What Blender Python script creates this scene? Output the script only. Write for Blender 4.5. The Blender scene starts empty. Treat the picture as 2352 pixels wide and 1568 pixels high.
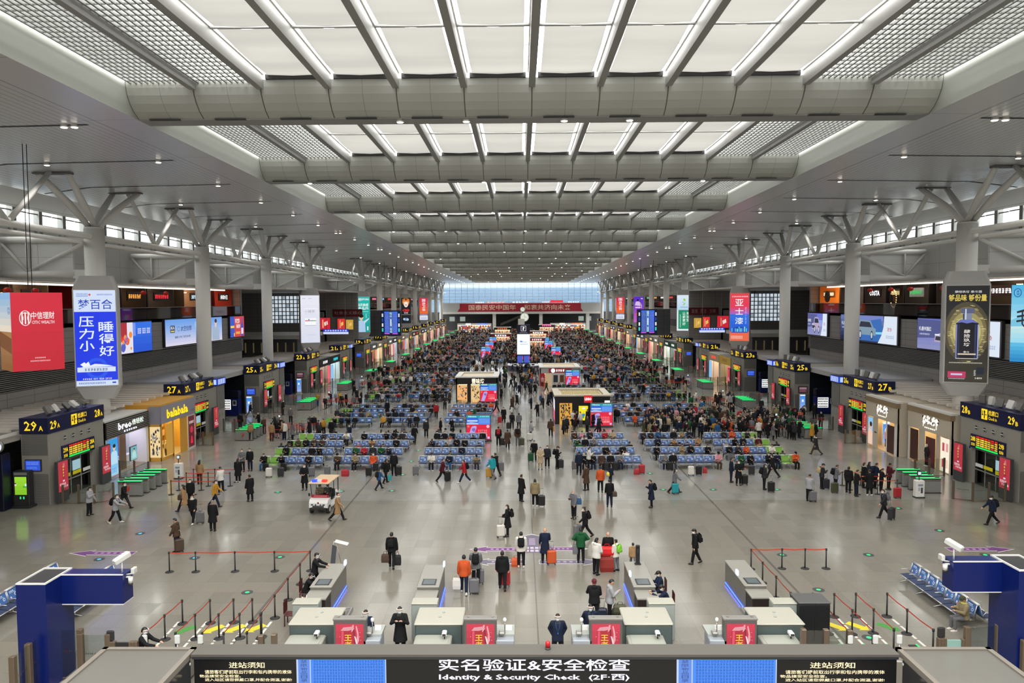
import bpy, math, random
from mathutils import Vector, Matrix
random.seed(7)
scn = bpy.context.scene
COL = scn.collection
PI = math.pi
# ---------------------------------------------------------------- camera
F = 1700.0                      # focal length in pixels of the 2352x1568 frame
CX, CH = -0.65, 13.0            # lateral offset from the hall axis, height above the hall floor
cd = bpy.data.cameras.new('camera')
cam = bpy.data.objects.new('camera', cd); COL.objects.link(cam)
cd.sensor_width = 36.0; cd.lens = 36.0 * F / 2352
cd.clip_start = 0.2; cd.clip_end = 2000
YAW, PITCH, ROLL = math.atan(18.5 / F), math.atan(94 / F), math.radians(-0.29)
CAMR = Matrix.Rotation(YAW, 3, 'Z') @ Matrix.Rotation(PI / 2 - PITCH, 3, 'X') @ Matrix.Rotation(ROLL, 3, 'Z')
cam.matrix_world = Matrix.Translation((CX, 0, CH)) @ CAMR.to_4x4()
scn.camera = cam
def ray(px, py): return CAMR @ Vector((px - 1176.0, 784.0 - py, -F))
def G(px, py, z=0.0):           # point of the horizontal plane z seen in direction px,py
    d = ray(px, py); t = (z - CH) / d.z
    return Vector((CX + d.x * t, d.y * t, z))
def W(px, py, y):               # point at distance y down the hall
    d = ray(px, py); t = y / d.y
    return Vector((CX + d.x * t, y, CH + d.z * t))
# ---------------------------------------------------------------- view, sky
vs = scn.view_settings
scn.display_settings.display_device = 'sRGB'
vs.view_transform = 'Standard'; vs.look = 'None'; vs.gamma = 1.0; vs.use_curve_mapping = False
vs.exposure = EXPO = 0.0
scn.cycles.max_bounces = 7; scn.cycles.diffuse_bounces = 5; scn.cycles.glossy_bounces = 3
scn.cycles.transmission_bounces = 5; scn.cycles.transparent_max_bounces = 10
scn.cycles.sample_clamp_indirect = 6.0; scn.cycles.caustics_reflective = False; scn.cycles.caustics_refractive = False
w = bpy.data.worlds.new('overcast_sky'); scn.world = w; w.use_nodes = True
nt = w.node_tree; nt.nodes.clear()
out = nt.nodes.new('ShaderNodeOutputWorld'); bg = nt.nodes.new('ShaderNodeBackground')
tc = nt.nodes.new('ShaderNodeTexCoord'); sp = nt.nodes.new('ShaderNodeSeparateXYZ'); rp = nt.nodes.new('ShaderNodeValToRGB')
nt.links.new(tc.outputs['Generated'], sp.inputs[0]); nt.links.new(sp.outputs['Z'], rp.inputs[0])
rp.color_ramp.elements[0].position = 0.0; rp.color_ramp.elements[0].color = (0.055, 0.085, 0.115, 1)
rp.color_ramp.elements[1].position = 0.25; rp.color_ramp.elements[1].color = (1.0, 0.985, 0.945, 1)
nt.links.new(rp.outputs[0], bg.inputs[0]); bg.inputs[1].default_value = 8.0
nt.links.new(bg.outputs[0], out.inputs[0])
def portal(name, loc, rot, sx, sy):
    l = bpy.data.lights.new(name, 'AREA'); l.shape = 'RECTANGLE'; l.size = sx; l.size_y = sy; l.cycles.is_portal = True
    o = bpy.data.objects.new(name, l); COL.objects.link(o); o.location = loc; o.rotation_euler = rot
    return o
portal('skylight_portal', (0, 175, 24.6), (math.radians(-0.33), 0, 0), 41, 320)
portal('end_window_portal', (0, 333.5, 17), (math.radians(-90), 0, 0), 60, 9)
# ---------------------------------------------------------------- materials
MATS = {}
def mat(name, col, rough=0.6, metal=0.0, spec=0.5, emit=0.0, alpha=1.0):
    if name in MATS: return MATS[name]
    m = bpy.data.materials.new(name); m.use_nodes = True; MATS[name] = m
    b = m.node_tree.nodes['Principled BSDF']
    c = (*col[:3], 1.0)
    b.inputs['Base Color'].default_value = c; b.inputs['Roughness'].default_value = rough
    b.inputs['Metallic'].default_value = metal; b.inputs['Specular IOR Level'].default_value = spec
    if emit:
        b.inputs['Base Color'].default_value = (0.02, 0.02, 0.02, 1)
        b.inputs['Emission Color'].default_value = c; b.inputs['Emission Strength'].default_value = emit
    m.diffuse_color = c
    return m
def S(r, g=None, b=None):       # sRGB 0-255 to linear
    if g is None: r, g, b = (r >> 16) & 255, (r >> 8) & 255, r & 255
    f = lambda v: v / 255 / 12.92 if v <= 10 else ((v / 255 + 0.055) / 1.055) ** 2.4
    return (f(r), f(g), f(b))
def hexm(h, rough=0.6, emit=0.0, metal=0.0):   # material straight from an sRGB hex
    return mat(('glow_%06x_%g' % (h, emit)) if emit else 'paint_%06x_%g_%g' % (h, rough, metal), S(h), rough, metal, 0.5, emit)
SCR = 0.95                      # brightness of lit screens
def scr(h): return hexm(h, 0.3, SCR)
def nodes(m): return m.node_tree.nodes, m.node_tree.links, m.node_tree.nodes['Principled BSDF']
def N(m, t, **k):
    n = m.node_tree.nodes.new(t)
    for a, v in k.items(): setattr(n, a, v)
    return n
def math_node(m, op, a, b=None, c=None):
    n = N(m, 'ShaderNodeMath', operation=op)
    for i, v in enumerate((a, b, c)):
        if v is None: continue
        if isinstance(v, (int, float)): n.inputs[i].default_value = v
        else: m.node_tree.links.new(v, n.inputs[i])
    return n.outputs[0]
def coord(m):
    g = N(m, 'ShaderNodeNewGeometry'); s = N(m, 'ShaderNodeSeparateXYZ')
    m.node_tree.links.new(g.outputs['Position'], s.inputs[0])
    return g.outputs['Position'], s.outputs
def stripe(m, v, period, width, off=0.0):      # 1 inside a line of given width every period
    a = math_node(m, 'ADD', v, off + 1000 * period)
    f = math_node(m, 'MODULO', a, period)
    return math_node(m, 'LESS_THAN', f, width)
def mixc(m, fac, c1, c2):
    n = N(m, 'ShaderNodeMix', data_type='RGBA')
    L = m.node_tree.links
    for i, v in ((0, fac), (6, c1), (7, c2)):
        if isinstance(v, tuple): n.inputs[i].default_value = (*v[:3], 1)
        elif isinstance(v, (int, float)): n.inputs[i].default_value = v
        else: L.new(v, n.inputs[i])
    return n.outputs[2]
def noisy(m, base, amt, scale, detail=4):      # colour varied by noise
    p, _ = coord(m); n = N(m, 'ShaderNodeTexNoise'); n.inputs['Scale'].default_value = scale; n.inputs['Detail'].default_value = detail
    m.node_tree.links.new(p, n.inputs['Vector'])
    lo = tuple(max(0, c * (1 - amt)) for c in base); hi = tuple(c * (1 + amt) for c in base)
    r = N(m, 'ShaderNodeValToRGB'); r.color_ramp.elements[0].position = .3; r.color_ramp.elements[1].position = .7
    r.color_ramp.elements[0].color = (*lo, 1); r.color_ramp.elements[1].color = (*hi, 1)
    m.node_tree.links.new(n.outputs['Fac'], r.inputs[0]); return r.outputs[0]
def glassm(name, tint, fac=0.12, rough=0.05):  # thin pane: mostly clear, some mirror
    if name in MATS: return MATS[name]
    m = bpy.data.materials.new(name); m.use_nodes = True; MATS[name] = m
    n, L = m.node_tree.nodes, m.node_tree.links; n.clear()
    o = n.new('ShaderNodeOutputMaterial'); mx = n.new('ShaderNodeMixShader'); t = n.new('ShaderNodeBsdfTransparent'); g = n.new('ShaderNodeBsdfGlossy')
    t.inputs[0].default_value = (*tint, 1); g.inputs['Roughness'].default_value = rough
    mx.inputs[0].default_value = fac; L.new(t.outputs[0], mx.inputs[1]); L.new(g.outputs[0], mx.inputs[2]); L.new(mx.outputs[0], o.inputs[0])
    return m
# ---------------------------------------------------------------- mesh builder
class MB:
    def __init__(s): s.v, s.f, s.i, s.m, s.sm = [], [], [], [], []
    def mi(s, m):
        if m not in s.m: s.m.append(m)
        return s.m.index(m)
    def add(s, vs, fs, m, smooth=False):
        o = len(s.v); k = s.mi(m); s.v.extend(vs)
        for f in fs: s.f.append([o + q for q in f]); s.i.append(k); s.sm.append(smooth)
        return s
    def box(s, x0, x1, y0, y1, z0, z1, m, M=None):
        vs = [(x, y, z) for z in (z0, z1) for y in (y0, y1) for x in (x0, x1)]
        if M is not None: vs = [tuple(M @ Vector(p)) for p in vs]
        return s.add(vs, [(0, 2, 3, 1), (4, 5, 7, 6), (0, 1, 5, 4), (2, 6, 7, 3), (0, 4, 6, 2), (1, 3, 7, 5)], m)
    def cbox(s, c, d, m, M=None): return s.box(c[0] - d[0] / 2, c[0] + d[0] / 2, c[1] - d[1] / 2, c[1] + d[1] / 2, c[2] - d[2] / 2, c[2] + d[2] / 2, m, M)
    def rbox(s, x0, x1, y0, y1, z0, z1, m, r=0.02, M=None):   # box with chamfered edges
        vs = []; fs = []
        def ring(z, q):
            a, b, c, d = x0 + q, x1 - q, y0 + q, y1 - q
            return [(a + r, c, z), (b - r, c, z), (b, c + r, z), (b, d - r, z), (b - r, d, z), (a + r, d, z), (a, d - r, z), (a, c + r, z)]
        for z, q in ((z0, r), (z0 + r, 0), (z1 - r, 0), (z1, r)): vs += ring(z, q)
        for k in range(3):
            for j in range(8): fs.append((k * 8 + j, k * 8 + (j + 1) % 8, k * 8 + 8 + (j + 1) % 8, k * 8 + 8 + j))
        fs.append(tuple(range(7, -1, -1))); fs.append(tuple(range(24, 32)))
        if M is not None: vs = [tuple(M @ Vector(p)) for p in vs]
        return s.add(vs, fs, m)
    def cyl(s, p0, p1, r0, r1=None, m=None, n=12, cap=True, smooth=True):
        return s.tube([p0, p1], [r0, r0 if r1 is None else r1], m, n, cap, smooth)
    def tube(s, path, rad, m, n=8, cap=True, smooth=True):
        path = [Vector(p) for p in path]
        if isinstance(rad, (int, float)): rad = [rad] * len(path)
        vs = []; u = None
        for k, p in enumerate(path):
            d = (path[min(k + 1, len(path) - 1)] - path[max(k - 1, 0)]).normalized()
            if u is None: u = d.orthogonal().normalized()
            u = (u - d * u.dot(d)); u = u.normalized() if u.length > 1e-6 else d.orthogonal().normalized()
            q = d.cross(u)
            for j in range(n):
                a = 2 * PI * j / n
                vs.append(tuple(p + (u * math.cos(a) + q * math.sin(a)) * rad[k]))
        fs = [(k * n + j, k * n + (j + 1) % n, k * n + n + (j + 1) % n, k * n + n + j) for k in range(len(path) - 1) for j in range(n)]
        s.add(vs, fs, m, smooth)
        if cap:
            o = len(s.v) - len(vs); e = (len(path) - 1) * n; k = s.mi(m)
            s.f.append([o + j for j in range(n - 1, -1, -1)]); s.i.append(k); s.sm.append(False)
            s.f.append([o + e + j for j in range(n)]); s.i.append(k); s.sm.append(False)
        return s
    def ell(s, c, r, m, n=12, k=8, M=None):
        vs = []; fs = []
        for a in range(k + 1):
            t = PI * a / k
            for j in range(n):
                p = 2 * PI * j / n
                q = Vector((r[0] * math.sin(t) * math.cos(p), r[1] * math.sin(t) * math.sin(p), r[2] * math.cos(t)))
                if M is not None: q = M @ q
                vs.append((c[0] + q.x, c[1] + q.y, c[2] + q.z))
        for a in range(k):
            for j in range(n): fs.append((a * n + j, a * n + n + j, a * n + n + (j + 1) % n, a * n + (j + 1) % n))
        return s.add(vs, fs, m, True)
    def loft(s, rings, m, cap=True, smooth=True):    # rings of equal point counts
        n = len(rings[0]); vs = [tuple(p) for r in rings for p in r]
        fs = [(k * n + j, k * n + (j + 1) % n, k * n + n + (j + 1) % n, k * n + n + j) for k in range(len(rings) - 1) for j in range(n)]
        if cap: fs += [tuple(range(n - 1, -1, -1)), tuple((len(rings) - 1) * n + j for j in range(n))]
        return s.add(vs, fs, m, smooth)
    def prism(s, poly, h, m, o=(0, 0, 0), u=(1, 0, 0), v=(0, 0, 1), w=None):   # 2D outline pushed along w by h
        o, u, v = Vector(o), Vector(u), Vector(v); w = u.cross(v) if w is None else Vector(w)
        n = len(poly); a = [o + u * p[0] + v * p[1] for p in poly]; b = [p + w * h for p in a]
        fs = [tuple(range(n)), tuple(range(2 * n - 1, n - 1, -1))] + [(j, j + n, (j + 1) % n + n, (j + 1) % n) for j in range(n)]
        return s.add([tuple(p) for p in a + b], fs, m)
    def quad(s, pts, m): return s.add([tuple(p) for p in pts], [tuple(range(len(pts)))], m)
    def xf(s, M): s.v = [tuple(M @ Vector(p)) for p in s.v]; return s
    def mesh(s, name):
        me = bpy.data.meshes.new(name); me.from_pydata(s.v, [], s.f)
        for m in s.m: me.materials.append(m)
        me.polygons.foreach_set('material_index', s.i); me.polygons.foreach_set('use_smooth', s.sm); me.update()
        return me
    def build(s, name, parent=None, loc=None):
        o = bpy.data.objects.new(name, s.mesh(name)); COL.objects.link(o)
        if parent is not None: o.parent = parent
        if loc is not None: o.location = loc
        return o
def tag(o, label=None, cat=None, group=None, kind=None):
    if label: o['label'] = label
    if cat: o['category'] = cat
    if group: o['group'] = group
    if kind: o['kind'] = kind
    return o
def struct(name, mb, label=None): return tag(mb.build(name), label, None, None, 'structure')
def thing(name, label, cat, loc=(0, 0, 0), rz=0.0, group=None):
    o = bpy.data.objects.new(name, None); COL.objects.link(o); o.location = loc; o.rotation_euler = (0, 0, rz); o.empty_display_size = .1
    return tag(o, label, cat, group)
def kids(o): return [c for c in o.children]
def dup(root, loc, rz=None, label=None, group=None, swap=None):   # copy of a thing with its parts and sub-parts
    def cp(o, par):
        c = o.copy(); COL.objects.link(c)
        if par is not None: c.parent = par
        for ch in CH_OF.get(o.name, ()): cp(ch, c)
        return c
    r = cp(root, None); r.location = loc
    if rz is not None: r.rotation_euler = (0, 0, rz)
    if label: r['label'] = label
    if group: r['group'] = group
    return r
CH_OF = {}
def freeze(root):               # remember a prototype's children once, so that copies are cheap
    def walk(o):
        CH_OF[o.name] = list(o.children)
        for c in o.children: walk(c)
    walk(root); return root
# ---------------------------------------------------------------- lettering
BENCH = bpy.data.scenes.new('workbench')     # a side scene in which curves and modifiers are turned into meshes
def evaluated(o):
    BENCH.collection.objects.link(o); vl = BENCH.view_layers[0]; vl.update(); me = bpy.data.meshes.new_from_object(o.evaluated_get(vl.depsgraph)); bpy.data.objects.remove(o); return me
_T = {}
def glyphs(s, bold=0.0, res=1):
    k = (s, bold, res)
    if k not in _T:
        c = bpy.data.curves.new('lettering', 'FONT'); c.body = s; c.size = 1.0; c.resolution_u = res; c.offset = bold
        me = evaluated(bpy.data.objects.new('lettering', c))
        v = [(p.co.x, p.co.y) for p in me.vertices]; f = [tuple(p.vertices) for p in me.polygons]
        bpy.data.curves.remove(c); bpy.data.meshes.remove(me)
        x0, x1, y0, y1 = (min(p[0] for p in v), max(p[0] for p in v), min(p[1] for p in v), max(p[1] for p in v)) if v else (0, 1, 0, 1)
        _T[k] = (v, f, x0, x1, y0, y1)
    return _T[k]
class Face:                     # a flat sign face: u to the right, v up, both 0..1 over the face; layers step outward
    def __init__(s, mb, o, u, v, step=0.006):
        s.mb, s.o, s.u, s.v = mb, Vector(o), Vector(u), Vector(v)
        s.n = s.u.cross(s.v).normalized(); s.step = step; s.w, s.h = s.u.length, s.v.length
    def P(s, a, b, k=0): return s.o + s.u * a + s.v * b + s.n * (s.step * k)
    def rect(s, a0, a1, b0, b1, m, k=1): s.mb.quad([s.P(a0, b0, k), s.P(a1, b0, k), s.P(a1, b1, k), s.P(a0, b1, k)], m); return s
    def poly(s, pts, m, k=1): s.mb.quad([s.P(a, b, k) for a, b in pts], m); return s
    def disc(s, a, b, r, m, k=1, n=16, ry=None):   # r in metres
        ry = r if ry is None else ry
        s.mb.quad([s.P(a + r * math.cos(2 * PI * j / n) / s.w, b + ry * math.sin(2 * PI * j / n) / s.h, k) for j in range(n)], m); return s
    def text(s, t, a0, a1, b0, b1, m, k=2, bold=0.01, vert=False, keep=False):
        if vert:
            n = len(t); g = (b1 - b0) / n
            for j, ch in enumerate(t): s.text(ch, a0, a1, b1 - (j + .93) * g, b1 - (j + .07) * g, m, k, bold)
            return s
        if ord(t[0]) > 0x2e80: bold = min(bold, .012)
        v, f, x0, x1, y0, y1 = glyphs(t, bold)
        if not v: return s
        if keep:                # keep the letters' own proportions, centred in the box
            sc = min((a1 - a0) * s.w / (x1 - x0), (b1 - b0) * s.h / (y1 - y0))
            am, bm = (a0 + a1) / 2, (b0 + b1) / 2; da, db = sc * (x1 - x0) / s.w / 2, sc * (y1 - y0) / s.h / 2
            a0, a1, b0, b1 = am - da, am + da, bm - db, bm + db
        q = [tuple(s.P(a0 + (x - x0) / (x1 - x0) * (a1 - a0), b0 + (y - y0) / (y1 - y0) * (b1 - b0), k)) for x, y in v]
        s.mb.add(q, f, m); return s
# ================================================================ the hall's shell
P = 19.3                                    # structural bay
ZC = lambda y: CH + 9.45 - (y - 40) * 0.0058   # the ceiling falls gently towards the far end
YE = 331.0
WS = 20.4
M_soff = mat('soffit_metal', (.6, .6, .61), .3, .35)
if True:
    p, s = coord(M_soff); n, L, b = nodes(M_soff)
    f = stripe(M_soff, s[0], 0.42, 0.05); near = math_node(M_soff, 'LESS_THAN', math_node(M_soff, 'ABSOLUTE', s[0]), 22.6)
    f = math_node(M_soff, 'MULTIPLY', f, math_node(M_soff, 'SUBTRACT', 1.0, near))
    g = stripe(M_soff, s[1], 9.65, 0.05); e = stripe(M_soff, math_node(M_soff, 'ABSOLUTE', s[0]), 100, 0.08, -22.6)
    f = math_node(M_soff, 'MAXIMUM', f, math_node(M_soff, 'MAXIMUM', g, e))
    L.new(mixc(M_soff, f, (.78, .78, .79), (.42, .42, .44)), b.inputs['Base Color'])
M_beam = mat('beam_panel', (.5, .5, .5), .5)
p, s = coord(M_beam); n, L, b = nodes(M_beam)
f = stripe(M_beam, s[0], 3.4, 0.06, 0.03); f2 = math_node(M_beam, 'MULTIPLY', stripe(M_beam, s[0], 1.7, 0.03, 0.015), .5)
L.new(mixc(M_beam, math_node(M_beam, 'MAXIMUM', f, f2), (.47, .48, .45), (.12, .12, .11)), b.inputs['Base Color'])
M_up = mat('upstand_panel', (.50, .52, .48), .55)
M_white = mat('white_steel', (.80, .79, .76), .45)
M_col = mat('column_paint', (.82, .81, .78), .45)
M_dark = mat('dark_recess', (.03, .03, .032), .6)
M_rib = mat('rib_steel', (.30, .30, .29), .5)
M_grate = mat('grating_steel', (.22, .23, .22), .5)
M_wall = mat('grey_panel_wall', (.34, .33, .33), .55)
p, s = coord(M_wall); n, L, b = nodes(M_wall)
f = math_node(M_wall, 'MAXIMUM', stripe(M_wall, s[2], 0.62, 0.025), stripe(M_wall, math_node(M_wall, 'ADD', s[1], s[0]), 3.2, 0.04))
L.new(mixc(M_wall, f, (.34, .325, .315), (.10, .10, .10)), b.inputs['Base Color'])
M_upper = mat('upper_wall_panel', (.7, .7, .7), .6)
p, s = coord(M_upper); n, L, b = nodes(M_upper)
f = math_node(M_upper, 'MAXIMUM', stripe(M_upper, s[2], 2.1, 0.03, .3), stripe(M_upper, math_node(M_upper, 'ADD', s[1], s[0]), 4.8, 0.04))
L.new(mixc(M_upper, f, (.72, .72, .71), (.42, .42, .42)), b.inputs['Base Color'])
# granite floor: tiles with their own tone, joint lines, a darker forecourt
M_floor = mat('granite_floor', (.42, .4, .37), .13, 0, .75)
def floor_nodes():
    m = M_floor; p, s = coord(m); n, L, b = nodes(m)
    tx, ty = .9, 1.2
    ix = math_node(m, 'FLOOR', math_node(m, 'DIVIDE', s[0], tx)); iy = math_node(m, 'FLOOR', math_node(m, 'DIVIDE', s[1], ty))
    cb = N(m, 'ShaderNodeCombineXYZ'); L.new(ix, cb.inputs[0]); L.new(iy, cb.inputs[1])
    wn = N(m, 'ShaderNodeTexWhiteNoise'); wn.noise_dimensions = '2D'; L.new(cb.outputs[0], wn.inputs['Vector'])
    near = math_node(m, 'LESS_THAN', s[1], 47.6)
    c = mixc(m, near, S(143, 142, 136), S(132, 128, 118))
    t = math_node(m, 'MULTIPLY_ADD', math_node(m, 'POWER', wn.outputs['Value'], 2.0), .16, -.06)
    tone = N(m, 'ShaderNodeMix', data_type='RGBA', blend_type='MULTIPLY'); tone.inputs[0].default_value = 1
    cv = N(m, 'ShaderNodeCombineColor'); k = math_node(m, 'SUBTRACT', 1.0, t)
    for q in range(3): L.new(k, cv.inputs[q])
    L.new(c, tone.inputs[6]); L.new(cv.outputs[0], tone.inputs[7])
    ns = N(m, 'ShaderNodeTexNoise'); ns.inputs['Scale'].default_value = 22; ns.inputs['Detail'].default_value = 6; L.new(p, ns.inputs['Vector'])
    sp_ = N(m, 'ShaderNodeMix', data_type='RGBA', blend_type='OVERLAY'); sp_.inputs[0].default_value = .28
    L.new(tone.outputs[2], sp_.inputs[6]); L.new(ns.outputs['Fac'], sp_.inputs[7])
    j = math_node(m, 'MAXIMUM', stripe(m, s[0], tx, .014), stripe(m, s[1], ty, .02))
    j = math_node(m, 'MULTIPLY', j, .30)
    ax = math_node(m, 'ABSOLUTE', s[0])
    big = math_node(m, 'MAXIMUM', stripe(m, ax, 1000, .09, -11.62), math_node(m, 'LESS_THAN', ax, .03))
    j = math_node(m, 'MAXIMUM', j, math_node(m, 'MULTIPLY', big, .7))
    L.new(mixc(m, j, sp_.outputs[2], (.09, .085, .08)), b.inputs['Base Color'])
    n2 = N(m, 'ShaderNodeTexNoise'); n2.inputs['Scale'].default_value = .25; n2.inputs['Detail'].default_value = 5; L.new(p, n2.inputs['Vector'])
    r = math_node(m, 'MULTIPLY_ADD', n2.outputs['Fac'], .14, .04)
    L.new(math_node(m, 'MULTIPLY_ADD', wn.outputs['Value'], .05, r), b.inputs['Roughness'])
floor_nodes()
mb = MB(); mb.box(-75, 75, -9, 360, -.4, 0, M_floor); struct('floor', mb)
mb = MB(); mb.box(-75, 75, -9.4, -9, 0, 26, M_wall); struct('wall_back', mb)

# --- wings of the ceiling, their outer fascia and clerestory
XO = 40.6
for sx, nm in ((-1, 'left'), (1, 'right')):
    mb = MB()
    def strip(xa, da, xb, db, m, y0=-9, y1=YE):
        q = [(sx * xa, y0, ZC(y0) + da), (sx * xb, y0, ZC(y0) + db), (sx * xb, y1, ZC(y1) + db), (sx * xa, y1, ZC(y1) + da)]
        mb.quad(q if sx < 0 else q[::-1], m)
    strip(WS, -.02, 34.5, -.25, M_soff); strip(34.5, -.25, 38.4, -.75, M_soff); strip(38.4, -.75, XO, -1.75, M_upper)
    strip(WS - .1, 2.6, XO + 1, 2.6, M_dark)
    tag(mb.build('ceiling_' + nm), None, None, None, 'structure')
    mb = MB()
    for k in range(0, 32):
        y = 39.4 + (k - 3) * P / 2
        if y < YE - 3:
            for a, b_, da, db in ((23.4, 34.5, -.09, -.27), (34.5, 38.2, -.27, -.74)):
                q = [(sx * a, y - .1, ZC(y) + da), (sx * b_, y - .1, ZC(y) + db), (sx * b_, y + .1, ZC(y) + db), (sx * a, y + .1, ZC(y) + da)]
                mb.quad(q if sx < 0 else q[::-1], M_dark)
    tag(mb.build('trim_slots_' + nm), None, None, None, 'structure')
    # upstand of the skylight trough
    mb = MB()
    y = -9
    q = [(sx * WS, y, ZC(y) - .02), (sx * WS, YE, ZC(YE) - .02), (sx * WS, YE, ZC(YE) + 2.6), (sx * WS, y, ZC(y) + 2.6)]
    mb.quad(q, M_up)
    tag(mb.build('wall_upstand_' + nm), None, None, None, 'structure')
    # clerestory strip: panes between mullions, under the fascia
    mb = MB(); mg = MB(); zt = lambda y: ZC(y) - 1.75; HW = 1.75
    yy = 20.0
    while yy < YE - 2:
        mb.box(sx * XO, sx * (XO + .5), yy - .22, yy + .22, zt(yy) - HW - .1, zt(yy) + .1, M_rib)
        mb.box(sx * (XO + .1), sx * (XO + .2), yy - 1.5, yy + 1.6, zt(yy) - .3, zt(yy) - .2, M_rib)
        yy += P / 6
    q = [(sx * (XO + .3), 15, zt(15) - HW), (sx * (XO + .3), YE, zt(YE) - HW), (sx * (XO + .3), YE, zt(YE)), (sx * (XO + .3), 15, zt(15))]
    mg.quad(q, glassm('clear_glass', (.95, 1, 1), .06))
    struct('trim_clerestory_' + nm, mb); tag(mg.build('window_clerestory_' + nm), None, None, None, 'structure')
    # the lateral beam under the clerestory, ring tubes
    mb = MB()
    mb.tube([(sx * 33.4, 10, ZC(10) - 4.3), (sx * 33.4, YE - 5, ZC(YE) - 4.3)], .24, M_white, 10)
    mb.tube([(sx * 34.3, 10, ZC(10) - 4.7), (sx * 34.3, YE - 5, ZC(YE) - 4.7)], .16, M_white, 8)
    struct('trim_beam_' + nm, mb)

# --- central trough: hull-shaped beams, ribs, blinds, gratings
hull = [(-1.85, 1.65), (-1.82, 1.3), (-1.7, .95), (-1.45, .6), (-1.1, .28), (-.6, .02), (.6, .02), (1.1, .28), (1.45, .6), (1.7, .95), (1.82, 1.3), (1.85, 1.65)]
BY = [20.3 + P * .99 * k for k in range(0, 17)]
BY = [y for y in BY if y < YE - 1] 
for k, yb in enumerate(BY):
    mb = MB(); z = ZC(yb)
    rings = [[(x, yb + a, z + c) for a, c in hull] for x in (-WS, WS)]
    mb.loft(rings, M_beam, cap=True, smooth=False)
    mb.box(-WS, WS, yb - .62, yb + .62, z - .03, z + .02, M_rib)
    for j in range(12):                     # air slots along the belly
        x = -WS + 3.4 * j
        mb.box(x + .6, x + 2.2, yb - .72, yb - .5, z - .035, z - .0, M_dark)
    struct('trim_beam', mb)
M_blind = bpy.data.materials.new('fabric_blind'); M_blind.use_nodes = True
def blind_nodes():
    m = M_blind; n, L = m.node_tree.nodes, m.node_tree.links; n.clear()
    o = n.new('ShaderNodeOutputMaterial'); mx = n.new('ShaderNodeMixShader'); tr = n.new('ShaderNodeBsdfTranslucent'); tp = n.new('ShaderNodeBsdfTransparent')
    df = n.new('ShaderNodeBsdfDiffuse'); m2 = n.new('ShaderNodeMixShader')
    g = n.new('ShaderNodeNewGeometry'); ns = n.new('ShaderNodeTexNoise'); mp = n.new('ShaderNodeMapping'); mp.inputs['Scale'].default_value = (.05, .45, .05)
    L.new(g.outputs['Position'], mp.inputs[0]); L.new(mp.outputs[0], ns.inputs['Vector']); ns.inputs['Scale'].default_value = 1.0; ns.inputs['Detail'].default_value = 3
    rp = n.new('ShaderNodeValToRGB'); rp.color_ramp.elements[0].position = .3; rp.color_ramp.elements[1].position = .7
    rp.color_ramp.elements[0].color = (.092, .091, .086, 1); rp.color_ramp.elements[1].color = (.122, .12, .114, 1); L.new(ns.outputs['Fac'], rp.inputs[0])
    tp.inputs[0].default_value = (.135, .132, .122, 1); L.new(rp.outputs[0], tr.inputs[0]); df.inputs[0].default_value = (.6, .59, .56, 1)
    mx.inputs[0].default_value = .06; m2.inputs[0].default_value = .15
    L.new(tr.outputs[0], mx.inputs[1]); L.new(tp.outputs[0], mx.inputs[2]); L.new(mx.outputs[0], m2.inputs[1]); L.new(df.outputs[0], m2.inputs[2]); L.new(m2.outputs[0], o.inputs[0])
blind_nodes()
spans = [(BY[k] + 1.85, BY[k + 1] - 1.85) for k in range(len(BY) - 1)]
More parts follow.
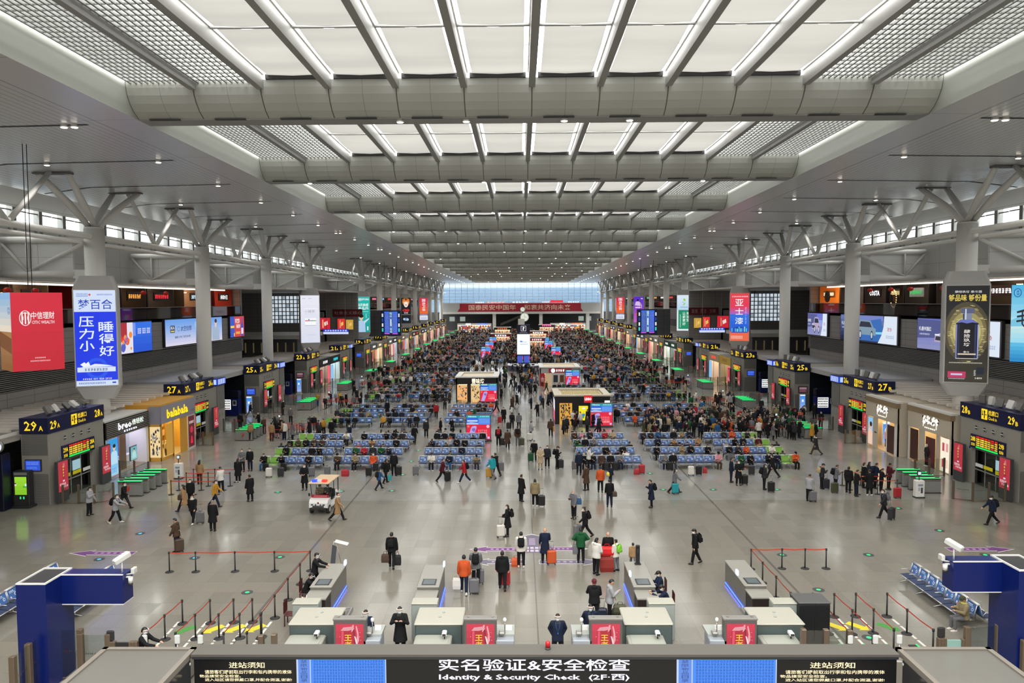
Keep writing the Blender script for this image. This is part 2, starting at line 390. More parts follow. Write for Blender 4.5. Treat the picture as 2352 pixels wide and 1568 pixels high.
for k, (y0, y1) in enumerate(spans):
    ribs = MB(); gr = MB(); bl = MB()
    zz = lambda y: ZC(y) + 1.5
    def beamrun(x0, x1, a, c, m, mb, ya=None, yb=None):
        ya = y0 if ya is None else ya; yb = y1 if yb is None else yb
        vs = [(x, y, zz(y) + d) for d in (a, c) for y in (ya, yb) for x in (x0, x1)]
        mb.add(vs, [(0, 2, 3, 1), (4, 5, 7, 6), (0, 1, 5, 4), (2, 6, 7, 3), (0, 4, 6, 2), (1, 3, 7, 5)], m)
    for j in range(1, 12):
        x = -WS + 3.4 * j
        beamrun(x - .16, x + .16, -.35, .35, M_rib, ribs); beamrun(x - .22, x + .22, .35, .42, M_white, ribs)
    for j in range(12):
        xa = -WS + 3.4 * j
        if j in (0, 1, 10, 11):
            for q in range(1, 12): beamrun(xa + q * .283 - .042, xa + q * .283 + .042, -.02, .12, M_grate, gr)
            ny = int((y1 - y0) / .55)
            for q in range(ny):
                y = y0 + (q + .5) * (y1 - y0) / ny; gr.box(xa + .16, xa + 3.24, y - .03, y + .03, zz(y) + .02, zz(y) + .07, M_grate)
            if k < 6:
                for q in range(3): beamrun(xa + .6 + q * 1.05, xa + .75 + q * 1.05, .9, 1.1, M_white, gr)
                for q in range(5):
                    y = y0 + (q + .5) * (y1 - y0) / 5; gr.box(xa, xa + 3.4, y - .06, y + .06, zz(y) + 1.1, zz(y) + 1.2, M_white)
        else:
            ym = y0 + (y1 - y0) * .58
            gr.box(xa + .3, xa + 3.1, y1 - .14, y1 + .02, zz(y1) + .12, zz(y1) + .36, M_dark)  # added dark box: hides bright sky, stands in for the shaded gap
            for ya, yb in ((y0 + .02, ym - .12), (ym + .12, y1 - .02)):
                n_ = 6; vs = []; fs = []
                for q in range(n_ + 1):
                    y = ya + (yb - ya) * q / n_
                    sag = -.10 * math.sin(PI * q / n_)
                    vs += [(xa + .42, y, zz(y) + .32 + sag), (xa + 1.7, y, zz(y) + .30 + sag - .03), (xa + 2.98, y, zz(y) + .32 + sag)]
                for q in range(n_):
                    for r in range(2): fs.append((q * 3 + r, q * 3 + r + 1, q * 3 + r + 4, q * 3 + r + 3))
                bl.add(vs, fs, M_blind, True)
            gr.tube([(xa + .2, ym, zz(ym) + .3), (xa + 3.2, ym, zz(ym) + .3)], .06, M_rib, 6)
            for q in range(6):            # glazing bars that show in the clear strips
                y = y0 + (q + .5) * (y1 - y0) / 6
                for e in (.17, 3.0): gr.box(xa + e, xa + e + .23, y - .04, y + .04, zz(y) + .4, zz(y) + .46, M_white)
    struct('trim_rib', ribs); struct('trim_grating', gr)
    tag(bl.build('window_blinds'), None, None, None, 'structure')

# --- columns with their tree of struts, transverse trusses
CYS = [57 + P * k for k in range(-1, 14)]
M_shoe = mat('strut_plate', (.16, .15, .15), .5)
for sx in (-1, 1):
    side = 'left' if sx < 0 else 'right'
    for k, yc in enumerate(CYS):
        if k - 1 == 4: continue
        mb = MB(); X = sx * 33.4; zt = ZC(yc) - 3.7
        mb.cyl((X, yc, 0), (X, yc, zt), .66 if k > 2 else .72, None, M_col, 20)
        mb.cyl((X, yc, zt - .02), (X, yc, zt + .12), .7, .7, M_white, 20)
        struct('column', mb)
        mb = MB()
        for dy in (-4.8, 4.8):
            for dx in (-1.05, 1.05):
                q = Vector((X + dx, yc + dy, ZC(yc + dy) - .3))
                mb.tube([(X + dx * .2, yc + dy * .04, zt + .1), (X + dx * .5, yc + dy * .45, zt + .1 + (q.z - zt) * .45), q], [.2, .27, .2], M_white, 10)
            mb.box(X - 1.3, X + 1.3, yc + dy - .3, yc + dy + .3, ZC(yc) - .34, ZC(yc) - .2, M_shoe)
            ym = yc + dy * 2.0
            mb.tube([(X, yc + dy * 1.08, ZC(yc + dy) - .3), (X, ym, ZC(ym) - 4.2)], [.17, .2], M_white, 8)
        mb.cyl((X, yc + P / 2, ZC(yc) - 4.5), (X, yc + P / 2, ZC(yc) - 4.0), .22, .22, M_white, 8)
        struct('trim_struts', mb)
        mb = MB(); za, zb = ZC(yc) - 4.5, ZC(yc) - 7.15
        x0, x1 = sx * 33.8, sx * 40.7
        mb.tube([(x0, yc, za), (x1, yc, za)], .26, M_white, 10); mb.tube([(sx * 34.9, yc, zb), (x1, yc, zb)], .3, M_white, 10)
        mb.box(sx * 33.9, sx * 35.0, yc - .25, yc + .25, zb - .33, zb + .33, M_white)
        xm = sx * 38.6
        for xq in (x0, x1): mb.tube([(xm, yc - .1, zb + .2), (xq, yc - .1, za - .1)], .13, M_white, 8)
        mb.tube([(xm, yc - .1, zb), (xm, yc - .1, za)], .1, M_white, 8)
        mb.box(min(sx * 35.2, x1), max(sx * 35.2, x1), yc + .1, yc + .3, zb, za, M_upper)
        struct('trim_truss', mb)

# --- downlights: soffit lamps in the slots, lamps on the bellies of the beams (each carries its own light)
M_lamp = hexm(0xfff2e0, .3, 14.0)
def downlight(x, y, z, label, pair=False, power=900):
    t = thing('downlight', label, 'ceiling lamp', (x, y, z), 0, 'ceiling downlights')
    mb = MB()
    for dx in ((-.28, .28) if pair else (0,)):
        mb.tube([(dx, 0, .12), (dx, 0, -.02), (dx, 0, -.05)], [.17, .2, .2], M_white, 12)
        MB().cyl((dx, 0, -.075), (dx, 0, -.055), .15, .15, M_lamp, 12).build('lens', t)
    if pair: mb.box(-.45, .45, -.1, .1, .08, .16, M_white)
    mb.build('housing', t)
    l = bpy.data.lights.new('downlight_beam', 'SPOT'); l.energy = power; l.color = (1, .97, .92); l.spot_size = math.radians(140); l.spot_blend = .9; l.shadow_soft_size = .2
    o = bpy.data.objects.new('downlight_beam', l); COL.objects.link(o); o.parent = t; o.location = (0, 0, -.12)
ORD = ['nearest', 'second', 'third', 'fourth', 'fifth', 'sixth', 'seventh', 'eighth', 'ninth', 'tenth', 'eleventh', 'twelfth', 'thirteenth', 'fourteenth', 'fifteenth', 'sixteenth', 'seventeenth', 'eighteenth', 'nineteenth', 'twentieth', 'twenty-first', 'twenty-second', 'twenty-third', 'twenty-fourth', 'twenty-fifth', 'twenty-sixth', 'twenty-seventh', 'twenty-eighth', 'twenty-ninth', 'thirtieth', 'thirty-first']
LP = 1000
for sx, nm in ((-1, 'left'), (1, 'right')):
    for k in range(0, 30):
        y = 39.4 + k * P / 2
        if y > YE - 6: break
        downlight(sx * 24.4, y, ZC(y) - .16, 'inner ceiling lamp in the %s slot of the %s soffit' % (ORD[k], nm), k in (0, 6, 9), LP)
        if k % 2 == 1: downlight(sx * 31.8, y, ZC(y) - .29, 'outer ceiling lamp in the %s slot of the %s soffit' % (ORD[k], nm), False, LP * .5)
for k, yb in enumerate(BY[1:]):
    for j, x in enumerate((-6.85, -3.4, 1.7, 5.1) if k == 0 else sorted(random.Random(k + 4).sample([-17, -13.6, -10.2, -6.8, -3.4, 0.1, 3.4, 6.8, 10.2, 13.6, 17], 4 if k < 12 else 2))):
        downlight(x, yb - .3, ZC(yb) - .1, '%s lamp from the left under the %s roof beam' % (ORD[j].replace('nearest', 'first'), ORD[k]), False, LP)
# ================================================================ helpers for signs
def wface(mb, sx, X, y0, y1, z0, z1, step=.008):       # on a side wall, seen from the hall (X is |x|)
    return Face(mb, (sx * X, y0 if sx < 0 else y1, z0), (0, (y1 - y0) * (1 if sx < 0 else -1), 0), (0, 0, z1 - z0), step)
def cface(mb, x0, x1, y, z0, z1, step=.008):           # facing the camera
    return Face(mb, (x0, y, z0), (x1 - x0, 0, 0), (0, 0, z1 - z0), step)
def strokes(f, a0, a1, b0, b1, rows, cols, m, k=2, seed=1, fill=.62):   # lines of print too small to read
    r = random.Random(seed); da, db = (a1 - a0) / cols, (b1 - b0) / rows
    for i in range(rows):
        for j in range(cols):
            x, y = a0 + j * da, b1 - (i + 1) * db
            for q in range(3):
                u0 = r.uniform(.06, .22); f.rect(x + da * u0, x + da * (u0 + r.uniform(.5, .72)), y + db * (.12 + q * .28), y + db * (.12 + q * .28 + fill * .25), m, k)
            for q in (.18, .52): u0 = q + r.uniform(0, .24); f.rect(x + da * u0, x + da * (u0 + .12), y + db * r.uniform(.08, .4), y + db * r.uniform(.6, .9), m, k)
def bands(f, cols, a0=0, a1=1, b0=0, b1=1, k=1):       # printed colour bands from bottom to top
    n = len(cols)
    for j, h in enumerate(cols): f.rect(a0, a1, b0 + (b1 - b0) * j / n, b0 + (b1 - b0) * (j + 1) / n, scr(h) if isinstance(h, int) else h, k)
def lerp(h1, h2, n):
    o = []
    for j in range(n):
        t = j / max(1, n - 1); o.append(sum(int(((h1 >> s) & 255) * (1 - t) + ((h2 >> s) & 255) * t) << s for s in (16, 8, 0)))
    return o
def figure(f, a, b, h, w, coat, skin=0xe8c4a8, hair=0x181818, k=3):      # printed half-length figure on a poster
    f.poly([(a - w * .5, b), (a + w * .5, b), (a + w * .46, b + h * .5), (a + w * .3, b + h * .62), (a - w * .3, b + h * .62), (a - w * .46, b + h * .5)], scr(coat), k)
    f.rect(a - w * .09, a + w * .09, b + h * .58, b + h * .7, scr(skin), k + 1)
    rr = h * f.h * .15; f.disc(a, b + h * .8, rr * .8, scr(skin), k + 1, 14, rr)
    f.disc(a, b + h * .87, rr * .86, scr(hair), k + 2, 14, rr * .62)
def car(f, a0, a1, b0, b1, body, k=3):
    U = lambda u, v: (a0 + (a1 - a0) * u, b0 + (b1 - b0) * v)
    f.poly([U(0, .22), U(1, .22), U(1, .55), U(.9, .62), U(.78, .95), U(.34, .98), U(.2, .62), U(.02, .52)], scr(body), k)
    f.poly([U(.3, .62), U(.84, .62), U(.75, .88), U(.37, .9)], scr(0x20283a), k + 1)
    f.poly([U(.03, .3), U(.3, .28), U(.32, .45), U(.05, .47)], scr(0x30343c), k + 1)
    for u in (.36, .84):
        r = (b1 - b0) * f.h * .23
        f.disc(*U(u, .22), r * .55, scr(0x16161a), k + 1, 14, r); f.disc(*U(u, .22), r * .38, scr(0xc8ccd8), k + 2, 12, r * .7)
    f.rect(*[U(.02, 0)[0], U(.16, 0)[0]], U(0, .5)[1], U(0, .56)[1], scr(0xf0f4ff), k + 2)
BLK, WHT = 0x14161c, 0xf4f6fa
# ================================================================ side walls below the clerestory
ZM = 11.2                                    # upper floor level
M_glassrail = glassm('smoked_glass', (.34, .33, .32), .16, .03)
M_floor2 = mat('upper_floor_tile', (.4, .39, .38), .25)
M_ltrim = mat('light_trim', (.7, .69, .66), .5)
CLEAR = glassm('clear_glass', (.95, 1, 1), .06)
for sx in (-1, 1):
    nm = 'left' if sx < 0 else 'right'
    mb = MB(); mb.box(sx * 41.0, sx * 41.4, -9, YE, 14.75, ZC(60) - 3.2 + .35, M_upper)
    struct('wall_upper_' + nm, mb)
    for i, (ya, yb) in enumerate(((-9, 104.5), (150, 300))):
        mb = MB()
        mb.box(sx * 40.0, sx * 40.4, ya, yb, 0, 6.1, M_wall)
        mb.box(sx * 40.1, sx * 40.5, ya, yb, 6.1, 7.85, M_dark)
        mb.box(sx * 40.0, sx * 40.4, ya, yb, 7.85, ZM, M_wall)
        struct('wall_lower_' + nm, mb)
        mb = MB(); z = 6.15
        while z < 7.8: mb.box(sx * 39.9, sx * 40.1, ya, yb, z, z + .055, M_rib); z += .15
        struct('trim_louvres_' + nm, mb)
        mb = MB(); mb.box(sx * 40.0, sx * 49, ya, yb, ZM - .35, ZM, M_floor2); mb.box(sx * 40.0, sx * 49, ya, yb, 14.75, 14.95, M_ltrim)
        struct('floor_upper_' + nm, mb)
        mb = MB(); mb.box(sx * 40.05, sx * 40.1, ya, yb, ZM, ZM + 1.2, M_glassrail); mb.tube([(sx * 40.08, ya, ZM + 1.24), (sx * 40.08, yb, ZM + 1.24)], .035, M_rib, 6)
        struct('trim_balustrade_' + nm, mb)
        mb = MB(); mb.box(sx * 46.6, sx * 46.8, ya, yb, ZM, 14.75, mat('shop_back', (.12, .10, .09), .6)); struct('wall_shopback_' + nm, mb)
        mb = MB(); y = ya + .3
        while y < yb - 6.4: mb.box(sx * 40.7, sx * 40.95, y, y + 6.2, 14.5, 14.66, hexm(0xfff6e6, .5, 1.9)); y += 6.43
        struct('trim_striplight_' + nm, mb)
    # recessed cross hall between the third and fifth columns
    mb = MB(); mb.box(sx * 58, sx * 58.4, 104, 150.4, 0, 15, M_wall); mb.box(sx * 33.5, sx * 58, 150, 150.4, 0, 14.75, M_wall)
    mb.box(sx * 40, sx * 58, 104.1, 104.5, 0, 15, M_wall); mb.box(sx * 33.5, sx * 58.4, 104, 150.4, 14.75, 15.0, M_ltrim)
    struct('wall_crosshall_' + nm, mb)
    mb = MB(); f = cface(mb, -52 if sx < 0 else 43.5, -43.5 if sx < 0 else 52, 149.9, 8.6, 14.2)
    mb.box(f.o.x, f.o.x + 8.5, 149.92, 149.98, 8.6, 14.2, M_rib)
    for i in range(11):
        for j in range(7): f.rect(i / 11 + .012, (i + 1) / 11 - .012, j / 7 + .015, (j + 1) / 7 - .015, hexm(0xcfdbe6 if (i * 3 + j * 5) % 7 else 0x93a2ae, .3, .9), 2)
    tag(mb.build('window_crosshall_' + nm), None, None, None, 'structure')
    # low canopy roofs and counters of the cross hall, seen over the gate roofs
    mb = MB()
    mb.box(sx * 36, sx * 56, 118, 132, 7.0, 7.6, M_ltrim); mb.box(sx * 36.5, sx * 55.5, 118.6, 131.4, 4.4, 7.0, mat('dark_cladding', (.09, .09, .10), .5))
    for j in range(14): mb.box(sx * (37 + 1.3 * j), sx * (37.15 + 1.3 * j), 118.45, 118.6, 4.8, 6.4, hexm(0x8a7a58, .4, .3))
    struct('wall_counterhall_' + nm, mb)
    # roofs over the gates: slab and pergola bars
    mb = MB(); rb = MB()
    M_roof = mat('gate_roof', (.40, .37, .34), .7)
    for ya, yb in ((20, 73), (86.3, 92.8), (105, 301)):
        mb.box(sx * 32.9, sx * 39.9, ya, yb, 4.2, 4.4, M_roof)
        y = ya + .2
        while y < min(yb, 150) - .4: rb.box(sx * (32.0 if y > 53.2 else 33.3), sx * 39.9, y, y + .28, 4.75, 4.95, mat('pergola_bar', (.62, .57, .52), .6)); y += 1.25
        for q in range(5): rb.box(sx * (33 + 1.6 * q), sx * (33.12 + 1.6 * q), ya, yb, 4.55, 4.75, M_ltrim)
    mb.box(sx * 32.9, sx * 39.9, 73, 86.3, 4.6, 5.1, mat('grey_fascia', (.42, .42, .43), .5)); mb.box(sx * 32.9, sx * 39.9, 92.8, 105, 4.6, 5.1, mat('grey_fascia', 0))
    struct('ceiling_gates_' + nm, mb); struct('trim_pergola_' + nm, rb)
# ================================================================ LED walls under the balustrade
def led(sx, y0, y1, z0, z1, label, draw):
    t = thing('led_billboard', label, 'billboard', (sx * 39.98, (y0 + y1) / 2, z0), 0, 'LED billboards along the side walls')
    mb = MB(); mb.box(sx * 39.98, sx * 39.72, y0 - .1, y1 + .1, z0 - .1, z1 + .1, M_dark); fr = mb.xf(Matrix.Translation((-sx * 39.98, -(y0 + y1) / 2, -z0))).build('frame', t)
    mb = MB(); f = wface(mb, sx, 39.70, y0, y1, z0, z1); draw(f)
    mb.xf(Matrix.Translation((-sx * 39.98, -(y0 + y1) / 2, -z0))).build('screen', t)
def d_orange(f):
    bands(f, [0xe8e4f0], 0, .42); bands(f, lerp(0x1a55d8, 0x2a70e8, 4), .42, 1)
    f.rect(.42, .50, .55, .98, scr(0xc8d4f0)); r = random.Random(3)
    for j in range(14): f.disc(r.uniform(.05, .4), r.uniform(.1, .6), r.uniform(.12, .42), scr(r.choice([0xf05a28, 0xf8903c, 0xe83a3a, 0x5560c0, 0xf8b050])), 2, 10)
    f.rect(0, .25, .5, 1, scr(0xb02838), 2)
    for q in range(3): strokes(f, .56 + q * .14, .67 + q * .14, .6, .8, 3, 4, scr(WHT), 2, q)
def d_sky(f):
    bands(f, lerp(0xd8d4ec, 0x6aa0ea, 9)); f.rect(.0, 1, .0, .015, scr(WHT), 2)
    f.rect(.075, .145, .5, .77, scr(0x14264c), 2); f.text('IKA', .083, .137, .62, .74, scr(WHT), 3); f.rect(.083, .137, .53, .58, scr(0xe8d060), 3)
    f.disc(.205, .63, .28, scr(0x2a4a90), 2); f.disc(.205, .63, .22, scr(0x9cbcf0), 3); f.text('太空创想', .24, .42, .53, .74, scr(0x1c3c80), 2)
    f.text('极光羽绒', .14, .40, .27, .36, scr(0x3a4a70), 2, keep=False)
    figure(f, .565, 0.02, .95, .14, 0x1c2420); f.disc(.50, .75, .4, scr(0x8ec8ec), 2, 20); figure(f, .87, 0.02, .95, .15, 0x9fb4cc)
def d_red(f):
    bands(f, [0xd03438], .3, 1); bands(f, [0x2248c0], 0, .3)
    f.text('年货来袭', .34, .66, .66, .9, scr(WHT), 2, .03); f.text('轻装回家乡', .42, .72, .42, .62, scr(WHT), 2, .03); f.rect(.02, .28, .45, .56, scr(0xf4d030), 2)
    strokes(f, .38, .7, .12, .28, 1, 8, scr(0xf8e040), 2, 4); f.poly([(.76, .02), (.93, .02), (.94, .5), (.88, .7), (.87, .95), (.82, .95), (.81, .7), (.75, .5)], scr(0x284cc0), 2); f.rect(.77, .92, .12, .42, scr(0xd8e2f6), 3)
    f.rect(.24, .30, .04, .2, scr(0xf0c828), 2)
def d_car(dark):
    def d(f):
        bands(f, lerp(0x2a3050, 0x7484c8, 6) if dark else lerp(0x8a90c0, 0x6a74d0, 7), 0, .78)
        if dark: bands(f, lerp(0x101a30, 0x1c3050, 5), 0, .35); f.poly([(.35, .05), (.8, .05), (.74, .9), (.5, .8)], scr(0x2d6ab8), 2); f.poly([(.4, .3), (.8, .33), (.8, .42), (.4, .36)], scr(0x7fd8f4), 3)
        else: f.poly([(0, .35), (.3, .4), (.5, .95), (0, .98)], scr(0x50588e), 2); f.rect(.45, .75, .42, .7, scr(0x9aa4e4), 2)
        car(f, .24, .66, .1, .85, 0x7d9aac if dark else 0xb8a8c4, 4)
        f.poly([(.70, 0), (1, 0), (1, 1), (.80, 1), (.79, .6), (.76, .3)], scr(0xdfeaf8), 8)
        strokes(f, .85, .93, .45, .62, 1, 2, scr(0xc07888), 9, 5); strokes(f, .83, .96, .2, .32, 2, 7, scr(0x88a4cc), 9, 6)
        f.text('礼遇中国红', .03, .2, .6, .74, scr(WHT), 9, .01); strokes(f, .04, .18, .46, .53, 1, 10, scr(0xd0d8f0), 9, 7)
    return d
led(-1, 71.4, 78.0, 7.95, 11.0, 'LED billboard with orange cartoon and blue half, nearest on the left wall', d_orange)
led(-1, 81.0, 96.5, 8.1, 11.05, 'long sky-blue LED billboard showing two people in padded coats', d_sky)
led(-1, 99.3, 104.3, 8.2, 11.0, 'red and blue LED billboard with a bottle, at the far end of the left wall', d_red)
led(1, 97.6, 104.2, 8.1, 11.05, 'LED billboard of a lilac car, farthest of the three on the right wall', d_car(False))
led(1, 79.5, 93.5, 8.0, 11.05, 'dark blue LED billboard of a teal car, middle of the right wall', d_car(True))
led(1, 62.5, 75.5, 8.0, 11.0, 'lilac LED billboard of a car half hidden by the bottle advert pillar', d_car(False))
# ================================================================ shops along the upper floor
def upshop(sx, y0, y1, name, wall, glow, sign, scol, sbg, label, goods=None, gs=1.0, sz=(.6, .8), lit=1.6):
    X = 41.2; t = thing('upper_shop', label, 'shop', (sx * X, (y0 + y1) / 2, ZM), 0, 'shops along the upper floors')
    T_ = Matrix.Translation((-sx * X, -(y0 + y1) / 2, -ZM))
    def put(mb, n): return mb.xf(T_).build(n, t)
    mb = MB(); mb.box(sx * 46.4, sx * 46.5, y0, y1, ZM, 14.7, wall)
    mb.box(sx * X, sx * 46.4, y0, y0 + .15, ZM, 14.7, wall); mb.box(sx * X, sx * 46.4, y1 - .15, y1, ZM, 14.7, wall); put(mb, 'shop_walls')
    mb = MB(); mb.box(sx * 44.2, sx * 46.2, y0 + .5, y1 - .5, 14.2, 14.28, hexm(glow, .5, lit * 2.6)); put(mb, 'ceiling_light')
    r = random.Random(int(y0 * 7 + sx)); mb = MB()
    pal = goods or [0x7a4a28, 0xc08840, 0xf0e0c0, 0x4a3a30, 0xc04028, 0xf0c060]
    for lev in range(4):
        y = y0 + .4
        while y < y1 - .5:
            w_ = r.uniform(.15, .5); h = r.uniform(.25, .5); mb.box(sx * 45.9, sx * 46.3, y, y + w_, ZM + .2 + lev * .68, ZM + .2 + lev * .68 + h, hexm(r.choice(pal), .5)); y += w_ + r.uniform(.04, .2)
        mb.box(sx * 45.85, sx * 46.35, y0 + .3, y1 - .3, ZM + .14 + lev * .68, ZM + .19 + lev * .68, hexm(0x6a5440, .5))
    put(mb, 'shelf_wall')
    mb = MB(); mb.box(sx * 44.0, sx * 44.7, y0 + .6, y1 - .9, ZM, ZM + 1.05, hexm(0x4a3626, .4)); put(mb, 'counter')
    mb = MB(); zz0, zz1 = ZM + 3.5 * sz[0], ZM + 3.5 * sz[1]
    L_ = (y1 - y0); ya, yb = y0 + L_ * .2, y1 - L_ * .24
    mb.box(sx * (X - .12), sx * X, ya, yb, zz0 - .12, zz1 + .12, hexm(sbg, .5) if sbg is not None else M_dark)
    f = wface(mb, sx, X - .13, ya, yb, zz0, zz1)
    if sign: f.text(sign, .06, .94, .08, .92, hexm(scol, .3, 1.6), 2, .03, keep=True)
    else: strokes(f, .05, .95, .1, .9, 1, max(5, int((yb - ya) / .45)), hexm(scol, .3, 1.6), 2, int(y0))
    put(mb, 'sign')
DKW = mat('shop_wall_dark', S(52, 42, 36), .6); WOODW = mat('shop_wall_wood', S(120, 90, 62), .6); LGW = mat('shop_wall_light', S(200, 195, 185), .6); ORW = mat('shop_wall_orange', S(230, 150, 60), .6); REDW = mat('shop_wall_red', S(150, 34, 30), .6)
for a in [(-1, 50.5, 54.5, 'b', DKW, 0xfff0e0, None, 0x9fd0ff, 0x1434a8, 'upper-floor shop with a blue sign, nearest of the left row'),
          (-1, 54.8, 58.6, 'y', DKW, 0xffe0b0, None, 0xffe040, 0x401010, 'upper-floor restaurant with a yellow sign behind the red hanging lightbox'),
          (-1, 58.9, 63.4, 'w', WOODW, 0xffe8c8, None, 0xffffff, 0x3a2820, 'upper-floor shop with a bright white sign beside the blue advert pillar'),
          (-1, 70.8, 74.5, 'k', REDW, 0xfff0e0, 'FC', 0xff2018, 0xf0e8e0, 'upper-floor shop with red letters C just past the blue advert pillar'),
          (-1, 75, 80, 'r', DKW, 0xffc890, None, 0xffa040, 0x201410, 'dark upper-floor restaurant with bottle racks on the left side'),
          (-1, 80.3, 86.5, 'm', DKW, 0xffe0c0, None, 0xff2030, 0x201818, 'upper-floor restaurant with a red logo and white lettering'),
          (-1, 89, 97, 'g', WOODW, 0xffe0c0, None, 0xbfe8ff, 0x4a3020, 'upper-floor shop glowing with red and orange goods beside the second left column'),
          (-1, 98, 104, 'h', REDW, 0xffc080, '永和大王', 0xffffff, 0x2a1414, 'upper-floor restaurant with a red interior and four white characters'),
          (1, 62, 68, 'n', DKW, 0xffe0b0, None, 0xffffff, 0x5a3a28, 'wood-fronted upper-floor restaurant with two rows of white lettering behind the blue hanging lightbox'),
          (1, 69, 75, 's', DKW, 0xffe8d0, None, 0xffe0a0, 0x2a1a14, 'warm upper-floor restaurant beside the bottle advert pillar'),
          (1, 76.3, 81, 'u', DKW, 0xfff0d8, 'SUBWAY', 0x30a050, 0xf4f4ea, 'upper-floor sandwich shop with a white sign and green lettering'),
          (1, 81.2, 84.4, 'o', DKW, 0xffe8c0, None, 0xffd890, 0x181410, 'dark upper-floor shop with a gold ring-shaped sign'),
          (1, 85.2, 90.4, 'c', DKW, 0xffe8d0, 'COSTA', 0xffffff, 0x2a1418, 'dark upper-floor coffee shop with white capital lettering'),
          (1, 97.5, 104, 'p', ORW, 0xffd090, None, 0xfff0d0, 0xe89030, 'orange upper-floor shop with a dark round disc'),
          (1, 90.7, 97.2, 'q', DKW, 0xfff0e0, None, 0xc0d8ff, 0x202838, 'dark upper-floor shop between the coffee shop and the orange shop')]:
    g_ = [0xc83020, 0xf08030, 0xf8d060, 0x7a3018] if a[3] in 'ghk' else None
    upshop(*a, goods=g_, lit=2.6 if a[3] in 'ghkpq' else 1.4)
r = random.Random(5)
for sx in (-1, 1):
    names = [('red', 0xff4030, 0x30100c), ('white', 0xffffff, 0x241c18), ('amber', 0xffb040, 0x2a1a10), ('green', 0x60d890, 0x12261c), ('pink', 0xff80a0, 0x301820), ('pale blue', 0xa0d0ff, 0x182030)]
    for k in range(12):
        y0 = 152 + k * 12; n_, c_, b_ = names[(k + (sx > 0) * 2) % 6]
        upshop(sx, y0, y0 + 11, 'f', DKW, 0xffe8d0, None, c_, b_, 'upper-floor shop with %s lettering, %s of the far %s row' % (n_, ['first', 'second', 'third', 'fourth', 'fifth', 'sixth', 'seventh', 'eighth', 'ninth', 'tenth', 'eleventh', 'last'][k], 'left' if sx < 0 else 'right'), goods=[0xc83020, 0xd8c8a0, 0x2a2a2a, 0xe0a040, 0x3060a0], lit=1.6)
t = thing('disc_sign', 'dark round disc sign on the orange upper-floor shop front', 'sign', (40.85, 100.7, 13.3)); mb = MB(); mb.cyl((0, 0, 0), (.14, 0, 0), .75, .75, hexm(0x3a2c1a, .6), 24, True, False); mb.build('disc', t)
mb = MB(); mb.tube([(0.02, .62 * math.cos(q * PI / 8), .62 * math.sin(q * PI / 8)) for q in range(17)], .03, hexm(0x8a6a3a, .4), 6); mb.build('rim', t)
t = thing('ring_sign', 'gold dotted ring sign on the dark upper-floor shop', 'sign', (40.85, 82.8, 13.0)); mb = MB()
for q in range(20):
    a = .6 + q * .27; mb.ell((0, .62 * math.cos(a), .95 * math.sin(a)), (.05, .07, .07), hexm(0xffd890, .3, 2), 6, 4)
mb.build('bulb_ring', t); mb = MB(); mb.ell((0.1, 0, 0), (.04, .28, .4), hexm(0x8a4a2a, .5), 12, 6); mb.build('emblem', t)
# red lanterns under the upper-floor ceiling
r = random.Random(8)
for sx, ys in ((-1, (52.5, 57.2, 60.5, 78, 83)), (1, (66, 72.5, 78.5, 82.6, 87.5))):
    for y in ys:
        t = thing('red_lantern', 'red paper lantern under the upper %s ceiling, %s' % ('left' if sx < 0 else 'right', 'nearest' if y == ys[0] else '%d shop fronts along' % (ys.index(y) + 1)), 'lantern', (sx * 40.45, y, 14.0), 0, 'red lanterns of the upper floor')
        mb = MB(); mb.ell((0, 0, 0), (.3, .3, .22), hexm(0xd02a1c, .5), 12, 6); mb.build('lantern_body', t)
        mb = MB(); mb.cyl((0, 0, .2), (0, 0, .76), .015, .015, M_dark, 6); mb.build('cord', t)
# ================================================================ advert boxes round columns
def advert_pillar(sx, y, label, draw, w=3.05, ad=(6.65, 13.95)):
    X = sx * 33.4; t = thing('advert_pillar', label, 'advert pillar', (X, y, 0), -sx * math.radians(22), 'advert boxes round the columns')
    def ring(z, a, b, c): return [(-a + c, -b, z), (a - c, -b, z), (a, -b + c, z), (a, b - c, z), (a - c, b, z), (-a + c, b, z), (-a, b - c, z), (-a, -b + c, z)]
    mb = MB(); h = w / 2
    m = mat('advert_box_grey', (.52, .51, .50), .5)
    mb.loft([ring(5.6, h - .42, .76, .2), ring(6.45, h, .86, .16), ring(14.0, h, .86, .16), ring(15.05, h - .34, .78, .2)], m, True, False); mb.build('box', t)
    mb = MB(); z0, z1 = ad; e = h - .12
    for q in ((-e - .06, e + .06, z0 - .06, z0), (-e - .06, e + .06, z1, z1 + .06), (-e - .06, -e, z0, z1), (e, e + .06, z0, z1)): mb.box(q[0], q[1], -.92, -.85, q[2], q[3], M_ltrim)
    mb.build('frame', t)
    mb = MB(); f = cface(mb, -e, e, -.87, z0, z1, .004); draw(f); mb.build('lightbox', t)
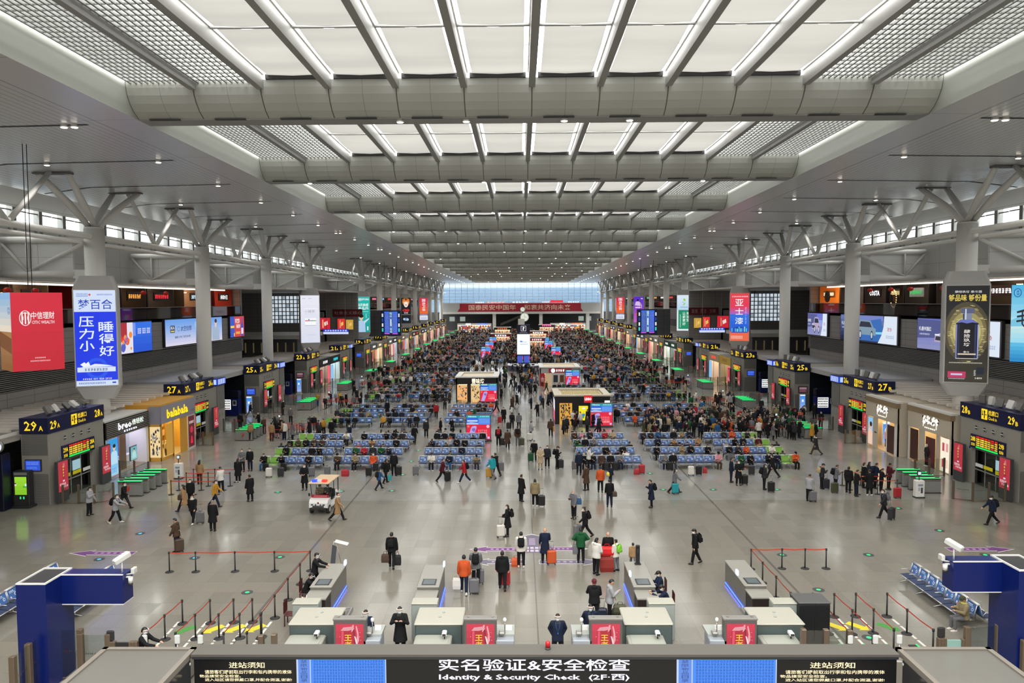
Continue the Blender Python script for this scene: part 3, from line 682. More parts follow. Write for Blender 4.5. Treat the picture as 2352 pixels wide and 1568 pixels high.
def a_mlily(f):
    bands(f, [0x1438e8]); f.rect(0, 1, .775, 1, scr(0xd4e2fb), 1.5); f.text('梦百合', .1, .92, .80, .905, scr(0x1c40c0), 2, .005)
    strokes(f, .06, .34, .93, .97, 2, 10, scr(0x5078c8), 2, 1); strokes(f, .55, .92, .945, .965, 1, 14, scr(0x5078c8), 2, 2); f.disc(.38, .953, .08, scr(0xe05060), 2)
    f.text('压力小', .1, .46, .355, .735, scr(0xeaf4ff), 2, .02, True); f.text('睡得好', .57, .93, .30, .68, scr(0xeaf4ff), 2, .02, True)
    for q in range(20):
        a0, a1 = q * PI / 10, (q + 1) * PI / 10
        P_ = lambda a, r: (.5 + r * math.cos(a) / f.w, .18 + r * 1.05 * math.sin(a) / f.h)
        f.poly([P_(a0, .55), P_(a0, .78), P_(a1, .78), P_(a1, .55)], scr(0x2458f0), 2)
    f.rect(.03, .95, .145, .195, scr(0xdce8fa), 3); strokes(f, .2, .76, .152, .188, 1, 8, scr(0x4468a8), 4, 3)
    f.poly([(.12, .195), (.9, .2), (.8, .212), (.6, .225), (.45, .23), (.35, .215), (.2, .205)], scr(0xe8eefc), 4)
    f.poly([(.1, .225), (.18, .2), (.34, .215), (.3, .255), (.24, .235), (.2, .25)], scr(0xf4f8ff), 5)
    strokes(f, .15, .38, .062, .082, 1, 5, scr(WHT), 2, 4); f.text('400 820 2915', .4, .85, .062, .082, scr(WHT), 2, .02)
    f.rect(0, 1, 0, .055, scr(0xd4e2fb), 1.5); strokes(f, .05, .7, .016, .04, 1, 16, scr(0x3c5cb0), 2, 6); f.rect(.86, .95, .02, .036, scr(0x2c4cb0), 2)
def a_bottle(f):
    bands(f, lerp(0x3a362c, 0x12131a, 10)); 
    for j, c in enumerate((0x4c4633, 0x766c48, 0xa09660, 0xcabd7c)): f.disc(.5, .52, 1.5 - j * .2, scr(c), 2 + j, 24, 2.3 - j * .38)
    r = random.Random(2)
    for j in range(70):
        a = r.uniform(0, 2 * PI); q = r.uniform(1.05, 1.45); u = .5 + q * .86 * math.cos(a) / f.w; v = .5 + q * 1.55 * math.sin(a) / f.h
        if .02 < u < .9 and .2 < v < .82: f.rect(u, u + .07, v, v + .004, scr(0xe0d090), 7)
    f.text('肆拾玖坊 泰斗酒', .2, .82, .925, .95, scr(0xd8d8d8), 8, .02); f.text('够品味 够份量', .06, .94, .84, .91, scr(0xf0d860), 8, .04)
    f.poly([(.24, .25), (.24, .61), (.35, .65), (.64, .65), (.77, .61), (.77, .25), (.74, .235), (.27, .235)], scr(0x10131e), 9)
    f.poly([(.36, .65), (.63, .65), (.74, .615), (.62, .622), (.5, .61), (.38, .622), (.26, .615)], scr(0x6a74c0), 10)
    f.rect(.40, .61, .65, .715, scr(0x8088a0), 9); f.rect(.36, .66, .715, .765, scr(0x585e80), 9); f.rect(.45, .48, .65, .76, scr(0xd0d8e8), 10); f.rect(.40, .43, .65, .71, scr(0x303448), 10)
    f.rect(.245, .275, .25, .6, scr(0x8088c0), 10); f.rect(.30, .33, .25, .6, scr(0x2a3050), 10); f.rect(.68, .72, .25, .6, scr(0x303860), 10); f.rect(.745, .77, .25, .6, scr(0x90a0e0), 10)
    f.text('肆拾玖坊', .43, .58, .37, .55, scr(0xe8e0d8), 11, .04, True); f.text('泰斗', .43, .57, .305, .325, scr(0xe8e0d8), 11, .03); f.rect(.3, .72, .285, .3, scr(0xd8c8b0), 11); f.rect(.25, .76, .243, .25, scr(0xd8d0c0), 11)
    strokes(f, .1, .88, .195, .21, 1, 26, scr(0xd8d8c8), 8, 3); f.rect(.08, .5, .045, .11, scr(0xc03860), 8); f.rect(.15, .42, .072, .09, scr(0xc8c8e8), 9); strokes(f, .1, .48, .03, .042, 1, 12, scr(0xd8d8e8), 9, 4)
    f.rect(.75, .92, .085, .16, scr(0x1c2430), 8); strokes(f, .68, .74, .07, .13, 4, 1, scr(0xc8c8c8), 9, 5); f.text('1499', .72, .88, .035, .055, scr(0xe8e8e0), 9, .02)
def a_white(f):
    bands(f, lerp(0xdfe2f2, 0xececf8, 5)); strokes(f, .1, .26, .925, .945, 1, 3, scr(0x6a60a8), 2, 1); strokes(f, .42, .6, .925, .945, 1, 4, scr(0x9aa0b8), 2, 2)
    strokes(f, .18, .9, .71, .74, 1, 9, scr(0xffffff), 2, 3); f.text('小罐茶', .2, .76, .635, .69, scr(0xa4a4b4), 2, 0); f.rect(.2, .76, .61, .613, scr(0xb8b8c8), 2)
    f.poly([(.23, .37), (.8, .37), (.82, .52), (.22, .52)], scr(0xfdfdfd), 2); f.rect(.23, .81, .455, .475, scr(0xd86080), 3); f.rect(.45, .65, .455, .475, scr(0x60a0c8), 3); f.rect(.66, .8, .455, .475, scr(0x70c080), 3); f.rect(.4, .46, .48, .5, scr(0x503860), 3); f.rect(.23, .8, .362, .372, scr(0xb0b0c0), 3)
    f.rect(.3, .75, .165, .171, scr(0xc0c0d0), 2); f.disc(.33, .5, .05, scr(0xe8c040), 3)
def a_teal(f):
    bands(f, lerp(0x12a39c, 0x17b9ae, 4)); f.text('MEDFON', .06, .92, .895, .955, scr(WHT), 2, .03, keep=False); strokes(f, .08, .4, .875, .885, 1, 10, scr(WHT), 2, 1)
    f.text('新风换感', .1, .9, .72, .81, scr(0xf4fffc), 2, .02); f.text('臻品风', .1, .92, .63, .71, scr(0xf4fffc), 2, .03); f.rect(.1, .88, .575, .585, scr(0xd8f4f0), 2)
    figure(f, .36, .0, .52, .62, 0xaecdec, 0xe8c4a8, 0x181c20); f.poly([(.55, .22), (.92, .36), (.95, .4), (.6, .32)], scr(0xc8e0f4), 6); strokes(f, .66, .8, .4, .52, 4, 1, scr(0x9fe4dc), 2, 5); f.rect(.78, .88, .05, .16, scr(0xd8ecec), 3)
def a_tiger(f):
    bands(f, [BLK]); f.disc(.5, .84, 1.05, scr(0xe08030), 2, 20, 1.1); f.disc(.24, .92, .3, scr(0xc86a28), 2); f.disc(.76, .92, .3, scr(0xc86a28), 2)
    f.disc(.5, .74, .6, scr(0xf2ece4), 3, 16, .8); f.disc(.3, .82, .2, scr(0xf8f0e0), 3); f.disc(.7, .82, .2, scr(0xf8f0e0), 3); f.disc(.3, .82, .1, scr(0x282018), 4); f.disc(.7, .82, .1, scr(0x282018), 4); f.disc(.5, .72, .2, scr(0xc07060), 4)
    f.rect(.44, .56, .9, .98, scr(0x201410), 4); f.rect(.3, .7, .94, .955, scr(0x201410), 4)
    f.text('CBD', .12, .88, .46, .56, hexm(0xd82028, .3, 1.1), 2, .05); f.text('家居', .3, .7, .38, .44, scr(0xd8d8d8), 2, .02); f.rect(.06, .94, .335, .345, scr(0xb8b8b8), 2)
    f.disc(.5, .16, .8, scr(0x6a88b8), 2, 14, .42); f.disc(.3, .17, .3, scr(0xc8d4e8), 3); f.disc(.65, .15, .35, scr(0xb0c4dc), 3)
def a_red(f):
    bands(f, lerp(0xf06a28, 0xd42a48, 6), 0, 1, .25, 1); f.text('国浪卫浴', .3, .72, .4, .97, scr(WHT), 2, .03, True); bands(f, [0xdfe4f0], 0, 1, 0, .2); f.rect(0, 1, .2, .27, scr(0x3a3c8a), 2); strokes(f, .15, .85, .04, .12, 1, 4, scr(0x7890c0), 2, 3); strokes(f, .05, .95, .21, .255, 1, 8, scr(WHT), 3, 4)
def a_rainbow(f):
    bands(f, lerp(0xe86a50, 0xf0504a, 3), 0, 1, 0, .2); bands(f, lerp(0x1f5cd8, 0x2f6fe0, 5), 0, 1, .2, .56); bands(f, lerp(0xb060c8, 0xe04470, 4), 0, 1, .56, .7); bands(f, lerp(0xe83a58, 0xe8404c, 3), 0, 1, .7, 1)
    strokes(f, .1, .94, .915, .945, 1, 10, scr(WHT), 2, 1)
    for c, b in (('亚', .735), ('士', .55), ('漆', .35)): f.text(c, .27, .7, b, b + .14, scr(WHT), 2, .035)
    f.text('成品小锁漆', .78, .87, .35, .72, scr(0xa8c8ff), 2, 0, True)
    f.disc(.5, .2, 1.25, scr(0x2048a8), 2, 20, .75); r = random.Random(4)
    for j in range(9): f.rect(.08 + j * .095, .14 + j * .095, .19, .25 + r.uniform(0, .06), scr(r.choice([0x50c0e0, 0x3a78e8, 0x80e0d0, 0x2a58c8])), 3)
    f.rect(0, 1, .0, .17, scr(0xee6a48), 4); strokes(f, .06, .68, .04, .11, 3, 14, scr(0xf8e0d8), 5, 3)
def a_green(f):
    bands(f, lerp(0xbcdcf0, 0xdceaf8, 5), 0, 1, .58, 1); bands(f, [0x15906a], .1, 1, .05, .57); bands(f, [0xe8f2f6], 0, .1, 0, .58); f.rect(0, 1, 0, .045, scr(0xeaf4f8))
    f.poly([(.42, .7), (.56, .74), (.6, .79), (.5, .77)], scr(0x8cc820), 2); f.poly([(.44, .86), (.6, .82), (.62, .87), (.5, .92)], scr(0x9ad030), 2); f.disc(.44, .80, .12, scr(0x7ab8d8), 2); f.rect(.25, .8, .655, .668, scr(0x5a8ac0), 2)
    f.text('兔宝宝', .68, .92, .25, .53, scr(0xf0fff8), 2, .02, True); f.text('让家更好', .4, .62, .14, .53, scr(0xf0fff8), 2, .02, True); strokes(f, .2, .3, .09, .46, 10, 1, scr(0xd0f0e0), 2, 3)
def a_purple(f):
    bands(f, lerp(0xc860c8, 0x5a28d0, 8)); f.disc(.4, .86, .3, scr(0x14101c), 3); f.poly([(.1, .66), (.85, .62), (.7, .76), (.45, .82), (.2, .8)], scr(0xd8c0e8), 2); f.rect(.15, .8, .555, .6, scr(0xf0d8f0), 2)
    f.disc(.48, .3, .6, scr(0xe08890), 2, 12, .7); f.rect(.4, .7, .2, .34, scr(0x90a8d8), 3); f.poly([(.15, .3), (.35, .42), (.3, .26)], scr(0xf06060), 3); f.rect(.7, .9, .9, .94, scr(0xd8d0f0), 2)
for sx, k, lab, d in [(-1, 0, 'tall blue mattress advert box round the nearest left column', a_mlily), (-1, 3, 'white tea advert box round the third left column after the blue one', a_white),
                      (-1, 5, 'teal advert box with a person in a white coat round a left column', a_teal), (-1, 8, 'black advert box with a tiger face round a far left column', a_tiger),
                      (-1, 10, 'small red and orange advert box round the farthest wrapped left column', a_red), (1, 0, 'tall black advert box with a liquor bottle round the nearest right column', a_bottle),
                      (1, 3, 'red, blue and orange paint advert box round an right column', a_rainbow), (1, 5, 'pale blue and green advert box round an right column', a_green),
                      (1, 8, 'purple advert box round a far right column', a_purple), (1, 10, 'orange-red advert box round the farthest wrapped right column', a_red)]:
    advert_pillar(sx, 57 + P * k, lab, d)
# ================================================================ hanging lightboxes near the camera
def hanging(sx, label, draw, draw2, c, w, z0, z1, yaw):
    t = thing('hanging_lightbox', label, 'lightbox', (c[0], c[1], 0), yaw, None)
    mb = MB(); h = w / 2; pts = [(-h, 0), (h, 0), (0, w * .86)] if sx == 0 else [(-h, 0), (h, 0), (h, w), (-h, w)]
    mb.box(-h, h, .02, w, z0, z1, mat('lightbox_shell', (.5, .5, .5), .5)); mb.build('shell', t)
    mb = MB(); f = cface(mb, -h, h, 0.012, z0, z1); draw(f); mb.build('front_panel', t)
    mb = MB()
    f = Face(mb, (-h - .008, w, z0), (0, -w, 0), (0, 0, z1 - z0)) if sx < 0 else Face(mb, (h + .008, 0, z0), (0, w, 0), (0, 0, z1 - z0)); draw2(f); mb.build('side_panel', t)
    mb = MB(); zt = ZC(c[1]) - .2
    for x in (-.1, .1): mb.tube([(x, w / 2, z1), (x, w / 2, zt)], .022, M_dark, 6)
    mb.build('hanger_cable', t)
def h_red(f):
    bands(f, lerp(0xc81c30, 0xd6203a, 4)); f.disc(.265, .675, .30, scr(0xf4e8e8), 2, 24, .44); f.disc(.265, .675, .26, scr(0xc81c30), 3, 24, .40)
    for q in (-.06, 0, .06): f.rect(.265 + q - .014, .265 + q + .014, .60, .75, scr(0xf4e8e8), 4)
    f.rect(.19, .34, .735, .745, scr(0xf4e8e8), 4); f.poly([(.19, .675), (.23, .70), (.23, .65)], scr(0xf4e8e8), 4); f.poly([(.34, .675), (.30, .70), (.30, .65)], scr(0xf4e8e8), 4)
    f.text('中信理财', .38, .83, .66, .755, scr(0xf8ecec), 2, .015); f.text('CITIC WEALTH', .385, .825, .60, .64, scr(0xf8ecec), 2, .01)
    strokes(f, .42, .63, .155, .175, 1, 8, scr(0xf0d8d8), 2, 1); strokes(f, .33, .72, .115, .135, 1, 16, scr(0xf0d8d8), 2, 2)
def h_sand(f):
    bands(f, lerp(0x8a5c30, 0xa87c50, 5), 0, 1, 0, .5); bands(f, lerp(0xe8dcc8, 0x90b8e0, 6), 0, 1, .5, 1); f.poly([(0, .3), (1, .22), (1, .42), (0, .5)], scr(0x7a4c28), 2); strokes(f, .75, .98, .72, .82, 2, 3, scr(0x4a68a8), 2, 1)
def h_blue(f):
    bands(f, lerp(0x1a88c8, 0x58bce8, 5), 0, 1, 0, .25); bands(f, lerp(0x9cdcf0, 0xc8e8e8, 4), 0, 1, .25, .5); bands(f, lerp(0xa8e0f0, 0x48b4e4, 6), 0, 1, .5, 1)
    f.poly([(0, .54), (.35, .66), (.7, .58), (1, .62), (1, .48), (0, .46)], scr(0x78c4e0), 2)
    f.disc(.11, .9, .2, scr(0x1c60a8), 2, 20, .26); f.disc(.11, .9, .15, scr(0x60c0e8), 3, 20, .21); strokes(f, .08, .16, .865, .935, 2, 1, scr(0x1c60a8), 4, 1); f.text('一口喝三香', .28, .72, .875, .925, scr(0x28609c), 2, 0)
    f.text('毛铺', .10, .62, .45, .70, scr(0x14182c), 3, .03); f.poly([(.40, .2), (.46, .2), (.455, .27), (.43, .31), (.405, .27)], scr(0x28508c), 3); strokes(f, .36, .62, .14, .16, 1, 6, scr(0x5898b8), 3, 4)
hanging(-1, 'red bank advert lightbox hanging on a cable before the left shops', h_red, h_sand, (-28.5, 42.45), 2.6, 9.1, 13.6, math.radians(47))
hanging(1, 'blue liquor advert lightbox hanging before the right shops', h_blue, h_sand, (28.9, 42.45), 2.75, 9.3, 13.75, math.radians(-47))
# ================================================================ train departure displays
def board(f):
    bands(f, [0x0c1436]); 
    for a0, a1 in ((.16, .44), (.60, .88)):
        f.rect(a0, a1, .1, .97, scr(0x1c3ccc), 1)
        for j in range(14):
            f.rect(a0 + .01, a1 - .01, .12 + j * .056, .13 + j * .056, scr(0x5f8cf0), 2); strokes(f, a0 + .02, a1 - .02, .135 + j * .056, .165 + j * .056, 1, 9, scr(0x9cc0ff), 2, j)
        f.rect(a0, a1, .05, .1, scr(0xc85ad8), 2); f.rect(a0, a1, .9, .97, scr(0x3c74e8), 2)
    f.rect(.45, .59, .1, .96, scr(0xa8d4f4), 1); f.rect(.47, .57, .3, .75, scr(0x3e68c0), 2); f.rect(.49, .55, .38, .66, scr(0xe4f0fc), 3)
    for a in (.02, .92):
        for j in range(4): f.rect(a, a + .08, .15 + j * .2, .29 + j * .2, scr((0x48d8d0, 0xe8f0f0, 0x2050a0, 0xd0dce8)[j]), 2)
for sx in (-1, 1):
    c = W(897 if sx < 0 else 1487, 735, 160); t = thing('departure_display', 'large blue departure display hung before the %s columns' % ('left' if sx < 0 else 'right'), 'display', (c.x, 160, 0), sx * math.radians(18))
    mb = MB(); mb.box(-2.3, 2.3, .02, .5, 5.5, 11.0, M_dark); mb.build('housing', t)
    mb = MB(); f = cface(mb, -2.2, 2.2, 0.0, 5.6, 10.9); board(f); mb.build('screen', t)
    mb = MB(); x0, x1 = (-5.6, -2.35) if sx < 0 else (2.35, 5.6); M_cl = mat('dark_cladding', 0); mb.box(x0, x1, .1, 1.2, 5.3, 11.0, M_cl)
    for q in range(1, 4): mb.box(x0, x1, .08, .1, 5.3 + 1.4 * q, 5.34 + 1.4 * q, M_dark)
    mb.box((x0 + x1) / 2 - .03, (x0 + x1) / 2 + .03, .08, .1, 5.3, 11, M_dark); mb.build('side_cladding', t)
    mb = MB()
    for x in (-1.5, 1.5): mb.tube([(x, .3, 11), (x, .3, ZC(160) - .2)], .05, M_rib, 6)
    mb.build('hanger_rod', t)
    # slogan banner, lit gift adverts and blue direction sign of the cross hall
    X = lambda a: sx * a
    t = thing('slogan_banner', 'dark red slogan banner on the %s cross hall wall' % ('left' if sx < 0 else 'right'), 'banner', (X(36), 149.8, 9.9)); mb = MB()
    f = cface(mb, -2.6, 3.4, 0, 0, 1.5); f.rect(0, 1, 0, 1, hexm(0x6e1c22, .6), 0); mb.box(-2.6, 3.4, .01, .1, 0, 1.5, hexm(0x6e1c22, .6))
    if sx < 0: f.text('社会主义核心', .05, .98, .3, .75, hexm(0xc0a0a0, .6), 2, .01)
    else:
        for q in range(3): f.text(('富强', '民主', '文明')[q], .1 + q * .3, .3 + q * .3, .25, .8, hexm(0xc0a0a0, .6), 2, 0)
    mb.build('banner_cloth', t)
    for q, (xa, h0, c_, lb) in enumerate(((40.3, 2.4, 0xd02838, 'red'), (36.9, 2.2, 0xd83a38, 'orange-red'), (35.2, 2.0, 0xc8a040, 'gold'))):
        t = thing('gift_advert', '%s lit advert panel on the %s cross hall wall' % (lb, 'left' if sx < 0 else 'right'), 'advert panel', (X(xa), 149.75, 7.3), 0, 'lit adverts in the cross hall')
        mb = MB(); w_ = 2.3 if q == 0 else 1.5; f = cface(mb, -w_ / 2, w_ / 2, -.01, 0, h0); bands(f, [c_]); f.poly([(.5, .3), (.8, .45), (.75, .75), (.45, .6)], scr(0xf4d8d0 if q == 0 else 0xe8c860), 2); f.poly([(.3, .15), (.42, .15), (.4, .85), (.3, .85)], scr(0xf0a880), 2); mb.build('lit_face', t)
        mb = MB(); mb.box(-w_ / 2 - .05, w_ / 2 + .05, 0, .15, -.05, h0 + .05, M_dark); mb.build('housing', t)
    t = thing('direction_sign', 'blue and white lit direction sign over the %s cross hall' % ('left' if sx < 0 else 'right'), 'sign', (X(35.6), 140, 6.8)); mb = MB()
    mb.box(-2.4, 2.4, 0, .2, 0, .95, M_dark); mb.build('housing', t); mb = MB(); f = cface(mb, -2.4, 2.4, -.005, 0, .95); bands(f, [0xd0dcf8], b1=.45); bands(f, [0x1c34c0], b0=.45); strokes(f, .05, .95, .55, .9, 1, 9, scr(WHT), 2, 2); mb.build('lit_face', t)
    mb = MB(); mb.tube([(-1.8, .1, .9), (-1.8, .1, 7.9)], .04, M_rib, 6); mb.tube([(1.8, .1, .9), (1.8, .1, 7.9)], .04, M_rib, 6); mb.build('hanger_rod', t)
# ================================================================ far end
mb = MB()
mb.box(-34, 34, 312, 313, 7.4, 8.3, M_ltrim); mb.box(-34, 34, 312, 312.3, 8.3, 12.0, mat('end_parapet', (.5, .5, .5), .5)); struct('wall_end_parapet', mb)
mb = MB(); mb.box(-34, 34, 313, 331, 8.0, 8.3, M_floor2); struct('floor_end', mb)
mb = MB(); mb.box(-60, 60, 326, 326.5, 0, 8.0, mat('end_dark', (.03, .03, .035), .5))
f = cface(mb, -33, 33, 325.9, 0, 8)
for a, b in ((.02, .3), (.09, .34), (.88, .92), (.93, .97)): f.rect(a, a + .035, .5, .75, hexm(0xc8d8cc, .5, .5), 1)
struct('wall_end', mb)
for x in (-34, -11.5, 8.2, 28): 
    mb = MB(); mb.box(x - .7, x + .7, 313, 314.4, 0, 7.6, M_white); struct('column_end', mb)
mb = MB(); M_mull = mat('end_mullion', (.28, .34, .40), .5)
x = -40.
while x <= 40: mb.box(x - .07, x + .07, YE, YE + .2, 8.3, ZC(YE) - .1, M_mull); x += 2.65
z = 9.4
while z < ZC(YE): mb.box(-41, 41, YE, YE + .15, z - .05, z + .05, M_mull); z += 1.35
struct('trim_endwindow', mb)
mb = MB(); mb.quad([(-41, YE + .1, 8.3), (41, YE + .1, 8.3), (41, YE + .1, ZC(YE)), (-41, YE + .1, ZC(YE))], CLEAR); tag(mb.build('window_end'), None, None, None, 'structure')
mb = MB(); mb.quad([(-60, 356, 0), (60, 356, 0), (60, 356, 19), (-60, 356, 19)], mat('opposite_facade', (.10, .155, .235), .4)); struct('wall_opposite_building', mb)
t = thing('red_banner', 'long red banner with gold-white characters across the far end parapet', 'banner', (0, 311.9, 8.4)); mb = MB()
f = cface(mb, -27, 26, 0, 0, 3.4); f.poly([(0, 0), (1, 0), (.975, .5), (.97, 1), (.03, 1), (.02, .45)], hexm(0xa0182e, .6), 0); mb.box(-26, 25, .01, .08, 0, 3.4, hexm(0xa0182e, .6))
mb.build('banner_cloth', t); mb = MB(); f = cface(mb, -27, 26, -.03, 0, 3.4)
f.text('国泰民安中国年', .09, .465, .18, .84, hexm(0xe8c8b0, .5), 2, .015); f.text('和衷共济向未来', .53, .90, .18, .84, hexm(0xe8c8b0, .5), 2, .015); mb.build('character_lettering', t)
r = random.Random(12)
for j, (x0, x1, col, lb) in enumerate(((-20, -16, 0xe8f0ff, 'white'), (-15, -7, 0xffa060, 'red-lantern'), (-4, 3, 0xf0f4ff, 'pale'), (9, 12, 0xffe0d0, 'cream'), (12.5, 18, 0xff2040, 'red-lit'), (20, 25, 0xe0f0ff, 'glass-fronted'))):
    t = thing('end_shop', '%s shop on the upper floor above the red banner' % lb, 'shop', ((x0 + x1) / 2, 320, 8.3), 0, 'shops above the red banner'); w_ = (x1 - x0) / 2
    mb = MB(); mb.box(-w_, w_, -.02, 3, 0, 3.6, hexm(0x6a5a50 if j != 1 else 0x5a2018, .6)); mb.build('kiosk_body', t)
    mb = MB(); f = cface(mb, -w_, w_, -.02, 3.2 if j != 4 else 3.8, 4.5 if j != 4 else 4.8); bands(f, [col]) if j in (4,) else strokes(f, 0, 1, .1, .9, 1, 5, hexm(col, .3, 1.4), 1, j); f2 = cface(mb, -w_ + .3, w_ - .3, -.02, .6, 3.1); strokes(f2, 0, 1, 0, 1, 3, 7, hexm(0xfff0d8, .3, 1.1), 1, j + 9); mb.build('lit_front', t)
t = thing('escalator', 'escalator climbing behind the clock tower under the far banner', 'escalator', (-1.5, 320, 0)); mb = MB()
mb.prism([(-7.5, 2.2), (4.5, 7.2), (4.5, 8.2), (-7.5, 3.2)], 1.8, mat('escalator_side', S(120, 110, 105), .4), (0, 0, 0), (1, 0, 0), (0, 0, 1)); mb.build('truss', t)
mb = MB(); mb.tube([(-7.5, -.1, 4.0), (4.5, -.1, 9.0)], .08, M_dark, 6); mb.build('handrail', t)
def endbooth(x0, x1, lb, c1, c2):
    t = thing('end_store', lb, 'shop', ((x0 + x1) / 2, 305, 0)); w_ = (x1 - x0) / 2
    mb = MB(); mb.box(-w_, w_, 0, 5, 3.0, 3.5, M_ltrim); mb.box(-w_, w_, 4.6, 5, 0, 3, hexm(0x5a4a40, .6)); mb.box(-w_, -w_ + .2, 0, 5, 0, 3, M_ltrim); mb.box(w_ - .2, w_, 0, 5, 0, 3, M_ltrim); mb.build('frame', t)
    mb = MB(); mb.box(-w_ + .3, w_ - .3, .3, 4.5, 2.9, 2.97, hexm(0xfff0e0, .5, 3)); mb.build('ceiling_light', t)
    rr = random.Random(int(x0)); mb = MB(); f = cface(mb, -w_, w_, 4.55, 0, 2.9)
    for i in range(26):
        for j in range(4): f.rect(i / 26, (i + .8) / 26, j / 4, (j + .75) / 4, hexm(rr.choice([0xf8f0e0, 0xd84030, 0xf0c060, 0xe8e8e8, 0x803020, 0x5080c0]), .5), 1)
    mb.build('shelves', t)
    mb = MB(); f = cface(mb, -w_, w_, -.03, 2.9, 4.1); strokes(f, .25, .4, .1, .8, 1, 4, hexm(c1, .3, 1.6), 1, 1); strokes(f, .6, .9, .1, .8, 1, 5, hexm(c2, .3, 1.6), 1, 2); mb.build('sign', t)
endbooth(-26.5, -12.5, 'bright store under the far end with white and blue signs', 0xffffff, 0x4080ff)
endbooth(12, 26.5, 'bright store under the far end with orange signs', 0xfff0e0, 0xff7020)
# ================================================================ ticket gates along both sides
XF = 31.0
NAVY = mat('sign_navy', S(14, 20, 66), .35); YEL = hexm(0xffd820, .4, 1.05)
M_gw = mat('gate_stone', S(150, 146, 138), .35); M_gw2 = mat('gate_louvre', S(112, 110, 106), .5); M_steel = mat('brushed_steel', (.42, .40, .37), .3, .8)
M_bronze = mat('bronze_post', S(120, 104, 88), .35, .5); M_pane = glassm('rail_glass', (.86, .90, .88), .10, .04); M_tint = glassm('door_glass', (.30, .34, .33), .12, .05)
GREEN = hexm(0x18e070, .3, 1.5); M_rubber = mat('black_rubber', (.02, .02, .02), .6); M_char = mat('charcoal_metal', (.055, .057, .06), .45)
ordw = lambda k: ORD[k]
def gy(k): return 46.8 + P * k
def gate(sx, k):
    y0 = gy(k); y1 = y0 + 6.3; n = 29 - 2 * k; L_ = 'A' if sx < 0 else 'B'; side = 'left' if sx < 0 else 'right'
    nm = '%d%s' % (n, L_)
    t = thing('ticket_gate', 'gate block %s with navy sign and doors on the %s side' % (nm, side), 'ticket gate', (sx * XF, y0, 0), 0, 'ticket gate blocks')
    T_ = Matrix.Translation((-sx * XF, -y0, 0))
    def put(mb, nme, par=t): return mb.xf(T_).build(nme, par)
    x = lambda a: sx * (XF + a)
    # wall block with door opening
    mb = MB()
    for a, b, z0, z1 in ((y0, y0 + 1.35, 0, 4.6), (y0 + 4.95, y1, 0, 4.6), (y0 + 1.35, y0 + 4.95, 2.55, 4.6)): mb.box(x(0), x(1.75), a, b, z0, z1, M_gw)
    mb.box(x(0.05), x(1.7), y0 - .01, y0, 0, 2.0, M_gw2); mb.box(x(.05), x(1.7), y0 - .01, y0, 3.2, 4.6, M_gw2)
    z = .1
    if k < 5:
        while z < 4.55:
            if not 2.0 < z < 3.2: mb.box(x(.05), x(1.7), y0 - .03, y0 - .01, z, z + .05, M_gw2)
            z += .16
    for j in range(5): mb.box(x(-.012), x(0), y0 + 1.25 + j * .92, y0 + 1.27 + j * .92, 3.55, 4.6, M_rib)
    put(mb, 'wall_block')
    mb = MB(); mb.box(x(-.06), x(1.8), y0 - .06, y1 + .05, 4.6, 5.62, NAVY)
    f = cface(mb, min(x(-.06), x(1.8)), max(x(-.06), x(1.8)), y0 - .065, 4.6, 5.62); g = wface(mb, sx, XF - .065, y0 - .06, y1 + .05, 4.6, 5.62)
    d = str(n); f.text(d, .18 if n > 9 else .38, .62, .2, .82, YEL, 1, .015); f.text(L_, .68, .83, .2, .52, YEL, 1, .015)
    a, b = (n, n - 1) if sx < 0 else (n - 1, n)
    for q, u in ((a, .035), (b, .815)):
        g.text(str(q), u + (.03 if q < 10 else 0), u + .105, .24, .78, YEL, 1, .02); g.text(L_, u + .115, u + .155, .24, .52, YEL, 1, .02)
    g.rect(.385, .485, .16, .86, YEL, 1)
    g.text('检票口', .5, .66, .5, .84, YEL, 1, .015); g.text('Check in', .5, .64, .2, .42, YEL, 1, .01)
    dk = hexm(0x201800, .6); g.rect(.43, .447, .22, .62, dk, 2); g.disc(.438, .68, .09, dk, 2, 10); g.rect(.395, .42, .42, .5, dk, 2); g.rect(.40, .41, .5, .74, dk, 2); g.rect(.45, .475, .46, .52, dk, 2)
    put(mb, 'gate_sign')
    mb = MB(); b_ = wface(mb, sx, XF - .1, y0 + 1.3, y0 + 5.0, 2.62, 3.55); mb.box(x(-.09), x(0), y0 + 1.3, y0 + 5.0, 2.62, 3.55, NAVY)
    r = random.Random(k * 3 + sx); o1, o2 = (str(a) + L_, str(b) + L_)
    b_.text(o1, .02, .16, .5, .85, YEL, 1, .02); b_.text(o2, .84, .98, .5, .85, YEL, 1, .02); strokes(b_, .03, .15, .12, .4, 1, 3, YEL, 1, 1); strokes(b_, .85, .97, .12, .4, 1, 3, YEL, 1, 2)
    b_.rect(.18, .82, .04, .96, hexm(0x140c08, .5), 1)
    am, rd = hexm(0xffd23c, .3, 1.3), hexm(0xff2420, .3, 1.3); widths = ((.19, .28), (.30, .42), (.44, .52), (.54, .6), (.62, .70), (.73, .8))
    for i in range(5):
        for u0, u1 in widths:
            c_ = rd if (i == 0 or (u0 == .62 and r.random() < .3)) else am; z0 = .83 - i * .15
            b_.rect(u0, u1, z0, z0 + .095, c_, 2)
            if k < 2: b_.rect(u0 + .02, u0 + .03, z0, z0 + .095, hexm(0x140c08, .5), 3); b_.rect(u0 + .05, u0 + .06, z0 + .02, z0 + .1, hexm(0x140c08, .5), 3)
    b_.rect(.18, .82, .06, .18, hexm(0x10d850, .3, 1.2), 3); put(mb, 'schedule_board')
    # doors
    mb = MB(); 
    for j in range(4): mb.box(x(.2), x(.27), y0 + 1.38 + j * 1.17, y0 + 1.45 + j * 1.17, 0, 2.55, M_rib)
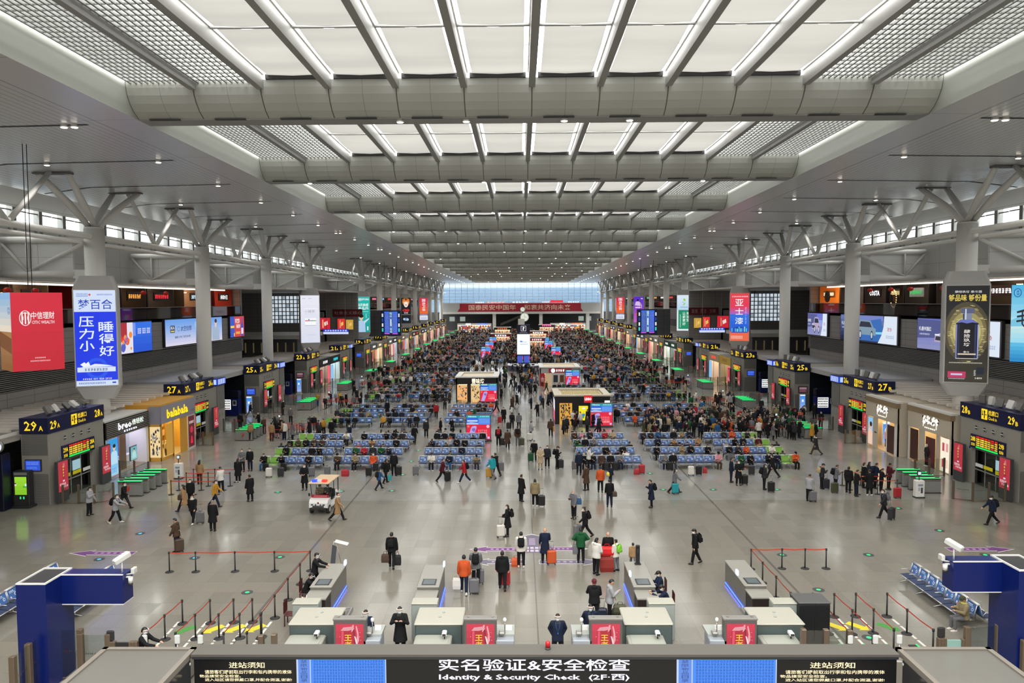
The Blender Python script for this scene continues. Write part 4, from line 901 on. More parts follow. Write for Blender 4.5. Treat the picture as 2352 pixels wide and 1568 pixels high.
    mb.box(x(.2), x(.27), y0 + 1.35, y0 + 4.95, 2.45, 2.55, M_rib); mb.box(x(.2), x(.27), y0 + 1.35, y0 + 4.95, 1.05, 1.12, M_rib); put(mb, 'door_frame')
    mb = MB(); mb.box(x(.22), x(.24), y0 + 1.4, y0 + 4.9, 0.05, 2.5, M_tint); put(mb, 'door_pane')
    mb = MB(); mb.box(x(1.6), x(1.7), y0 + 1.35, y0 + 4.95, 0, 2.55, M_dark); f = wface(mb, sx, XF + .17, y0 + 1.4, y0 + 4.9, .3, 2.3)
    f.rect(.05, .3, .5, .62, hexm(0xe6d820, .5), 1) if sx < 0 else f.rect(.3, .58, .5, .62, hexm(0xe6d820, .5), 1)
    f.rect(.38, .66, .5, .62, hexm(0xe6d820, .5), 1) if sx < 0 else f.rect(.66, .95, .45, .58, hexm(0xe6d820, .5), 1)
    f.rect(.72, .97, .48, .6, hexm(0xf0f0f0, .5), 1) if sx < 0 else f.rect(.04, .28, .5, .62, hexm(0xf0f0f0, .5), 1)
    f.rect(.38, .64, .64, .98, hexm(0xb0d8e4, .4, .7), 1) if sx < 0 else f.rect(.66, .93, .6, .94, hexm(0xb0d8e4, .4, .7), 1); put(mb, 'door_notices')
    if k < 5:
        for j in range(4):
            mb = MB(); yc = y0 + 1.72 + j * .92; mb.cyl((x(0), yc, 4.05), (x(-.03), yc, 4.05), .22, .2, M_rib, 18); mb.cyl((x(-.03), yc, 4.05), (x(-.035), yc, 4.05), .15, .15, M_dark, 14); mb.box(x(-.05), x(-.036), yc - .14, yc + .14, 4.02, 4.08, M_ltrim); put(mb, 'air_nozzle')
    # red poster lightboxes either side of the doors
    for ya, w_ in ((y0 + .05, 1.15), (y0 + 5.1, 1.15)):
        mb = MB(); mb.box(x(-.5), x(-.32), ya, ya + w_, 0.05, 2.75, M_char); po = put(mb, 'poster_case')
        mb = MB(); f = wface(mb, sx, XF - .51, ya + .06, ya + w_ - .06, .75, 2.7); f.rect(0, 1, 0, 1, hexm(0xd8364a, .35, .62), 0)
        f.poly([(.38, .84), (.55, .88), (.66, .42), (.44, .40)], hexm(0xb82438, .4, .6), 1)
        for j in range(4): f.rect(.42 + .035 * j * .4, .56, .78 - j * .1, .845 - j * .1, hexm(0xe8b850, .4, .8), 2)
        f.poly([(.45, .9), (.62, .96), (.66, .8), (.58, .78)], hexm(0xe87888, .4, .7), 2); f.disc(.52, .34, .12, hexm(0xe0d8f0, .4, .8), 2, 12, .06); strokes(f, .1, .72, .18, .29, 1, 4, hexm(0xf4e4e8, .4, .8), 2, 2); strokes(f, .25, .95, .09, .18, 1, 4, hexm(0xf4e4e8, .4, .8), 2, 4); put(mb, 'poster_face')
    if k < 3:
        mb = MB(); f = wface(mb, sx, XF - .012, y0 + 1.0 if sx < 0 else y0 + 5.02, y0 + 1.3 if sx < 0 else y0 + 5.3, 2.35, 2.85); f.rect(0, 1, 0, 1, hexm(0x9aa4ac, .5), 0); f.disc(.5, .4, .1, hexm(0x20407c, .5), 1, 12); f.rect(.4, .55, .4, .85, hexm(0x20407c, .5), 1); f.disc(.48, .9, .03, hexm(0x20407c, .5), 2); put(mb, 'access_symbol')
    # camera-facing screen on the end wall
    mb = MB(); xa, xb = sorted((x(.45), x(1.5))); mb.box(xa, xb, y0 - .1, y0, 2.2, 2.95, M_dark); f = cface(mb, xa + .05, xb - .05, y0 - .105, 2.25, 2.9)
    dark = (sx < 0 and k == 3) or (sx > 0 and k in (2,)); f.rect(0, 1, 0, 1, scr(0x50303a if dark else 0x2c54d8), 1); strokes(f, .06, .9, .55, .9, 2, 12, scr(0xd0b8c0 if dark else 0x7c9cf0), 2, 3); strokes(f, .1, .8, .15, .4, 2, 9, scr(0xb0606c if dark else 0x6c90ec), 2, 4); put(mb, 'info_screen')
    # gadgets on the roof edge: floodlights and a camera
    if k < 4:
        for j, q in enumerate((1.3, 2.2, 3.3, 4.2, 5.2)):
            mb = MB(); M2 = Matrix.Translation((x(.8), y0 + q, 5.95)) @ Matrix.Rotation(sx * .5 - .3 * j * .4, 4, 'Y') @ Matrix.Rotation(.4 * (j % 3), 4, 'Z')
            mb.rbox(-.12, .12, -.22, .22, -.3, .3, M_ltrim if j % 2 else M_gw2, .03, M2); mb.cyl((x(.8), y0 + q, 5.55), (x(.8), y0 + q, 5.95), .03, .03, M_rib, 6); put(mb, 'floodlight')
    return t
for sx in (-1, 1):
    for k in range(14): gate(sx, k)
# ---------------------------------------------------------------- turnstiles
def turnstile_proto():
    t = thing('turnstile', '', 'turnstile', (0, 0, 0), 0, 'ticket turnstiles')
    mb = MB(); mb.rbox(-.8, .8, -.13, .13, .04, .96, M_steel, .03); mb.box(-.78, .78, -.135, .135, .12, .8, mat('turnstile_grey', (.24, .24, .23), .4)); mb.box(-.83, .83, -.15, .15, 0, .05, M_char); mb.build('cabinet', t)
    mb = MB(); mb.rbox(-.82, .82, -.15, .15, .965, 1.01, M_char, .02); mb.build('lid', t)
    mb = MB(); mb.rbox(-.80, .80, -.10, .10, 1.01, 1.05, GREEN, .015); mb.build('light_strip', t)
    mb = MB(); mb.prism([(.13, .45), (.5, .38), (.5, .62), (.13, .75)], .02, hexm(0xc84028, .4), (0, 0, 0), (0, 1, 0), (0, 0, 1)); mb.build('flap', t)
    mb = MB(); mb.box(.45, .7, -.08, .08, 1.05, 1.09, M_dark); mb.build('card_reader', t)
    return freeze(t)
TS = turnstile_proto(); ts_used = [False]
def place(proto, used, loc, rz, label, group=None):
    if not used[0]:
        used[0] = True; proto.location = loc; proto.rotation_euler = (0, 0, rz); proto['label'] = label
        if group: proto['group'] = group
        return proto
    return dup(proto, loc, rz, label, group)
TSY = {(-1, 0): (48.9, 5), (1, 0): (49.2, 4)}
for sx in (-1, 1):
    for k in range(14):
        yb, n = TSY.get((sx, k), (gy(k) + 2.6, 5))
        xx = sx * 26.9 if (sx, k) == (-1, 0) else sx * 26.6
        for j in range(n):
            place(TS, ts_used, (xx, yb + .86 * j, 0), 0 if sx > 0 else PI, 'green-topped turnstile, %s of %d from the front, before gate %d%s' % (ordw(j).replace('nearest', 'first'), n, 29 - 2 * k, 'A' if sx < 0 else 'B'))
# ---------------------------------------------------------------- retractable-belt stanchions
M_belt = mat('red_belt', S(205, 62, 40), .55)
def stanchion_proto():
    t = thing('stanchion', '', 'stanchion', (0, 0, 0), 0)
    mb = MB(); mb.tube([(0, 0, 0), (0, 0, .015), (0, 0, .035), (0, 0, .05)], [.2, .2, .15, .04], M_rubber, 16); mb.build('base', t)
    mb = MB(); mb.cyl((0, 0, .04), (0, 0, .9), .032, .032, M_rubber, 10); mb.build('post', t)
    mb = MB(); mb.tube([(0, 0, .88), (0, 0, .9), (0, 0, .99), (0, 0, 1.0)], [.03, .045, .045, .03], M_rubber, 12); mb.build('belt_head', t)
    return freeze(t)
SP = stanchion_proto(); sp_used = [False]
def stanchions(pts, labels, group, zb=.95, closed=True, w=.05):      # a line of posts; each post owns the belt to the next
    for j, p in enumerate(pts):
        s_ = place(SP, sp_used, (p[0], p[1], 0), 0, labels(j), group)
        if j + 1 < len(pts) and pts[j + 1] is not None:
            q = pts[j + 1]; d = Vector((q[0] - p[0], q[1] - p[1], 0)); mid = d * .5
            mb = MB(); vs = [(0, 0, zb - w / 2), (mid.x, mid.y, zb - w / 2 - .03), (d.x, d.y, zb - w / 2), (d.x, d.y, zb + w / 2), (mid.x, mid.y, zb + w / 2 - .03), (0, 0, zb + w / 2)]
            mb.add(vs, [(0, 1, 4, 5), (1, 2, 3, 4)], M_belt); mb.build('belt', s_)
g2 = lambda px, py: (lambda v: (v.x, v.y))(G(px, py))
# queue lanes at every gate
def maze(sx, k, x0, y0, nx, ny, dx, dy):
    nm = '%d%s' % (29 - 2 * k, 'A' if sx < 0 else 'B')
    for i in range(ny):
        pts = [(sx * (x0 - dx * j), y0 + dy * i) for j in range(nx)]
        stanchions(pts, lambda j, i=i: 'belt stanchion of the queue lanes before gate %s, row %s, %s from the gate' % (nm, ordw(i).replace('nearest', 'first'), ordw(j).replace('nearest', 'first')), 'queue lanes before the gates', .93)
maze(-1, 0, 24.3, 49.2, 3, 4, 1.55, 1.15)
maze(1, 0, 24.4, 48.9, 3, 3, 1.3, 1.2)
for k in range(1, 10):
    for sx in (-1, 1): maze(sx, k, 24.3, gy(k) + 3.2, 3, 5 if k < 6 else 3, 1.7, .85)
# ---------------------------------------------------------------- glass barriers in front of the gates
def barrier(pts, label, h=1.15, group='glass barriers', notice=False, post=.06):
    t = thing('glass_barrier', label, 'barrier', (pts[0][0], pts[0][1], 0), 0, group); o = Vector((pts[0][0], pts[0][1], 0))
    for j, p in enumerate(pts):
        mb = MB(); q = Vector((p[0], p[1], 0)) - o; mb.rbox(q.x - post, q.x + post, q.y - post, q.y + post, 0, h + .05, M_bronze, .015); mb.build('post', t)
    for j in range(len(pts) - 1):
        a, b = Vector((*pts[j], 0)) - o, Vector((*pts[j + 1], 0)) - o; d = (b - a); d.normalize(); n = Vector((-d.y, d.x, 0)) * .008
        mb = MB(); A, B = a + d * .05, b - d * .05
        vs = [tuple(v + Vector((0, 0, z))) for z in (.12, h) for v in (A - n, B - n, B + n, A + n)]
        mb.add(vs, [(0, 1, 5, 4), (2, 3, 7, 6), (3, 2, 1, 0), (4, 5, 6, 7)], M_pane); pn = mb.build('pane', t)
        if notice:
            mb = MB(); c = (A + B) / 2; f = Face(mb, c - d * .35 - n * 3 + Vector((0, 0, h * .55)), d * .7, (0, 0, .1)); strokes(f, 0, .4, .1, .9, 1, 4, hexm(0x5a5450, .6), 0, 1); strokes(f, .6, 1, .1, .9, 1, 4, hexm(0x5a5450, .6), 0, 2); f.poly([(.44, 0), (.56, 0), (.5, .9)], hexm(0xa03028, .6), 0); mb.build('printed_notice', pn)
    mb = MB()
    for j in range(len(pts) - 1):
        a, b = Vector((*pts[j], .06)) - o, Vector((*pts[j + 1], .06)) - o; mb.tube([a, b], .03, M_bronze, 6)
    mb.build('bottom_rail', t)
    return t
for sx in (-1, 1):
    side = 'left' if sx < 0 else 'right'
    for k in range(10):
        nm = '%d%s' % (29 - 2 * k, 'A' if sx < 0 else 'B'); y0 = gy(k)
        pts = [(sx * 30.6, y0 + .25), (sx * 29.5, y0 + .25), (sx * 28.6, y0 + .3)] if k > 0 else [(sx * 30.3, y0 + .2), (sx * 29.3, y0 + .25), (sx * 28.3, y0 + .3), (sx * 27.4, y0 + .9)]
        barrier(pts, 'low glass barrier with bronze posts on the near side of gate %s' % nm, 1.2, 'glass barriers at the gates', k == 0)
        if k < 6: barrier([(sx * 30.4, y0 + 7.2), (sx * 29.2, y0 + 7.0), (sx * 28.0, y0 + 6.7)], 'low glass barrier on the far side of gate %s' % nm, 1.3, 'glass barriers at the gates')
        # ticket desk kiosk
        t = thing('ticket_machine', 'white ticket check pedestal beside the turnstiles of gate %s' % nm, 'machine', (sx * (24.7 if k else (25.9 if sx < 0 else 25.4)), y0 + (7.0 if (k or sx < 0) else 1.3), 0), 0, 'white ticket pedestals')
        mb = MB(); mb.rbox(-.28, .28, -.2, .2, .06, 1.15, hexm(0xe4e2de, .45), .03); mb.build('pedestal', t); mb = MB(); mb.box(-.3, .3, -.22, .22, 0, .06, M_rubber); mb.build('foot_plate', t)
        mb = MB(); f = cface(mb, -.2, .2, -.205, .25, 1.0); f.rect(.1, .9, .72, .9, hexm(0x8a94a8, .5), 0); f.rect(.12, .45, .3, .6, hexm(0xb0b4bc, .5), 0); f.rect(.55, .88, .1, .6, hexm(0x404858, .5), 0); mb.build('printed_notice', t)
        mb = MB(); mb.cyl((0, 0, 1.15), (0, 0, 1.5), .03, .03, M_rubber, 8); mb.rbox(-.14, .14, -.04, .04, 1.45, 1.75, M_rubber, .02); f = cface(mb, -.1, .1, -.045, 1.5, 1.7); f.rect(0, 1, 0, 1, scr(0xd8e8e8), 0); mb.build('scanner_head', t)
# ================================================================ street-level shops between the gates
def shop(sx, y0, y1, h, label, fascia, slat=False, depth=3.2, proud=0.0, inner=0xffe0b0, lit=3.0, back=0xc8a878, cat='shop', name='shop_unit', frame=M_ltrim, hf=1.2, goods=(0xf0e8e0, 0x303038, 0xc8a080, 0x8a5a40), pil=.35, win=True):
    X = XF - proud; t = thing(name, label, cat, (sx * X, y0, 0), 0, 'shops between the gates'); T_ = Matrix.Translation((-sx * X, -y0, 0)); x = lambda a: sx * (X + a)
    def put(mb, n, par=t): return mb.xf(T_).build(n, par)
    mb = MB(); mb.box(x(0), x(depth), y0, y0 + .12, 0, h, frame); mb.box(x(0), x(depth), y1 - .12, y1, 0, h, frame); mb.box(x(0), x(depth), y0, y1, h, h + .12, frame)
    mb.box(x(-.02), x(.15), y0, y0 + pil, 0, h - hf, frame); mb.box(x(-.02), x(.15), y1 - pil, y1, 0, h - hf, frame); put(mb, 'shell')
    mb = MB(); mb.box(x(depth - .1), x(depth), y0 + .1, y1 - .1, 0, h, hexm(back, .7)); mb.box(x(.1), x(depth), y0 + .1, y1 - .1, 0.0, .03, hexm(0xb8a890, .4)); put(mb, 'back_wall')
    mb = MB(); mb.box(x(.3), x(depth - .3), y0 + .3, y1 - .3, h - hf - .02, h - hf + .04, hexm(inner, .5, lit)); put(mb, 'ceiling_light')
    mb = MB(); mb.box(x(-.1), x(.12), y0, y1, h - hf, h, fascia)
    if slat:
        z = h - hf + .04
        while z < h: mb.box(x(-.15), x(-.1), y0, y1, z, z + .05, hexm(0x8a8680, .5)); z += .135
    put(mb, 'fascia')
    r = random.Random(int(y0 * 10) + sx); mb = MB()
    for lev in range(3):
        y = y0 + .5
        while y < y1 - .6:
            w_ = r.uniform(.12, .45); mb.box(x(depth - .6), x(depth - .15), y, y + w_, .3 + lev * .8, .3 + lev * .8 + r.uniform(.3, .65), hexm(r.choice(goods), .6)); y += w_ + r.uniform(.05, .3)
        mb.box(x(depth - .65), x(depth - .1), y0 + .3, y1 - .3, .24 + lev * .8, .29 + lev * .8, hexm(0x7a6248, .5))
    put(mb, 'shelf_wall')
    if win:
        mb = MB(); mb.box(x(.05), x(.07), y0 + pil, y0 + (y1 - y0) * .55, .1, h - hf, CLEAR); put(mb, 'shop_window')
    return t, put, x
def mannequin(label, x, y, top, bottom, rz=0, s=1.0):
    t = thing('mannequin', label, 'mannequin', (x, y, 0.05), rz, 'shop window mannequins')
    mb = MB(); mb.loft([[(a * math.cos(q * PI / 5) * s, b * math.sin(q * PI / 5) * s, z * s) for q in range(10)] for a, b, z in ((.17, .12, .72), (.2, .14, .85), (.15, .11, 1.02), (.2, .13, 1.25), (.19, .11, 1.36), (.06, .06, 1.43))], hexm(top, .8)); 
    for q in (-1, 1): mb.tube([(q * .19 * s, 0, 1.33 * s), (q * .25 * s, 0, 1.05 * s), (q * .24 * s, -.08 * s, .82 * s)], [.06 * s, .05 * s, .04 * s], hexm(top, .8), 8)
    mb.build('top', t)
    mb = MB()
    for q in (-1, 1): mb.tube([(q * .09 * s, 0, .8 * s), (q * .1 * s, -.01, .42 * s), (q * .1 * s, .02, .04 * s)], [.1 * s, .07 * s, .05 * s], hexm(bottom, .8), 8)
    mb.build('trousers', t)
    mb = MB(); mb.ell((0, 0, 1.56 * s), (.085 * s, .1 * s, .125 * s), hexm(0xf0ece4, .4), 10, 7); mb.cyl((0, 0, 1.4 * s), (0, 0, 1.5 * s), .05 * s, .05 * s, hexm(0xf0ece4, .4), 8); mb.build('head_form', t)
    mb = MB(); mb.cyl((0, 0, -.05), (0, 0, 0), .2, .2, M_ltrim, 14); mb.build('stand', t)
# left: massage-device shop, children's clothes shop
t, put, x = shop(-1, 53.3, 59.5, 4.2, 'massage-device shop with dark slatted fascia and white lettering beside gate 29A', hexm(0x1c1a18, .6), True, inner=0xf0e8ff, lit=3.4, back=0xd8c8d8, goods=(0xe8e0f0, 0x6070c8, 0x202028), hf=1.25)
mb = MB(); f = wface(mb, -1, XF - .16, 53.3, 59.5, 2.95, 4.2); f.text('breo', .24, .55, .36, .8, hexm(0xf4f4ff, .3, 1.7), 2, .025); f.text('倍轻松', .56, .84, .44, .78, hexm(0xe4f4e4, .3, 1.5), 2, .03); strokes(f, .36, .68, .14, .3, 1, 6, hexm(0xf0f0ff, .3, 1.5), 2, 3); put(mb, 'shop_lettering')
mb = MB(); f = wface(mb, -1, XF - .12, 53.5, 54.7, .2, 2.9); bands(f, lerp(0x9cd0f0, 0x2c9cdc, 6)); figure(f, .55, .3, .58, .75, 0xb8e0f4); strokes(f, .2, .8, .06, .2, 3, 6, scr(0x3c8cd0), 3, 2); put(mb, 'lightbox_poster')
mb = MB(); mb.box(x(.6), x(.7), 56.3, 57.2, 0, 2.9, hexm(0x8a6248, .5)); mb.box(x(1.4), x(1.5), 57.6, 58.6, .4, 2.6, scr(0x3c60e0)); mb.box(x(1.6), x(1.7), 55.6, 56.3, 1.0, 2.6, scr(0x3c60e0)); put(mb, 'inner_screens')
mb = MB(); mb.box(x(.8), x(1.3), 57, 58.6, 0, .95, hexm(0xf4f0f4, .4)); put(mb, 'counter')
t2 = thing('poster_stand', 'small easel with a pale teal portrait poster before the massage-device shop', 'sign', (-30.2, 55.6, 0)); mb = MB(); mb.rbox(-.05, .05, -.5, .5, 1.0, 2.1, M_char, .02); f = Face(mb, (.055, -.45, 1.05), (0, .9, 0), (0, 0, 1.0)); bands(f, lerp(0x8cc8c8, 0x6cb0b8, 3)); figure(f, .5, .15, .75, .6, 0xb0dcdc); mb.build('poster_panel', t2); mb = MB(); mb.cyl((0, 0, 0), (0, 0, 1.0), .025, .025, M_rubber, 8); mb.cyl((0, 0, 0), (0, 0, .03), .22, .22, M_rubber, 14); mb.build('stand', t2)
OCH = mat('ochre_frame', S(214, 160, 62), .5); LIL = mat('lilac_panel', S(150, 148, 160), .55)
t, put, x = shop(-1, 59.7, 65.95, 4.5, "children's clothes shop with yellow lettering and ochre frame beside gate 27A", LIL, proud=.95, inner=0xffdf90, lit=4.5, back=0xe0a848, frame=OCH, hf=1.45, goods=(0xf4f0e8, 0x2a2a38, 0xf0c8a0, 0x5070b0), pil=.2)
mb = MB(); f = wface(mb, -1, XF - .95 - .11, 59.7, 65.95, 3.05, 4.5); f.text('balabala', .14, .76, .22, .74, hexm(0xffd800, .3, 1.25), 2, .03); strokes(f, .86, .96, .2, .32, 1, 3, hexm(0x404048, .5), 2, 1); put(mb, 'shop_lettering')
mb = MB(); f = cface(mb, -31.0, -30.05, 59.68, 3.05, 4.5); f.rect(0, 1, 0, 1, LIL, 1); f = cface(mb, -31.0, -30.05, 59.68, .0, 3.05); f.rect(0, 1, 0, .1, OCH, 1); f.rect(0, 1, .93, 1, OCH, 1); f.rect(0, .06, 0, 1, OCH, 1); f.rect(.95, 1, 0, 1, OCH, 1); f.rect(.06, .95, .1, .93, hexm(0xf8dca0, .5, .9), 1)
r = random.Random(3)
for j in range(44):
    u, v = .1 + r.random() * .72, .14 + r.random() * .68; f.rect(u, u + .1, v, v + .04 + r.random() * .05, hexm(r.choice([0x303040, 0xf4f0e4, 0x6080b0, 0xd8b890]), .6), 2)
put(mb, 'corner_window')
mb = MB(); f = wface(mb, -1, XF - .95 - .03, 59.75, 66.0, 0, 3.05); f.rect(.0, .33, 0, .08, OCH, 1); f.rect(.3, .34, 0, 1, OCH, 1); f.rect(.52, .74, 0, 1, OCH, 1); f.rect(.75, 1, 0, 1, M_ltrim, 1); f.rect(.78, .97, .05, .95, scr(0x58101c), 2); strokes(f, .8, .95, .72, .82, 1, 4, scr(0xf0d8d8), 3, 1); f.disc(.875, .55, .3, scr(0xc02040), 3); f.poly([(.84, .15), (.91, .15), (.89, .36), (.86, .36)], scr(0xe81840), 3); f.rect(.12, .3, .1, .95, hexm(0xf0b040, .5, .55), 2); put(mb, 'door_surround')
mannequin('child mannequin in a pale yellow top in the ochre shop window', -30.6, 61.6, 0xf0e0b0, 0x303038, -PI / 2, .8); mannequin('child mannequin in a dark coat in the ochre shop window', -30.7, 60.7, 0x282830, 0xe8e0d8, -PI / 2, .75)
# right: two cream clothes shops
CREAM = mat('cream_frame', S(196, 184, 166), .55); TAN = mat('tan_cornice', S(140, 120, 92), .55)
for y0, y1, pr, lab, rev in ((54.2, 60.2, 0.0, 'cream clothes shop beside gate 28B with a dark patterned panel', False), (60.6, 65.95, .7, 'cream clothes shop beside gate 27B with a beach portrait poster', True)):
    t, put, x = shop(1, y0, y1, 4.35, lab, CREAM, proud=pr, inner=0xffd89a, lit=4.5, back=0xd8b078, frame=CREAM, hf=1.65, goods=(0x6a4828, 0xf0e0c8, 0x2a1c18, 0xc89060), pil=.3, win=False)
    mb = MB(); mb.box(x(-.16), x(.2), y0 - .05, y1 + .05, 4.0, 4.4, TAN); mb.box(x(-.1), x(.4), y0 - .05, y1 + .05, 4.4, 4.55, M_ltrim); put(mb, 'cornice')
    mb = MB(); f = wface(mb, 1, XF - pr - .11, y0, y1, 2.7, 4.35)
    wl = hexm(0xfff6ec, .3, 1.6); bk = hexm(0x302018, .6)
    for q in range(4):
        u = .36 + q * .1; rr = random.Random(q + 3)
        for j in range(9):
            a_, b_ = u + rr.uniform(0, .07), .3 + rr.uniform(0, .36); f.poly([(a_, b_), (a_ + .03, b_ + .02), (a_ + .045, b_ + .1), (a_ + .012, b_ + .12)], wl if j % 3 else bk, 2 + j % 3)
        f.rect(u + .03, u + .042, .2 if q in (0, 3) else .34, .68, wl, 2)
    strokes(f, .42, .68, .14, .22, 1, 6, wl, 2, 2); put(mb, 'shop_lettering')
    mb = MB(); f = wface(mb, 1, XF - pr - .03, y0, y1, 0, 2.7)
    PAT = hexm(0x4a2a26, .5)
    if rev:
        f.rect(.05, .24, .05, .97, M_ltrim, 1); f.rect(.07, .22, .08, .95, scr(0x8cc4f0), 2); f.rect(.07, .22, .08, .5, scr(0xf0c0a0), 3); f.disc(.15, .68, .28, scr(0xe8b898), 4); f.poly([(.09, .08), (.2, .08), (.2, .55), (.1, .6)], scr(0xf2c8b0), 4); f.disc(.17, .74, .22, scr(0x241818), 5); f.rect(.24, .4, 0, 1, CREAM, 1); f.rect(.28, .36, .5, .54, bk, 2)
        f.rect(.66, .70, 0, 1, M_ltrim, 1); f.rect(.70, .92, .04, .9, PAT, 1); f.rect(.92, 1, 0, 1, M_ltrim, 1)
    else:
        f.rect(0, .05, 0, 1, M_ltrim, 1); f.rect(.06, .26, .04, .95, PAT, 1); f.rect(.27, .42, 0, 1, CREAM, 1); f.rect(.44, .66, .0, .85, hexm(0x5a2c2c, .6), 1); f.rect(.68, .76, 0, 1, CREAM, 1); f.rect(.78, .97, .03, .97, scr(0xfdf2dc), 2)
        for q in range(2):
            for j in range(2): f.rect(.82 + j * .08, .87 + j * .08, .15 + q * .45, .38 + q * .45, scr((0xd83848, 0xf0d0b8, 0xc05060, 0xe8a0a0)[q * 2 + j]), 3)
    put(mb, 'shopfront_panels')
    if rev: mannequin('mannequin in an orange jumper in the cream shop nearest gate 27B', 31.3, 64.4, 0xe0a070, 0x1c1414, PI / 2)
    else: mannequin('mannequin in a black coat in the cream shop nearest gate 28B', 30.9, 57.3, 0x1a1618, 0x1a1618, PI / 2)
# further shops, two per bay
SH = [(3, -1, [('dark shop with white lettering', 0x16181c, 0xffffff, 0xffe8d0), ('dark teal shop with a cyan sign', 0x10202a, 0x30e8f8, 0xd0f4ff)]), (3, 1, [('yellow shop with a plain sign', 0xd8b048, 0x504020, 0xffe0a0), ('cream shop with a red-orange lit sign', 0xb8a890, 0xff3818, 0xffd0a0)]),
      (5, -1, [('grey shop with a white sign panel', 0x6a6a68, 0xffffff, 0xffc080), ('cream shop with gold lettering', 0xb0a48c, 0xfff0c0, 0xffe0a8)]), (5, 1, [('pale green shop', 0x2a4a3c, 0xf0fff0, 0xe0fff0), ('dark green glass-fronted shop', 0x0e3028, 0xe8fff4, 0xe8fff8)]),
      (6, -1, [('stone shop with a white and red sign', 0x8a8680, 0xffffff, 0xffc0a0), ('shop with a blue portrait lightbox', 0x303438, 0xffffff, 0xd0e8ff)]), (6, 1, [('beige shop with white lettering', 0xa09888, 0xffffff, 0xffd8b0), ('grey shop with an amber panel', 0x707070, 0xffe080, 0xffe0c0)])]
pal6 = [('dark', 0x1c1c20, 0xffffff), ('red-signed', 0x2a1c1c, 0xff4040), ('beige', 0x9a9080, 0xfff0d0), ('grey', 0x606468, 0xd0f0ff), ('brown', 0x4a3020, 0xffe0a0), ('white', 0xc8c4bc, 0x404040)]
for k in range(7, 13):
    for sx in (-1, 1): SH.append((k, sx, [('%s small shop' % pal6[(k * 2 + (sx > 0)) % 6][0], *pal6[(k * 2 + (sx > 0)) % 6][1:], 0xffe4c0), ('%s little shop' % pal6[(k * 2 + 3 + (sx > 0)) % 6][0], *pal6[(k * 2 + 3 + (sx > 0)) % 6][1:], 0xffd8b0)]))
for k, sx, lst in SH:
    for q, (lb, fc, sc_, inn) in enumerate(lst):
        y0 = gy(k) + 6.4 + q * 6.45; nm = '%d%s' % (29 - 2 * (k + q), 'A' if sx < 0 else 'B')
        t, put, x = shop(sx, y0, y0 + 6.3, 4.2, lb + ' %s gate %s' % ('just past' if q == 0 else 'just before', nm), hexm(fc, .5), inner=inn, lit=4.0, frame=M_ltrim if q else mat('shop_frame_grey', (.3, .3, .3), .5), win=False, goods=(0xf0e8e0, 0xb03020, 0x303038, 0xd8a060))
        mb = MB(); f = wface(mb, sx, XF - .11, y0, y0 + 6.3, 3.0, 4.2); strokes(f, .28, .72, .3, .75, 1, 4, hexm(sc_, .3, 1.5), 2, k); put(mb, 'shop_lettering')
        mb = MB(); f = wface(mb, sx, XF - .05, y0, y0 + 6.3, 0, 3.0); f.rect(.02 if q else .72, .28 if q else .98, .05, .95, scr((0x8cc4f0, 0xf0a080, 0xfff0d8, 0xf06070)[(k + q) % 4]), 1); f.rect(.46, .5, 0, 1, hexm(fc, .5), 1); put(mb, 'lightbox_poster')
